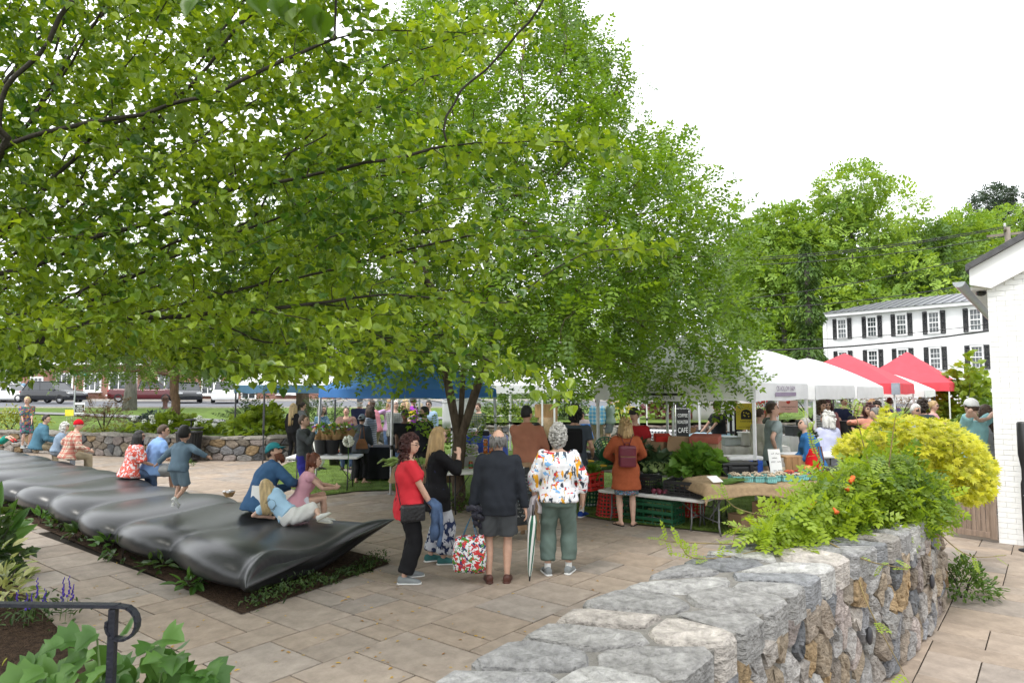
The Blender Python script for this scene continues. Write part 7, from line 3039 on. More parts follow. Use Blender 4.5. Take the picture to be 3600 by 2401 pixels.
# -- left tents
def crowd(label,px,top,Y,face,sex,topd,bot=None,hair=('short','brown'),skin=0,girth=1.0,pose=None,res=.04,z0=0.0,shoes=None,**k):
 pos,h=stand(px,top,Y,z0)
 return person(label,pos,face,h,sex,girth,pose or{},top=topd,bottom=bot or dict(mat=m_denim),shoes=shoes or dict(mat=m_blk_shoe),hair=hair,skin=skin,res=res,group=GP_,**k)
crowd('person with very long pale blond hair in black at the flower stall',1030,1420,21,20,'f',dict(mat=m_blackc,sleeve='long'),dict(mat=m_blackc),('long','ltblond',.26),1)
crowd('person with dark hair in a grey hooded top beside the pale blond hair',1063,1416,22,60,'f',dict(mat=cloth('grey_marl',(.16,.17,.175)),sleeve='long',hood=True),None,('pony','dkbrown'),1)
crowd('person with grey bob in a blue speckled blouse by the flower buckets',1122,1424,18.6,120,'f',dict(mat=blotch('blue_speckle',(.06,.13,.2),[(.22,.32,.36),(.04,.08,.14)],26,.54),sleeve='long',hem=-.07),dict(mat=m_paper),('bob','salt',.03),1,1.05,dict(lean=10,RA=(.1,.3,.55),LA=(-.05,.3,.5)),glasses='clear')
crowd('person in a wide brown blouse bending over the bouquets with a dark ponytail',1222,1428,18.6,178,'f',dict(mat=cloth('brown_blouse',(.17,.105,.085)),sleeve='elbow',loose=.05,hem=-.06,wide=1.3),None,('pony','black'),0,1.15,dict(lean=12,hunch=14,head=(0,-25,0),LA=(-.15,.22,.45),RA=(.1,.25,.5)))
crowd('white-bearded person in a grey cap and navy shirt holding a blue folder',1265,1402,22,160,'m',dict(mat=m_navy,sleeve='long'),dict(mat=m_khaki),('short','white'),0,1.1,dict(RA=(.08,.22,.58),LA=(-.12,.22,.58)),cap=('peak',cloth('steel_cap',(.17,.19,.22))),beard=hair_mat('white',HC['white']))
crowd('person in a dusty pink tee stooping beside the navy shirt',1322,1404,20.5,290,'m',dict(mat=cloth('dusty_pink_tee',(.50,.20,.24)),sleeve='short',loose=.025),dict(mat=m_khaki),('short','brown'),0,1.18,dict(lean=8,hunch=16,head=(0,-22,0)),beard=hair_mat('brown',HC['brown']))
crowd('person with brown hair in a striped grey cardigan and light jeans',1302,1430,17.6,285,'f',dict(mat=stripes('grey_stripe_knit',(.17,.18,.19),(.36,.37,.37),.055),sleeve='long',hem=-.1,loose=.03),dict(mat=cloth('light_jeans',(.22,.34,.47))),('bob','brown',.06),1)
pt=gp(1262,1700)
th=at(1262,1463,pt.y).z
ptr,Jt,Bt=person('person in a grey hooded top, pale cap and black leggings carrying a red tote',Vector((pt.x,pt.y,0)),15,th+.02,'f',1.15,dict(lean=4,hunch=10,LA=(-.16,.1,.56),RA=(.1,.2,.56),LF=(-.05,0,.045),RF=(.07,.02,.045),RT=50),
top=dict(mat=cloth('slate_hoodie',(.075,.085,.10)),sleeve='long',hem=-.07,loose=.03,hood=True),bottom=dict(mat=m_blackc,len=.93),shoes=dict(mat=m_khaki,kind='sandal'),hair=('bun','black'),cap=('back',cloth('pale_cap',(.42,.43,.42))),res=.022,skin=0)
tt=thing('tote_bag','red and white printed tote hanging from the shoulder at the flower stall','bag',ptr.matrix_basis@Vector((-.30,-.05,.70)),.3)
q=MB()
rings=[[Vector((w_*math.cos(t),d_*math.sin(t),z))for t in[2*math.pi*k/14 for k in range(14)]]for(w_,d_,z)in((.13,.06,0),(.19,.11,.04),(.21,.12,.2),(.17,.09,.36),(.15,.05,.42))]
q.loft(rings,False)
q.add(rings[0],[tuple(range(13,-1,-1))])
q.build('pouch',blotch('red_floral_tote',(.66,.64,.62),[(.5,.02,.03),(.45,.03,.04),(.2,.3,.12)],7,.55),tt,True)
q=MB()
q.tube([(-.1,0,.4),(0,.05,.66),(.12,.12,.76),(.14,.04,.6),(.1,0,.4)],.012,6)
q.build('handle',m_red_pl,tt,True)
hb=thing('handbag','tan leather handbag at the hip of the tote carrier','bag',ptr.matrix_basis@Vector((.14,-.16,.82)),.2)
q=MB()
q.loft([[Vector((w_*x,d_*y,z))for x,y in((-1,-1),(1,-1),(1,1),(-1,1))]for(w_,d_,z)in((.14,.05,0),(.12,.05,.12),(.07,.03,.22))])
q.build('pouch',pm('tan_leather',(.26,.11,.04),.5,.15,8),hb)
q=MB()
q.tube([(-.06,0,.2),(-.02,.05,.45),(.03,.1,.5),(.06,0,.2)],.010,6)
q.build('handle',pm('tan_leather',(.26,.11,.04)),hb,True)
crowd('person in black with dark glasses and hair tied back behind the red top',1424,1443,15,170,'m',dict(mat=m_blackc,sleeve='short',loose=.03),None,('bun','black'),3,1.15,dict(head=(10,-8,0),LA=(-.12,.16,.5),RA=(.1,.16,.5)),glasses='sun')
crowd('bearded person in a black lettered tee beside the leaning branch',1492,1433,14.6,230,'m',dict(mat=cloth('black_tee',(.012,.013,.018)),sleeve='short',loose=.03),dict(mat=m_blackc),('short','black'),0,1.2,dict(head=(15,-8,0)),glasses='clear',beard=hair_mat('black',HC['black']),beardlen=.012)
crowd('white-haired person in a grey plaid shirt looking down',1388,1409,19,150,'m',dict(mat=plaid('grey_plaid',(.10,.11,.10),(.2,.21,.19),(.4,.4,.38),.12),sleeve='long',loose=.026),dict(mat=m_blackc),('short','white'),1,1.08,dict(hunch=16,head=(-15,-18,0),LA=(-.05,.2,.55),RA=(.1,.2,.5)),glasses='clear')
crowd('person in lilac holding a phone to the ear',1372,1407,21.5,165,'f',dict(mat=cloth('lilac_shirt',(.48,.32,.5)),sleeve='long',loose=.02),None,('bob','blond',.02),1,1.0,dict(RA=(.09,.06,.84),RE=(1,.2,-.6),RC=1.2),glasses='clear')
crowd('fair-haired person reading a yellow leaflet',1424,1410,20.2,200,'f',dict(mat=cloth('white_blouse',(.6,.58,.57)),sleeve='short',loose=.02),None,('bob','ltblond',.03),1,1.0,dict(head=(0,-15,0),LA=(-.05,.2,.66),RA=(.08,.2,.66)),glasses='clear')
lfp=at(1446,1455,20)
q=MB()
q.add([(-.13,0,-.08),(.0,-.04,-.05),(0,-.04,.09),(-.13,0,.06),(.14,0,-.02),(.14,0,.14)],[(0,1,2,3),(1,4,5,2)])
o=q.build('leaflet',pm('yellow_leaflet',(.75,.6,.03),.7),None,False,lfp,label='open yellow leaflet in the hands of the fair-haired person',category='leaflet')
o.modifiers.new('thick','SOLIDIFY').thickness=.004
crowd('person in a bright purple polo shirt seen under the blue canopy',1452,1396,20.8,40,'m',dict(mat=cloth('purple_polo',(.27,.045,.37)),sleeve='short',loose=.026,collar=True),dict(mat=cloth('dark_shorts',(.06,.06,.065)),len=.45,name='shorts'),('short','brown'),0,1.08)
crowd('person in sunglasses and pale blue shirt behind the bearded one',1508,1410,20,190,'f',dict(mat=cloth('pale_blue_shirt',(.3,.42,.55)),sleeve='long',loose=.024),None,('bun','dkbrown'),1,1.0,None,glasses='sun')
crowd('person in a sun hat beside the one in sunglasses',1478,1420,21.5,180,'f',dict(mat=m_khaki,sleeve='long'),None,('bob','grey',.01),1,1.0,None,cap=('peak',cloth('straw_hat',(.5,.42,.3))))
crowd('person in a dark green plaid shirt working behind the blue table',1690,1418,21,215,'m',dict(mat=plaid('green_plaid',(.03,.05,.07),(.1,.12,.06),(.3,.28,.12),.16),sleeve='long',loose=.03),None,('short','brown'),1,1.1,dict(lean=10,LA=(-.1,.22,.55),RA=(.1,.22,.55)))
pos,h=stand(1070,1466,13.6)
prb,Jb,Bb=person('child in a charcoal hoodie and blue shorts with a hand at the mouth',pos,100,h,'m',.92,dict(head=(-5,-12,0),RA=(.02,.13,.82),RE=(.8,-.1,-.9),RC=1.2,LA=(-.12,.02,.47)),top=dict(mat=cloth('charcoal_hoodie',(.06,.068,.072)),sleeve='long',loose=.024,hood=True),bottom=dict(mat=cloth('royal_shorts',(.03,.03,.22)),len=.47,wide=1.2,name='shorts'),shoes=dict(mat=m_blk_shoe),hair=('short','brown'),res=.015,skin=1,headk=1.08)
# -- middle distance, right of the trunk
crowd('person in a bright blue plaid shirt and khaki trousers near the stone wall',2100,1400,25.5,10,'m',dict(mat=plaid('aqua_plaid',(.35,.55,.68),(.05,.32,.62),(.65,.68,.6),.14),sleeve='long',loose=.03),dict(mat=m_khaki),('short','brown'),0,1.1)
crowd('person in a grey-green hoodie and shorts beside the blue plaid shirt',2146,1396,25.5,300,'m',dict(mat=cloth('greygreen_hoodie',(.20,.26,.23)),sleeve='long',loose=.03,hood=True),dict(mat=cloth('slate_shorts',(.15,.17,.2)),len=.47,name='shorts'),('short','brown'),0,1.05,dict(LA=(.0,.16,.66),RA=(.05,.16,.66)))
ch=at(2065,1560,24)
seat=thing('camp_chair','blue folding camp chair on the lawn behind the tent leg','chair',Vector((ch.x,24,0)),R(200))
m_cb=pm('camp_blue',(.02,.16,.5),.7)
q=MB()
q.add([(-.28,-.05,.45),(.28,-.05,.45),(.26,-.3,.95),(-.26,-.3,.95)],[(0,1,2,3)])
q.build('backrest',m_cb,seat)
q=MB()
q.add([(-.28,.4,.46),(.28,.4,.46),(.28,-.05,.42),(-.28,-.05,.42)],[(0,1,2,3)])
q.build('seat',m_cb,seat)
for(a,b2)in(((-.3,.42,0),(-.28,-.25,.9)),((.3,.42,0),(.28,-.25,.9)),((-.3,-.3,0),(-.28,.42,.62)),((.3,-.3,0),(.28,.42,.62))):
 q=MB()
 q.tube([a,b2],.011,6)
 q.build('leg',m_plast_k,seat,True)
cs=at(2048,1440,25.3)
person('person in a pale shirt sitting with an arm raised behind the head',Vector((cs.x,25.3,0)),195,1.72,'m',1.05,dict(pelvis=(0,0,.29),LF=(-.1,.26,.045),RF=(.1,.26,.045),RA=(.14,-.02,.78),RE=(1,.1,.5),LA=(-.1,.2,.36),head=(15,0,0)),
top=dict(mat=cloth('pale_pink_shirt',(.55,.45,.46)),sleeve='short',loose=.024),bottom=dict(mat=m_khaki),shoes=dict(mat=m_blk_shoe),hair=('short','black'),res=.04,skin=4,group=GP_)
crowd('vendor in black tee and cap working over the pale blue table',2528,1414,17.9,262,'m',dict(mat=m_blackc,sleeve='short',loose=.028),dict(mat=cloth('dk_shorts',(.06,.055,.05)),len=.5,name='shorts'),('short','dkbrown'),0,1.2,dict(lean=6,head=(0,-10,0),LA=(-.12,.26,.55),RA=(.1,.26,.55)),cap=('back',cloth('brown_cap',(.06,.045,.04))))
crowd('vendor in dark top and green shorts behind the yellow sign',2580,1404,19.5,190,'m',dict(mat=m_blackc,sleeve='short',loose=.028),dict(mat=cloth('green_shorts',(.12,.2,.1)),len=.45,name='shorts'),('short','brown'),0)
p12,h12=stand(2712,1420,12.9)
person('young person in a grey tee with a sunset print, hand on hip',p12,92,h12,'m',.98,dict(lean=3,head=(18,-14,0),RA=(.13,-.01,.555),RE=(1,-.9,.3),RH=(-.6,.8,-.2),LA=(-.12,.12,.5)),top=dict(mat=cloth('heather_tee',(.27,.32,.31)),sleeve='short',loose=.024,hem=-.07),bottom=dict(mat=m_navy,len=.48,name='shorts'),shoes=dict(mat=m_grey_sn),hair=('short','brown'),res=.022,skin=0)
crowd('person with dark beard in an olive tee behind the young person in grey',2706,1413,14.2,120,'m',dict(mat=cloth('olive_tee',(.075,.095,.075)),sleeve='short',loose=.024),None,('short','dkbrown'),0,1.05,None,beard=hair_mat('dkbrown',HC['dkbrown']),beardlen=.012)
crowd('person with brown bun and glasses in cream top and denim shorts',2668,1440,14.0,75,'f',dict(mat=cloth('cream_top',(.55,.52,.44)),sleeve='long',loose=.026),dict(mat=cloth('lt_denim',(.3,.42,.52)),len=.3,wide=1.2,name='shorts'),('bun','brown'),1,1.05,None,glasses='clear')
p15,h15=stand(2866,1480,11.6)
person('grey-haired person in a royal blue blouse leaning over the tomato baskets',p15,285,h15+.06,'f',1.1,dict(lean=10,hunch=14,head=(-10,-14,0),LA=(-.06,.22,.56),RA=(.0,.24,.55)),top=dict(mat=cloth('royal_blouse',(.03,.13,.32)),sleeve='long',loose=.028,collar=True,hem=-.09),bottom=dict(mat=m_navy),shoes=dict(mat=m_blk_shoe),hair=('bun','grey'),res=.022,skin=1)
rbag=thing('red_bundle','red cloth bundle with leather straps carried at the front of the royal blue blouse','bag',at(2856,1625,11.15))
lump('cloth',cloth('scarlet_cloth',(.5,.012,.018)),rbag,[(.0,0,.22),(.02,0,.1),(0,0,-.06),(-.03,0,-.2)],[.06,.14,.15,.12],flat=.7)
q=MB()
q.tube([(.08,-.06,.26),(.06,-.12,.05),(.05,-.1,-.2)],.012,6)
q.tube([(.13,-.03,.26),(.14,-.1,.05),(.12,-.08,-.2)],.012,6)
q.build('strap',m_brownlea,rbag,True)
crowd('person with a silver bob and headband in a lavender shirt',2908,1452,12.7,345,'f',dict(mat=cloth('lavender_shirt',(.48,.50,.66)),sleeve='long',loose=.028,hem=-.09),None,('bob','white',.04),1,1.02,dict(head=(-45,-6,0)),res=.02)
crowd('person with curly brown hair in a black and white striped tee',2884,1412,16.5,150,'f',dict(mat=stripes('bw_stripe',(.02,.02,.025),(.6,.6,.6),.04),sleeve='short'),None,('curly','brown',.1),0)
crowd('person in a dusty rose top beside the striped tee',2910,1410,18.5,200,'f',dict(mat=cloth('dusty_rose',(.33,.14,.15)),sleeve='long'),None,('bob','auburn',.04),1)
crowd('person in a navy polo standing behind the tan carton',2966,1398,20,175,'m',dict(mat=m_navy,sleeve='short',loose=.028),None,('short','brown'),0,1.15,dict(LA=(-.1,.14,.5),RA=(.1,.14,.5)))
crowd('person in a black tee with long dark hair at the counter',3022,1418,16,205,'f',dict(mat=m_blackc,sleeve='short',loose=.03),dict(mat=cloth('mid_grey',(.2,.2,.2))),('long','auburn',.16),0,1.15,dict(LA=(-.1,.18,.5),RA=(.05,.18,.5)))
crowd('person in a peach top reaching to the tent leg',3060,1424,15,250,'f',dict(mat=cloth('peach_top',(.62,.27,.2)),sleeve='long',loose=.02),None,('bob','auburn',.02),0,1.0,dict(RA=(.12,.2,.8)))
crowd('grey-haired person in profile above the yellow shrub',3082,1437,13.4,282,'m',dict(mat=cloth('teal_grey',(.1,.2,.22)),sleeve='short',loose=.024),None,('short','salt'),0,1.05)
crowd('person with dark curls and a navy jacket under the third tent',3084,1416,18,215,'f',dict(mat=m_navy,sleeve='long',loose=.03),None,('curly','dkbrown',.02),0)
crowd('person with fair hair and green scarf behind the dark curls',3064,1404,20.5,170,'f',dict(mat=cloth('teal_scarf',(.05,.2,.2)),sleeve='long'),None,('long','blond',.1),1)
crowd('person in a violet-blue tee standing by the red tent leg',3128,1400,21,20,'m',dict(mat=cloth('violet_tee',(.1,.08,.22)),sleeve='short',loose=.03),None,('short','brown'),0,1.1)
crowd('white-haired person with glasses facing forward above the yellow shrub',3216,1424,13.6,172,'m',dict(mat=cloth('sky_shirt',(.35,.42,.5)),sleeve='short',loose=.024),None,('short','white'),0,1.05,None,glasses='clear')
crowd('person with tousled dark hair beside the white-haired one',3243,1410,16.2,60,'m',dict(mat=cloth('dk_teal',(.03,.05,.06)),sleeve='short'),None,('curly','dkbrown',.02),0)
crowd('person with a blond bun in a pale pink sweater',3278,1412,17.5,130,'f',dict(mat=cloth('pale_pink_knit',(.58,.33,.33)),sleeve='long',loose=.026),None,('bun','blond'),1,1.0,dict(LA=(-.02,.12,.72),RA=(.06,.12,.68)))
p27,h27=stand(3418,1409,11.6,.0)
person('person in a white cap and aqua tee with hands clasped behind the head',p27,335,h27,'m',1.1,dict(head=(20,0,0),LA=(-.06,-.075,.845),RA=(.07,-.075,.85),LE=(-1,.1,.35),RE=(1,.1,.35),LH=(1,-.2,0),RH=(-1,-.2,0)),top=dict(mat=cloth('aqua_tee',(.28,.52,.54)),sleeve='short',loose=.028),bottom=dict(mat=m_khaki,len=.48,name='shorts'),shoes=dict(mat=m_grey_sn),hair=('short','brown'),cap=('peak',m_paper),res=.022,skin=1)
p28,h28=stand(3468,1428,12.1)
person('person with long brown hair in a grey top next to the white brick wall',p28,340,h28,'f',1.0,dict(head=(-20,0,0)),top=dict(mat=cloth('dove_top',(.34,.34,.36)),sleeve='short',loose=.02),bottom=dict(mat=cloth('pine_shorts',(.05,.09,.07)),len=.3,wide=1.2,name='shorts'),shoes=dict(mat=m_grey_sn),hair=('long','brown',.2),res=.022,skin=1)
# -- on and around the bench
def sit(px,py,z=.47):
 p=gp(px,py,z)
 return Vector((p.x,p.y,0)),z
SITP=dict(LF=(-.07,.25,.05),RF=(.07,.25,.05))
pos,z=sit(905,1795)
p29,J29,B29=person('bearded person in a teal cap and denim shirt sitting hunched on the bench',pos,38,1.80,'m',1.12,dict(pelvis=(0,0,z/1.8+.05),lean=12,hunch=24,twist=22,head=(38,-14,0),LF=(-.1,.27,.045),RF=(.1,.27,.045),LA=(.0,.30,.42),RA=(.14,.26,.46),RE=(1,-.4,-.3)),
top=dict(mat=cloth('denim_shirt',(.045,.105,.21),.9,.12),sleeve='long',hem=-.055,loose=.028,collar=True,flare=.25),bottom=dict(mat=m_khaki),shoes=dict(mat=m_blk_shoe),hair=('short','dkbrown'),cap=('peak',cloth('teal_cap',(.03,.21,.24),.8)),beard=hair_mat('ginger',(.13,.04,.02)),beardlen=.05,res=.0155,skin=0)
pos,z=sit(1042,1795)
person('child in a pink ruffled blouse and pale shorts sitting with knees drawn up',pos+Vector((.0,.1,0)),72,1.46,'f',.98,dict(pelvis=(0,0,z/1.46+.055),lean=14,hunch=12,head=(0,2,0),LF=(-.05,.24,.22),RF=(.05,.24,.20),LA=(-.03,.34,.53),RA=(.03,.33,.52),LE=(-1,-.3,-.5),RE=(1,-.3,-.5),LK=(0,.6,1),RK=(.1,.6,1)),
top=dict(mat=cloth('pink_blouse',(.68,.36,.44),.85,.05),sleeve='ruffle',hem=-.02,loose=.022,flare=.7,name='blouse'),bottom=dict(mat=cloth('pale_shorts',(.6,.6,.68)),len=.22,wide=1.1,loose=.014,name='shorts'),shoes=dict(mat=m_paper),hair=('braid','ginger'),res=.0155,skin=1,headk=1.1)
pos,z=sit(1018,1836,.47)
p31,J31,B31=person('long-haired child in pale blue tee and white shorts lying propped on an elbow',pos,12,1.22,'f',1.0,dict(pelvis=(0,0,z/1.22+.06),side=-52,lean=4,head=(0,0,34),LA=(-.31,.08,z/1.22+.03),LE=(-1,-.5,-.3),RA=(-.05,.2,z/1.22+.06),LF=(.33,.10,z/1.22+.04),RF=(.34,.0,z/1.22+.085),LK=(.2,1,.1),RK=(.2,1,.3),LT=100,RT=80,RTp=30,LTp=0),
top=dict(mat=cloth('pale_blue_tee',(.38,.58,.76),.85,.05),sleeve='short',hem=.03,loose=.022,wide=1.2),bottom=dict(mat=cloth('white_shorts',(.68,.68,.66)),len=.5,wide=1.3,loose=.024,name='shorts',waist=.03),shoes=dict(mat=cloth('white_sneaker',(.6,.6,.57)),sole=pm('cream_sole',(.5,.48,.38),.7)),hair=('long','ltblond',.17,1),res=.015,skin=1,headk=1.16)
# print on the tee
c_,X_,Y_,U_=B31['spine'](.22)
for i,(s,dz)in enumerate((('WARR',.055),('DEMO',-.075))):
 lettering(s,.036,m_ink,p31,c_-Y_*(.07*1.22+.032)+U_*dz,X_,U_,sx=.85)
mb=MB()
mb.tube([c_-Y_*(.066*1.22+.032)+X_*(.06*math.cos(t*.314))+U_*(-.01+.06*math.sin(t*.314))for t in range(21)],.002,4)
mb.build('printed_ring',m_ink,p31)
pos,z=sit(455,1675)
person('person with long black hair in a red and white patterned blouse seated on the bench',pos,42,1.66,'f',1.08,dict(pelvis=(0,0,z/1.66+.05),lean=8,hunch=10,head=(30,0,0),LA=(-.02,.25,.4),RA=(.1,.24,.4),**SITP),top=dict(mat=blotch('red_vine_print',(.66,.58,.60),[(.55,.07,.05),(.6,.12,.09)],17,.52),sleeve='elbow',hem=-.06,loose=.03,flare=.3,wide=1.2),bottom=dict(mat=m_denim),shoes=dict(mat=m_blk_shoe),hair=('long','black',.13),res=.022,skin=0,glasses='clear')
pos,z=sit(528,1668)
person('person in light blue polo and grey shorts seated beside the black-haired one',pos,45,1.86,'m',1.1,dict(pelvis=(0,0,z/1.86+.05),lean=10,hunch=14,head=(20,0,0),LA=(.0,.26,.4),RA=(.12,.25,.4),**SITP),top=dict(mat=cloth('light_blue_polo',(.22,.36,.66),.85,.05),sleeve='short',hem=-.05,loose=.03,collar=True,flare=.25),bottom=dict(mat=cloth('lt_grey_shorts',(.27,.28,.29)),len=.5,loose=.02,wide=1.15,name='shorts'),shoes=dict(mat=m_grey_sn),hair=('short','brown'),res=.022,skin=0)
pr=gp(622,1782,.5)
person('child in a blue-grey hooded set running along the bench with arms out',Vector((pr.x,pr.y,.5)),14,1.09,'m',1.12,dict(lean=16,head=(-10,-10,0),LA=(-.36,.02,.54),RA=(.36,.10,.66),LE=(-.3,-1,.3),RE=(.3,-1,.3),LF=(-.07,.04,.05),RF=(.09,-.13,.13),LK=(0,1,0),RK=(0,1,0),RTp=-50,LTp=-5,pelvis=(0,.0,.50)),
top=dict(mat=cloth('blue_grey_hoodie',(.13,.19,.25),.9,.08),sleeve='long',loose=.022,hood=True,hem=-.05),bottom=dict(mat=cloth('blue_grey_shorts',(.15,.21,.26)),len=.46,wide=1.12,loose=.016,name='shorts'),shoes=dict(mat=cloth('white_sneaker',(.6,.6,.57)),sole=m_paper),hair=('short','black'),res=.0155,skin=0,headk=1.6)
pos,z=sit(240,1612)
person('person in a red and cream plaid shirt and red knitted hat seated on the bench',pos,48,1.76,'m',1.12,dict(pelvis=(0,0,z/1.76+.05),lean=10,hunch=10,head=(25,0,0),LA=(-.2,.05,.36),RA=(.16,.22,.38),**SITP),top=dict(mat=plaid('red_plaid',(.62,.54,.42),(.36,.05,.04),(.16,.05,.05),.10),sleeve='long',hem=-.055,loose=.034,flare=.3),bottom=dict(mat=m_khaki),shoes=dict(mat=m_blk_shoe),hair=('short','grey'),cap=('beanie',cloth('red_beanie',(.5,.01,.02),.95)),res=.022,skin=1)
pos,z=sit(178,1602)
person('person with fluffy white hair in a blue striped tee seated left of the plaid shirt',pos+Vector((0,.2,0)),55,1.55,'f',1.12,dict(pelvis=(0,0,z/1.55+.05),lean=10,hunch=14,head=(20,0,0),LA=(0,.25,.4),RA=(.12,.24,.4),**SITP),top=dict(mat=stripes('blue_stripe_tee',(.12,.18,.27),(.3,.36,.42),.03),sleeve='elbow',hem=.0,loose=.026),bottom=dict(mat=cloth('heather_skirt',(.2,.22,.25)),waist=.08),shoes=dict(mat=m_blk_shoe),hair=('curly','white',.03),res=.032,skin=1)
pos,z=sit(128,1580)
person('person in a steel-blue hoodie and glasses seated at the far end of the bench',pos,50,1.84,'m',1.15,dict(pelvis=(0,0,z/1.84+.05),lean=10,hunch=12,head=(32,0,0),LA=(0,.26,.4),RA=(.13,.24,.38),**SITP),top=dict(mat=cloth('steel_hoodie',(.07,.16,.22),.9,.1),sleeve='long',hem=-.05,loose=.034,hood=True,flare=.2),bottom=dict(mat=m_khaki),shoes=dict(mat=m_blk_shoe),hair=('short','dkbrown'),glasses='clear',res=.032,skin=0)
pb_=at(97,1400,21)
person('fair-haired child in a bright tropical shirt standing beyond the seated people',Vector((pb_.x,21,.40)),120,pb_.z-.40,'m',1.0,dict(head=(50,-4,0),RA=(.12,.14,.5),LA=(-.02,.16,.5)),top=dict(mat=blotch('tropical_print',(.05,.16,.13),[(.5,.08,.14),(.08,.32,.28),(.6,.28,.06),(.15,.06,.2)],16,.56),sleeve='elbow',hem=-.06,loose=.024),bottom=dict(mat=blotch('tropical_shorts',(.06,.1,.12),[(.45,.06,.2),(.06,.25,.22)],16,.55),len=.48,wide=1.2,name='shorts'),shoes=dict(mat=m_grey_sn),hair=('short','ltblond'),res=.032,skin=1,headk=1.15)
pos=gp(38,1560,.45)
person('child in orange tee and green shorts lying back at the left bench end',Vector((pos.x-.45,pos.y,0)),92,1.2,'m',1.0,dict(pelvis=(0,.12,.45/1.2+.05),lean=-58,head=(0,30,0),LA=(-.15,-.18,.42),RA=(.15,-.18,.42),LF=(-.06,.5,.45),RF=(.07,.52,.44),LK=(0,.3,1),RK=(0,.3,1)),top=dict(mat=cloth('orange_tee',(.5,.2,.09)),sleeve='short',loose=.024),bottom=dict(mat=cloth('emerald_shorts',(.02,.28,.22)),len=.42,wide=1.25,name='shorts'),shoes=dict(mat=m_blk_shoe,sock=m_red_pl,sockh=.1),hair=('short','ltblond'),res=.032,skin=1,headk=1.2)
for(px,sx_,lb,shirt,hr_,sx__)in((80,1,'person in pale blue walking past the brick building',(.25,.4,.55),'ltblond','f'),(103,2,'person in a dark suit outside the brick building',(.02,.025,.04),'brown','m')):
 pp=at(px,1330 if sx_==1 else 1322,60.3)
 person(lb,Vector((pp.x,60.3,1.25)),150 if sx_==1 else 90,1.72,sx__,1.0,{},top=dict(mat=cloth('far_%d'%sx_,shirt),sleeve='long'),bottom=dict(mat=m_navy),shoes=dict(mat=m_blk_shoe),hair=('short',hr_),res=.05,group=GP_)
 # paper bag beside the bearded sitter, paper bowl on the bench
bgp=gp(905,1800,.44)
pbg=thing('paper_bag','white paper bag standing between the denim shirt and the lying child','bag',Vector((gp(925,1806,.45).x,gp(925,1806,.45).y,.48)),R(-20))
q=MB()
q.loft([[Vector((w_*x,d_*y,z))for x,y in((-1,-1),(1,-1),(1,1),(-1,1))]for(w_,d_,z)in((.15,.07,0),(.155,.075,.2),(.16,.05,.36))],False)
o=q.build('sack',m_paper,pbg)
o.modifiers.new('thick','SOLIDIFY').thickness=.003
bw=gp(805,1754,.44)
bo=thing('paper_bowl','brown paper food tray with foil left on the bench','bowl',Vector((bw.x,bw.y,.48)))
q=MB()
q.lathe([(.001,0),(.06,0),(.095,.07),(.098,.07),(.06,.006)],seg=10)
q.build('tray',m_kraft,bo)
q=MB()
for k in range(14):
 q.ball((g.gauss(0,.035),g.gauss(0,.03),.065+g.uniform(0,.025)),(.03,.025,.012),6,4,Matrix.Rotation(g.uniform(0,3),3,'X'))
q.build('foil',pm('crumpled_foil',(.55,.55,.56),.3,.2,30,metal=.7),bo)
bake_all()
# ================================================================== planting
def sample_px(poly,n,Yf,rng,zmin=-9):
 xs,ys=[p[0]for p in poly],[p[1]for p in poly]
 out=[]
 while len(out)<n:
  px,py=rng.uniform(min(xs),max(xs)),rng.uniform(min(ys),max(ys))
  if inpoly(px,py,poly):
   p=at(px,py,Yf(px,py,rng))
   if p.z>zmin:
    out.append(tuple(p))
 return np.array(out)
def leafy(root,org,pos,dirs,ups,size,mat,tmpl,rn,nbig=300,name='leaf',mass='foliage',variants=6):
 X_,Y_,D_=px_of(pos)
 sc_=np.where((X_>0)&(X_<3600)&(Y_<2401)&(Y_>0),size/D_,0)
 o=np.argsort(-sc_)
 b,r_=o[:nbig],o[nbig:]
 if nbig:
  big_leaves(tmpl,pos[b],dirs[b],ups[b],size[b],mat,rn[b],root,org,name,variants)
 if len(r_):
  me=scatter_leaves(mass,tmpl,pos[r_],dirs[r_],ups[r_],size[r_],mat,rn[r_])
  me.transform(Matrix.Translation(-Vector(org)))
  link(mass,me,root,kind='stuff')
g=np.random.default_rng(31)
# trumpet vine over the near wall
VO=Vector((3.1,6.0,.95))
vine=thing('trumpet_vine','sprawling trumpet vine of toothed bright leaves spilling over the near stone wall','vine',VO)
VP=[(2650,1880),(2750,1790),(2870,1700),(2980,1640),(3080,1580),(3180,1600),(3310,1690),(3350,1790),(3270,1850),(3020,1880),(2850,1950),(2720,1930)]
pos=sample_px(VP,2300,lambda x,y,r:5.2+(x-2600)/740*1.4+(1900-y)/400*.5+r.uniform(-.35,.45),g,.80)
m_vine=leaf_mat('vine_leaf',(.045,.115,.025),(.30,.41,.03),.45,.4,(1.5,1.4,.5))
TV=compound_template(5,.27,.075)
n=len(pos)
dirs=g.normal(0,.7,(n,3))+np.array([-.35,-.5,-.25])
ups=np.tile([0,-.35,1.],(n,1))+g.normal(0,.4,(n,3))
X_,Y_,D_=px_of(pos)
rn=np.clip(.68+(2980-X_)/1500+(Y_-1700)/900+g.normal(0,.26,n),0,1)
leafy(vine,VO,pos,dirs,ups,g.uniform(.15,.25,n),m_vine,TV,rn)
m_vst=pm('vine_stem',(.20,.15,.06),.7,.3,12)
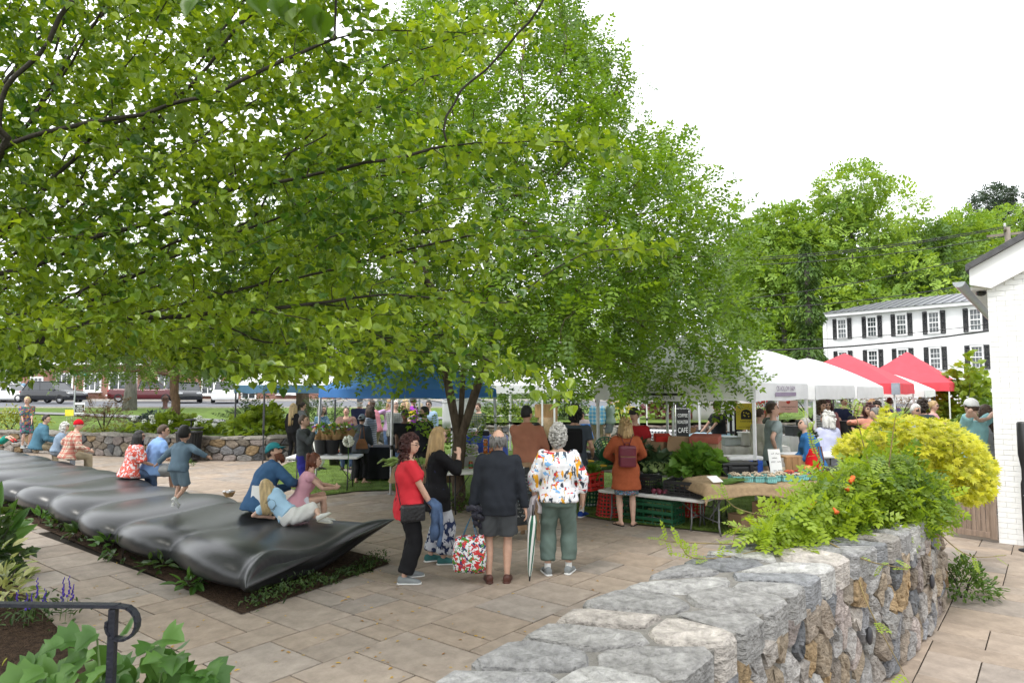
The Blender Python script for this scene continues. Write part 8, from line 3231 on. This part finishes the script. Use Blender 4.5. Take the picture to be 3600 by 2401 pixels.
stems_=[[(3060,1660,6.2),(3020,1500,6.2),(2995,1420,6.25)],[(3120,1680,6.3),(3140,1520,6.3),(3152,1450,6.3)],[(2950,1700,6.0),(2870,1600,6.0),(2835,1470,6.0)],[(2760,1830,5.6),(2600,1790,5.5),(2540,1740,5.5)],
[(2750,1880,5.4),(2620,1910,5.1),(2380,1905,4.95),(2320,1895,4.95)],[(2800,1890,5.4),(2600,1950,5.0),(2440,1960,4.8),(2390,1915,4.8)],[(3250,1800,6.6),(3330,1900,6.4),(3420,1955,6.3),(3538,1952,6.25)],
[(2900,1900,5.3),(3050,1970,5.0),(3200,2000,5.2)],[(2990,1900,5.6),(3040,2100,4.85),(3180,2370,4.6)],[(3100,1760,6.2),(2960,1700,5.9),(2860,1640,5.8)],[(2680,1880,5.3),(2600,1850,5.2),(2570,1930,5.1)]]
tl,td_=[],[]
for i,st in enumerate(stems_):
 pts=catmull([at(*p)-VO for p in st],6)
 q=MB()
 q.tube(pts,[.007*(1-.7*k/len(pts))for k in range(len(pts))],5)
 q.build('stem',m_vst,vine,True)
 for k in range(4 if i in(6,7,8)else 2,len(pts),4 if i in(6,7,8)else 2):
  for s_ in(1,-1):
   tl.append(tuple(pts[k]+VO))
   td_.append(tuple((pts[k]-pts[k-1]).normalized()*.5+Vector((g.normal(0,.5),g.normal(0,.5),g.normal(0,.4)))))
big_leaves(TV,np.array(tl),np.array(td_),np.tile([0,-.3,1.],(len(tl),1)),g.uniform(.07,.15,len(tl)),m_vine,g.uniform(.6,1,len(tl)),vine,VO,'leaf')
m_ofl=pm('orange_trumpet',(.65,.12,.02),.5,.2,10)
for(px,py,Y)in((2978,1688,5.75),(2992,1700,5.75),(2985,1708,5.7),(3002,1690,5.8),(2860,1775,5.5),(2848,1782,5.5),(2930,1785,5.4)):
 q=MB()
 c=at(px,py,Y)-VO
 d=Vector((g.normal(0,.5),-.6,g.normal(0,.4))).normalized()
 q.tube([c,c+d*.03,c+d*.05],[.008,.012,.022],8)
 q.build('blossom',m_ofl,vine,True)
 # golden full-moon maple behind it
SO=Vector((4.75,8.0,0))
shrub=thing('golden_maple','golden-yellow cut-leaf maple shrub between the vine and the white brick wall','shrub',SO)
YP=[(2930,1600),(2960,1545),(3020,1510),(3060,1500),(3110,1435),(3170,1460),(3330,1480),(3430,1540),(3500,1640),(3495,1730),(3420,1770),(3350,1750),(3250,1690),(3150,1640),(3040,1620)]
pos=sample_px(YP,2300,lambda x,y,r:7.7+r.uniform(-.7,.8),g)
n=len(pos)
out=pos-np.array([4.6,8.1,1.3])
dirs=out*.6+g.normal(0,.35,(n,3))
dirs[:,2]-=.5
dirs[:,1]-=.3
ups=np.tile([0,-.4,1.],(n,1))+g.normal(0,.3,(n,3))
m_gold=leaf_mat('golden_leaf',(.27,.31,.014),(.62,.58,.035),.35,.5,(1.25,1.25,.6))
leafy(shrub,SO,pos,dirs,ups,g.uniform(.055,.095,n),m_gold,leaf_template('maple'),np.clip(g.normal(.55,.25,n),0,1))
P_,pr_=colonize([SO+Vector((0,0,.1*k))for k in range(5)],[Vector(p)for p in pos[::9]],.12,1.0,.25,60,0,g)
me=branch_mesh('trunk',P_,pr_,radii(P_,pr_,.004,2.3,.05),m_bark)
me.transform(Matrix.Translation(-SO))
link('trunk',me,shrub)
def bush(label,loc,w,d,h,mat,kind,n,lsz,seed,name='shrub',cat='shrub',droop=.2,nbig=0,stems=4):
 r_=np.random.default_rng(seed)
 n=int(n*.75)if not nbig else n
 lsz=lsz*1.1
 loc=Vector(loc)
 root=thing(name,label,cat,loc)
 v=r_.normal(0,1,(n,3))
 v[:,2]=np.abs(v[:,2])
 v/=np.linalg.norm(v,axis=1)[:,None]
 lob=1+.22*np.sin(v[:,0]*5+seed)*np.cos(v[:,1]*4+seed)+.15*np.sin(v[:,2]*7)
 pos=v*np.array([w/2,d/2,h*.95])*(r_.uniform(.35,1,n)**.5*lob)[:,None]+np.array([0,0,.04])
 dirs=v+r_.normal(0,.45,(n,3))
 dirs[:,2]-=droop
 ups=np.tile([0,-.2,1.],(n,1))+r_.normal(0,.35,(n,3))
 T=compound_template()if kind=='compound' else leaf_template(kind)
 sz=r_.uniform(lsz*.7,lsz*1.3,n)
 rn=np.clip(r_.normal(.5,.25,n),0,1)
 leafy(root,(0,0,0),pos,dirs,ups,sz,mat,T,rn,0)if not nbig else None
 if nbig:
  big_leaves(T,pos[:nbig],dirs[:nbig],ups[:nbig],sz[:nbig],mat,rn[:nbig],root,(0,0,0),'leaf',5)
  if n>nbig:
   link('foliage',scatter_leaves('foliage',T,pos[nbig:],dirs[nbig:],ups[nbig:],sz[nbig:],mat,rn[nbig:]),root,kind='stuff')
 q=MB()
 for k in range(stems):
  a=k*6.283/stems+seed
  q.tube([(0,0,-.05),(.12*w*math.cos(a),.12*d*math.sin(a),h*.4),(.3*w*math.cos(a),.3*d*math.sin(a),h*.8)],[.02*h+.004,.012*h+.003,.003],5)
 q.build('stem',m_bark_d,root,True)
 return root
m_juni=leaf_mat('gold_juniper',(.16,.20,.02),(.34,.36,.04),.2)
m_bronze=leaf_mat('bronze_leaf',(.07,.045,.022),(.2,.11,.04),.3)
m_spruce=leaf_mat('blue_spruce',(.05,.085,.085),(.13,.18,.18),.1)
m_mid=leaf_mat('mid_green_leaf',(.05,.11,.02),(.13,.22,.04),.35)
m_lime=leaf_mat('lime_leaf',(.13,.21,.02),(.27,.36,.04),.4)
m_deep=leaf_mat('deep_green_leaf',(.025,.06,.015),(.075,.13,.03),.3)
m_hyd=leaf_mat('hydrangea_leaf',(.04,.11,.02),(.10,.21,.04),.3,.42)
def fb(label,px,py,Y,*a,**k):
 p=at(px,py,Y)
 return bush(label,(p.x,Y,upz(Y)+.02),*a,**k)
fb('golden juniper mound at the left behind the seated people',35,1500,25,2.2,1.4,.75,m_juni,'oval',900,.12,1)
fb('loose bronze-leaved shrub behind the red knitted hat',365,1500,24.3,1.9,1.3,1.2,m_bronze,'compound',420,.22,2)
fb('low blue-grey spruce left of the forked small tree',540,1490,26,1.8,1.2,.62,m_spruce,'oval',900,.12,3)
hyd=fb('white-flowered hydrangea around the small tree trunk',610,1510,23.6,3.0,1.1,.62,m_lime,'lobed',420,.17,4)
fb('yellow ground cover along the far planter wall',430,1505,23.6,2.6,.7,.3,m_juni,'oval',500,.08,5)
fb('bright leafy green shrub behind the wall left of the tents',915,1520,22.6,2.0,1.6,.95,m_lime,'lobed',420,.2,6)
fb('dark arching shrub behind the bright one near the black tent pole',900,1500,24.4,2.6,1.2,1.15,m_deep,'compound',420,.26,7)
fb('dark green shrub behind the flower stall',1130,1520,25.5,3.0,1.6,1.0,m_deep,'compound',520,.24,8)
fb('dense green shrub behind the striped cardigan',1370,1500,29,1.4,1.3,1.5,m_mid,'compound',420,.26,9)
fb('broad green shrub behind the forked trunk',1830,1470,31,4.2,2,1.5,m_mid,'compound',800,.3,10)
fb('dark conifer-like shrub right of the rust-brown shirt',1985,1480,31.5,2.0,1.6,1.9,m_deep,'oval',900,.2,11)
fb('lime ground cover above the low wall behind the market',1790,1490,30.2,3.2,1.2,.65,m_lime,'oval',700,.14,12)
fb('yellow-flowering shrub behind the grey-green hoodie',2185,1470,30.5,1.3,1,1.2,leaf_mat('yellow_shrub',(.3,.3,.02),(.6,.5,.03),.3),'oval',500,.13,13)
fb('red-purple maple behind the gingham table',2350,1460,31.5,2.4,1.6,1.4,leaf_mat('purple_maple',(.07,.02,.025),(.16,.05,.05),.25),'maple',420,.2,14)
fb('green hedge behind the pink sign',2850,1470,31.5,6.5,2,1.6,m_mid,'compound',900,.3,15)
fb('green and bronze hedge behind the third white tent',3170,1470,34,6,2,1.5,m_bronze,'compound',700,.3,16)
bush('round light green bush in front of the white house',(at(3395,1400,27).x,27,.0),3.6,2.6,3.1,m_lime,'lobed',1500,.22,17)
bush('dark green shrub at the corner of the white brick building',(at(3455,1480,22).x,22,.0),2.2,1.6,1.7,m_mid,'lobed',800,.16,18)
for i in range(9):
 p=Vector((g.uniform(-1.3,1.5),g.uniform(-.5,-.1),g.uniform(.3,.6)))
 q=MB()
 for k in range(18):
  v=Vector((g.normal(),g.normal(),g.normal())).normalized()
  q.ball(p+v*.07,.03,6,4)
 q.build('flower_head',m_white_fl,hyd,True)
hb_=thing('hanging_basket','hanging basket of red flowers above the young person in grey','flowers',at(2688,1440,19.5))
r2_=np.random.default_rng(5)
n=260
v=r2_.normal(0,1,(n,3))
v/=np.linalg.norm(v,axis=1)[:,None]
link('petals',scatter_leaves('petals',leaf_template('oval'),v*np.array([.45,.3,.2]),v,np.tile([0,0,1.],(n,1))+v,r2_.uniform(.06,.1,n),leaf_mat('red_petal',(.45,.01,.015),(.65,.03,.03),.2),r2_.random(n)),hb_,kind='stuff')
q=MB()
q.lathe([(.05,-.25),(.2,-.1),(.22,0)],seg=12)
q.build('pot',m_kraft,hb_)
q=MB()
q.tube([(0,0,0),(0,0,.75)],.006,5)
q.build('chain',m_plast_k,hb_)
ger=bush('red geraniums at the foot of the white brick wall behind the golden maple',gp(3494,1745)+Vector((-.05,.4,0)),.5,.5,.75,m_mid,'lobed',160,.07,19,'geranium','flowers')
for k in range(7):
 q=MB()
 c=Vector((g.uniform(-.2,.2),g.uniform(-.2,.1),g.uniform(.6,.85)))
 for j in range(9):
  q.ball(c+Vector((g.normal(0,.025),g.normal(0,.025),g.normal(0,.02))),.02,6,4)
 q.build('flower_head',pm('geranium_red',(.62,.02,.015),.6),ger,True)
 # beds on the plaza
mbed=[gp(-260,1900),gp(0,1985),gp(70,2070),gp(190,2200),gp(330,2330),gp(470,2460),gp(300,2900),gp(-700,2900),gp(-900,2100)]
sheet('flower_bed',[(p.x,p.y)for p in mbed],.016,m_mulch,kind='structure')
HO=Vector((at(430,2300,2.9).x,2.95,0))
hy=thing('oakleaf_hydrangea','large-leaved hydrangea around the handrail post in the lower left corner','shrub',HO)
HP=[(80,2360),(140,2270),(330,2225),(470,2215),(620,2240),(690,2300),(740,2350),(700,2420),(690,2560),(150,2560),(60,2450)]
pos=sample_px(HP,120,lambda x,y,r:3.1+r.uniform(-.05,.5),g)
n=len(pos)
dirs=(pos-np.array([HO.x,3.0,.7]))*np.array([1.2,.8,.3])+g.normal(0,.25,(n,3))+np.array([0,-.45,-.25])
ups=np.tile([0,-.45,1.],(n,1))+g.normal(0,.22,(n,3))
big_leaves(leaf_template('lobed'),pos,dirs,ups,g.uniform(.09,.15,n),m_hyd,g.random(n),hy,HO)
q=MB()
for k in range(0,n,3):
 b2=Vector(pos[k])-HO
 q.tube([(b2.x*.15,b2.y*.2,0),(b2.x*.5,b2.y*.5,b2.z*.55),b2],[.012,.008,.004],5)
q.build('stem',pm('green_stem',(.10,.16,.05),.6),hy,True)
bush('variegated cream and green shrub at the left edge',gp(25,2160)+Vector((-.15,0,0)),.8,.6,.62,leaf_mat('cream_edged',(.16,.24,.06),(.55,.55,.3),.3),'oval',170,.11,21,'variegated_shrub','shrub',.2,120)
bush('dark ivy-like shrub above the variegated one at the left edge',gp(0,2060)+Vector((-.35,.2,0)),.9,.7,.75,m_deep,'lobed',240,.10,22,'shrub','shrub',.2,150)
bush('pale thyme-like ground cover in the lower left corner',Vector((at(20,2380,3.9).x,3.9,0)),1.3,.9,.55,m_juni,'oval',900,.05,23,'ground_cover','plant')
ir=bush('sword-leaved plant at the left edge beside the paving',gp(-30,1960),.5,.4,.6,m_hyd,'oval',26,.36,24,'iris','plant',-.6,26)
sv=thing('salvia','purple salvia spikes behind the handrail','flowers',gp(150,2190))
for k in range(9):
 q=MB()
 x,y,h=g.uniform(-.3,.25),g.uniform(-.2,.2),g.uniform(.28,.46)
 q.tube([(x,y,0),(x+.02,y,h*.55)],.003,4)
 st_=q.build('stem',MATS['green_stem'],sv)
 q=MB()
 for j in range(9):
  q.ball((x+.02+g.normal(0,.006),y+g.normal(0,.006),h*(.55+.05*j)),(.012-.0009*j,.012-.0009*j,.014),6,4)
 q.build('spike',pm('salvia_purple',(.07,.035,.30),.7,.2,20),st_,True)
r2_=np.random.default_rng(8)
n=120
link('leaves',scatter_leaves('leaves',leaf_template('oval'),np.stack([r2_.uniform(-.35,.35,n),r2_.uniform(-.25,.25,n),r2_.uniform(.02,.22,n)],1),r2_.normal(0,1,(n,3)),np.tile([0,0,1.],(n,1)),r2_.uniform(.05,.1,n),m_deep,r2_.random(n)),sv,kind='stuff')
# leafy clumps along the bench
for i,u in enumerate([.9,1.9,2.9,3.5,4.6,5.6,6.4,7.4,8.6,10.0]):
 p=BENCH_O+BA*(u+.2)+BR*(-.06+.05*(i%2))
 bush(['small clump under the near corner of the bench','arching leafy clump second from the near bench corner','leafy clump third from the near bench corner','dense leafy clump fourth from the near bench corner','leafy clump midway along the bench foot','broad clump sixth along the bench foot',
'leafy clump seventh along the bench foot','low clump eighth along the bench foot','leafy clump near the left edge of the bench','last clump at the left end of the bench'][i],(p.x,p.y,.0),.26 if i in(0,7)else .4,.22,.12 if i in(0,7)else .2,m_deep if i%3 else m_hyd,'oval',30,.13,50+i,'bench_plant','plant',.1,30,2)
n=900
uu,ww=g.uniform(-.22,.12,n),g.uniform(.0,2.1,n)
pos=np.array([tuple(BENCH_O+BA*a+BR*b)for a,b in zip(uu,ww)])
pos[:,2]=g.uniform(.02,.16,n)*np.clip(1.2*np.sin(ww*3)+.5+(ww>1.3),.2,1)
me=scatter_leaves('ground_cover',leaf_template('oval'),pos-np.array(tuple(BENCH_O)),g.normal(0,1,(n,3))+np.array([0,0,.3]),np.tile([0,0,1.],(n,1))+g.normal(0,.3,(n,3)),g.uniform(.03,.06,n),m_deep,g.random(n))
link('ground_cover',me,None,BENCH_O,kind='stuff',label='small-leaved green ground cover along the near end of the bench',category='ground cover')
bush('low green ground cover around the foot of the forked trunk',(C2.x,C2.y-.05,0),1.1,.9,.24,m_mid,'oval',900,.055,70,'ground_cover','plant')
p=gp(3385,2118)
bush('bright green mound of ground cover at the end of the near stone wall',(p.x+.12,p.y+.18,0),.72,.6,.38,m_mid,'oval',1100,.05,71,'ground_cover','plant')
p=gp(655,1638)
bush('little green tuft in the paving by the litter bin',(p.x,p.y,0),.5,.4,.16,m_mid,'oval',200,.05,72,'ground_cover','plant')
# dark leaves of the same tree hanging close above the camera
tw=[(880,-40),(960,-10),(1010,5),(1040,20),(1075,30),(1110,15),(1130,40),(690,-10)]
pos=np.array([tuple(at(x,y,1.75))for x,y in tw])
n=len(pos)
big_leaves(TB,pos,np.tile([.1,.1,-1.],(n,1))+g.normal(0,.4,(n,3)),np.tile([0,-1.,.3],(n,1))+g.normal(0,.3,(n,3)),np.full(n,.075),m_leaf1,g.uniform(0,.3,n),t1,T0)
q=MB()
q.tube([at(300,-420,2.6)-T0,at(700,-200,1.9)-T0,at(900,-60,1.75)-T0,at(1120,-20,1.75)-T0],[.02,.009,.006,.003],6)
q.build('twig',m_bark_d,t1,True)
# grass blades and fallen leaves
n=30000
bx_=np.stack([g.uniform(-6.5,8,n*3),g.uniform(10,20,n*3)],1)
keep=np.array([inpoly(a,b,LAWN)for a,b in bx_])
bx_=bx_[keep][:n]
n=len(bx_)
base=np.concatenate([bx_,np.full((n,1),.02)],1)
h_=g.uniform(.02,.055,n)
dx=g.normal(0,.02,(n,2))
wv=g.normal(0,1,(n,2))
wv=wv/np.linalg.norm(wv,axis=1)[:,None]*.005
Vb=np.stack([base+np.c_[wv,np.zeros(n)],base-np.c_[wv,np.zeros(n)],base+np.c_[dx,h_]],1).reshape(-1,3)
link('grass',np_mesh('grass',Vb,np.arange(3*n).reshape(-1,3),leaf_mat('grass_blade',(.07,.12,.02),(.16,.23,.05),.3),{'rnd':g.random(n)}),None,kind='stuff',label='short green grass of the market lawn',category='grass')
n=260
pos=np.array([tuple(gp(g.uniform(0,2600),g.uniform(1750,2400)))for _ in range(n)])
pos[:,2]=.006
keep=[not inpoly(a,b,LAWN)and(b<12 or g.random()<.5)for a,b,_ in pos]
pos=pos[keep]
n=len(pos)
d=g.normal(0,1,(n,3))
d[:,2]=.05
link('fallen_leaves',scatter_leaves('fallen_leaves',leaf_template('oval'),pos,d,np.tile([0,0,1.],(n,1))+g.normal(0,.15,(n,3)),g.uniform(.02,.05,n),leaf_mat('fallen_leaf',(.28,.13,.02),(.55,.36,.04),.1),g.random(n)),None,kind='stuff',label='scattered yellow fallen leaves on the paving',category='leaves')
# ================================================================== street furniture and cars
# handrail
RY=2.95
c=at(400,2128,RY)
rail=thing('handrail','black wrought-iron handrail with a scrolled end in the lower left corner','handrail',Vector((c.x,RY,0)))
zt=c.z
m_iron=pm('black_iron',(.014,.015,.024),.45,.3,14,.2,60,spec=.5)
q=MB()
q.bar((0,0,0),(0,0,zt-.012),.029,.029)
q.build('post',m_iron,rail)
q=MB()
q.bar((-1.6,.02,zt+.012),(.02,0,zt),.038,.015)
pts=[Vector((.02,0,zt))]+[Vector((.035+.075*(1-.25*t)*math.sin(t*4.9),0,zt-.075+.075*(1-.25*t)*math.cos(t*4.9)))for t in[k/14 for k in range(1,15)]]
for a,b2 in zip(pts[:-1],pts[1:]):
 q.bar(a,b2+(b2-a)*.15,.038,.011,up=(0,1,0)if False else(0,0,1)if abs((b2-a).normalized().z)<.9 else(1,0,0))
q.build('top_rail',m_iron,rail)
# litter bin
p=Vector((-9.72,20.7,0))
bin_=thing('litter_bin','black slatted steel litter bin with a rain bonnet before the planter wall','litter bin',p)
for k in range(26):
 a=2*math.pi*k/26
 q=MB()
 q.bar((.30*math.cos(a),.30*math.sin(a),.06),(.37*math.cos(a),.37*math.sin(a),.92),.05,.01,up=(math.cos(a),math.sin(a),0))
 q.build('slat',m_blk,bin_)
for(r_,z,nm)in((.385,.98,'rim'),(.37,.86,'hoop'),(.31,.08,'hoop')):
 q=MB()
 q.lathe([(r_-.03,z),(r_+.01,z),(r_+.012,z+.05),(r_-.03,z+.06),(r_-.03,z)],seg=26,cap=False)
 q.build(nm,m_blk,bin_,True)
q=MB()
q.lathe([(.26,.04),(.33,.9)],seg=22)
q.build('liner',m_plast_k,bin_,True)
q=MB()
q.tube([(.05,0,1.0),(.05,0,1.24)],.02,6)
q.lathe([(.001,1.30),(.14,1.285),(.19,1.25),(.17,1.24),(.001,1.25)],(.03,0,0),20)
q.build('bonnet',m_blk,bin_,True)
# street sign, yard signs, hydrant
p=at(258,1462,33)
ss=thing('street_sign','green street-name sign on a galvanised post by the lawn','sign',Vector((p.x,33,.8)))
q=MB()
q.bar((0,0,0),(.05,0,2.2),.06,.04)
q.build('post',m_gutter,ss)
q=MB()
q.box((.3,-.03,2.12),(.7,.02,.2))
q.build('blade',pm('sign_green',(.01,.18,.12),.5),ss)
lettering('MAIN',.15,m_wht_ink,ss,(.3,-.045,2.12),(1,0,0),(0,0,1))
p=at(279,1460,31)
ys2=thing('yard_sign','black and white wine-tasting yard sign on wire legs in the lawn','sign',Vector((p.x,31,upz(31))))
q=MB()
q.box((0,0,.52),(.46,.01,.5))
q.build('panel',m_paper,ys2)
q=MB()
q.box((0,-.008,.50),(.42,.008,.34))
q.build('printed_block',m_ink,ys2)
for i,s in enumerate(('WINE','TASTING','TODAY')):
 lettering(s,.11,m_wht_ink,ys2,(0,-.014,.60-.1*i),(1,0,0),(0,0,1),sx=.85)
for x in(-.15,.15):
 q=MB()
 q.tube([(x,0,0),(x,0,.3)],.005,5)
 q.build('leg',m_ps,ys2)
p=at(243,1470,29)
yy=thing('yard_sign','small yellow yard sign behind the red knitted hat','sign',Vector((p.x,29,upz(29))))
q=MB()
q.box((0,0,.42),(.36,.01,.26))
q.build('panel',pm('yard_yellow',(.75,.62,.05),.6),yy)
q=MB()
for x in(-.1,.1):
 q.tube([(x,0,0),(x,0,.3)],.005,5)
q.build('leg',m_ps,yy)
p=at(580,1440,40.5)
hy_=thing('fire_hydrant','weathered rust-coloured fire hydrant at the lawn edge by the road','hydrant',Vector((p.x,40.5,1.0)))
m_hyr=pm('rusty_hydrant',(.11,.055,.045),.8,.35,8)
q=MB()
q.lathe([(.2,0),(.2,.06),(.13,.08),(.13,.6),(.17,.62),(.17,.68),(.12,.74),(.05,.82),(.03,.88),(.001,.9)],seg=14)
q.build('barrel',m_hyr,hy_,True)
for s_ in(-1,1):
 q=MB()
 q.tube([(0,0,.5),(s_*.2,0,.5)],.06,8)
 q.build('nozzle',m_hyr,hy_,True)
def car(label,loc,head,L,W,H,body,suv=True,glassc=None,truck=False):
 """shell lofted from cross-sections, glass house, lamps and wheels"""
 root=thing('parked_car',label,'car',loc,R(head),'cars on the street')
 hl=L/2
 g0=.22 if suv else .17
 belt=H*(.60 if suv else .64)
 hood=H*(.62 if suv else .58)
 st=[(-hl,.45,belt*.92),(-hl+.12,.9,belt),(-hl+.5,1,belt*1.01),(0,1,belt),(hl-1.25,1,belt*.98),(hl-.9,1,hood*.97),(hl-.35,.96,hood*.88),(hl-.06,.86,hood*.72),(hl,.5,hood*.6)]
 q=MB()
 rings=[]
 for x,k,zt_ in st:
  w=W/2*(.9+.1*k)
  b0_=g0+.12*(1-k)
  rings.append([Vector((x,y,z))for y,z in((-w*.86,b0_),(-w*.98,b0_+.12),(-w,zt_*.68),(-w*.94,zt_*.96),(-w*.84,zt_),(w*.84,zt_),(w*.94,zt_*.96),(w,zt_*.68),(w*.98,b0_+.12),(w*.86,b0_))])
 q.loft(rings)
 sh_=q.build('body',body,root,True)
 bv=sh_.modifiers.new('edge','BEVEL')
 bv.width,bv.segments=.04,2
 r0,r1=(-hl+.18,hl-1.3)if suv else(-hl+.75,hl-1.45)
 t0,t1_=(-hl+.55,hl-2.05)if suv else(-hl+1.5,hl-2.15)
 if truck:
  r0,t0=-.4,-.25
 wb_,wt=W/2*.86,W/2*.70
 q=MB()
 q.add([(r0,-wb_,belt),(r1,-wb_,belt),(r1,wb_,belt),(r0,wb_,belt),(t0,-wt,H-.05),(t1_,-wt,H-.05),(t1_,wt,H-.05),(t0,wt,H-.05)],[(0,1,5,4),(1,2,6,5),(2,3,7,6),(3,0,4,7)])
 q.build('window',glassc or pm('car_glass',(.02,.024,.028),.05,.2,2,spec=.8),root)
 q=MB()
 q.bbox(((t0+t1_)/2,0,H-.035),(t1_-t0+.16,wt*2+.06,.07),.03)
 q.build('roof',body,root)
 for s_ in(-1,1):
  q=MB()
  for(xa,xb)in((r0,t0),(r1,t1_),((r0+r1)/2+.1,(t0+t1_)/2+.1),(r0+.55,t0+.25)):
   q.bar((xa,s_*(wb_+.005),belt-.01),(xb,s_*(wt+.01),H-.05),.07,.03)
  q.build('pillar',body,root)
  q=MB()
  q.bbox((hl-.12,s_*W*.36,hood*.74),(.16,W*.2,.12),.03)
  q.build('headlight',pm('car_lamp',(.6,.62,.64),.1,.1,5,spec=.8),root)
  q=MB()
  q.bbox((-hl+.06,s_*W*.37,belt*.86),(.12,W*.22,.13),.03)
  q.build('tail_light',pm('tail_red',(.4,.012,.012),.2),root)
  q=MB()
  q.bbox((r1-.3,s_*(W/2+.07),belt+.06),(.1,.16,.12),.03)
  q.build('mirror',body,root)
  for x in(-hl+.85,hl-.85):
   wr_=.34 if suv else .31
   q=MB()
   y=s_*(W/2-.10)
   prof=[(wr_*.62,-.1),(wr_*.9,-.11),(wr_,-.08),(wr_,.08),(wr_*.9,.11),(wr_*.62,.1)]
   T=Matrix.Translation((x,y,wr_))@Matrix.Rotation(R(90),4,'X')
   q.lathe(prof,seg=20,cap=False)
   me=q.mesh('wheel',pm('tyre',(.018,.018,.019),.85),True)
   me.transform(T)
   wh_=link('wheel',me,root)
   q=MB()
   q.lathe([(.001,-.06),(wr_*.64,-.06),(wr_*.64,.075),(wr_*.58,.075),(wr_*.56,.03),(.001,.03)],seg=20)
   for k in range(8):
    a=k*.785
    q.bar((0,0,.055*-s_),(wr_*.6*math.cos(a),wr_*.6*math.sin(a),.06*-s_),.04,.03)
   me=q.mesh('rim',pm('alloy',(.5,.5,.51),.3,.1,8,metal=.7))
   me.transform(T)
   link('rim',me,wh_)
 q=MB()
 q.box((-hl-.012,0,belt*.62),(.02,.42,.14))
 q.build('number_plate',pm('plate_blue',(.35,.45,.6),.5),root)
 return root
RZ=1.09
black_p=pm('car_black',(.012,.013,.017),.12,.1,3,spec=.7)
white_p=pm('car_white',(.72,.72,.72),.2,.03,3,spec=.6)
red_p=pm('car_red',(.09,.01,.014),.15,.1,3,spec=.6)
def cpos(px,Y):
 return Vector(((px-1800)/FPX*Y,Y,RZ+(Y-50)*.007))
car('black compact SUV on the street at the left',cpos(195,52),-12,4.5,1.85,1.66,black_p)
car('white sedan behind the black SUV',cpos(45,55.5),-8,4.6,1.82,1.44,white_p,False)
car('white van cut by the left edge of the picture',cpos(-10,58),-6,5.0,1.95,1.95,white_p)
car('dark red pickup half hidden by the thick trunk',cpos(520,55),8,5.2,1.95,1.75,red_p,True,None,True)
car('black car nosing out behind the small tree',cpos(665,54),-62,4.6,1.85,1.6,black_p)
car('white SUV with black bumper parked beyond the lawn',cpos(795,53),-68,4.6,1.9,1.65,white_p)
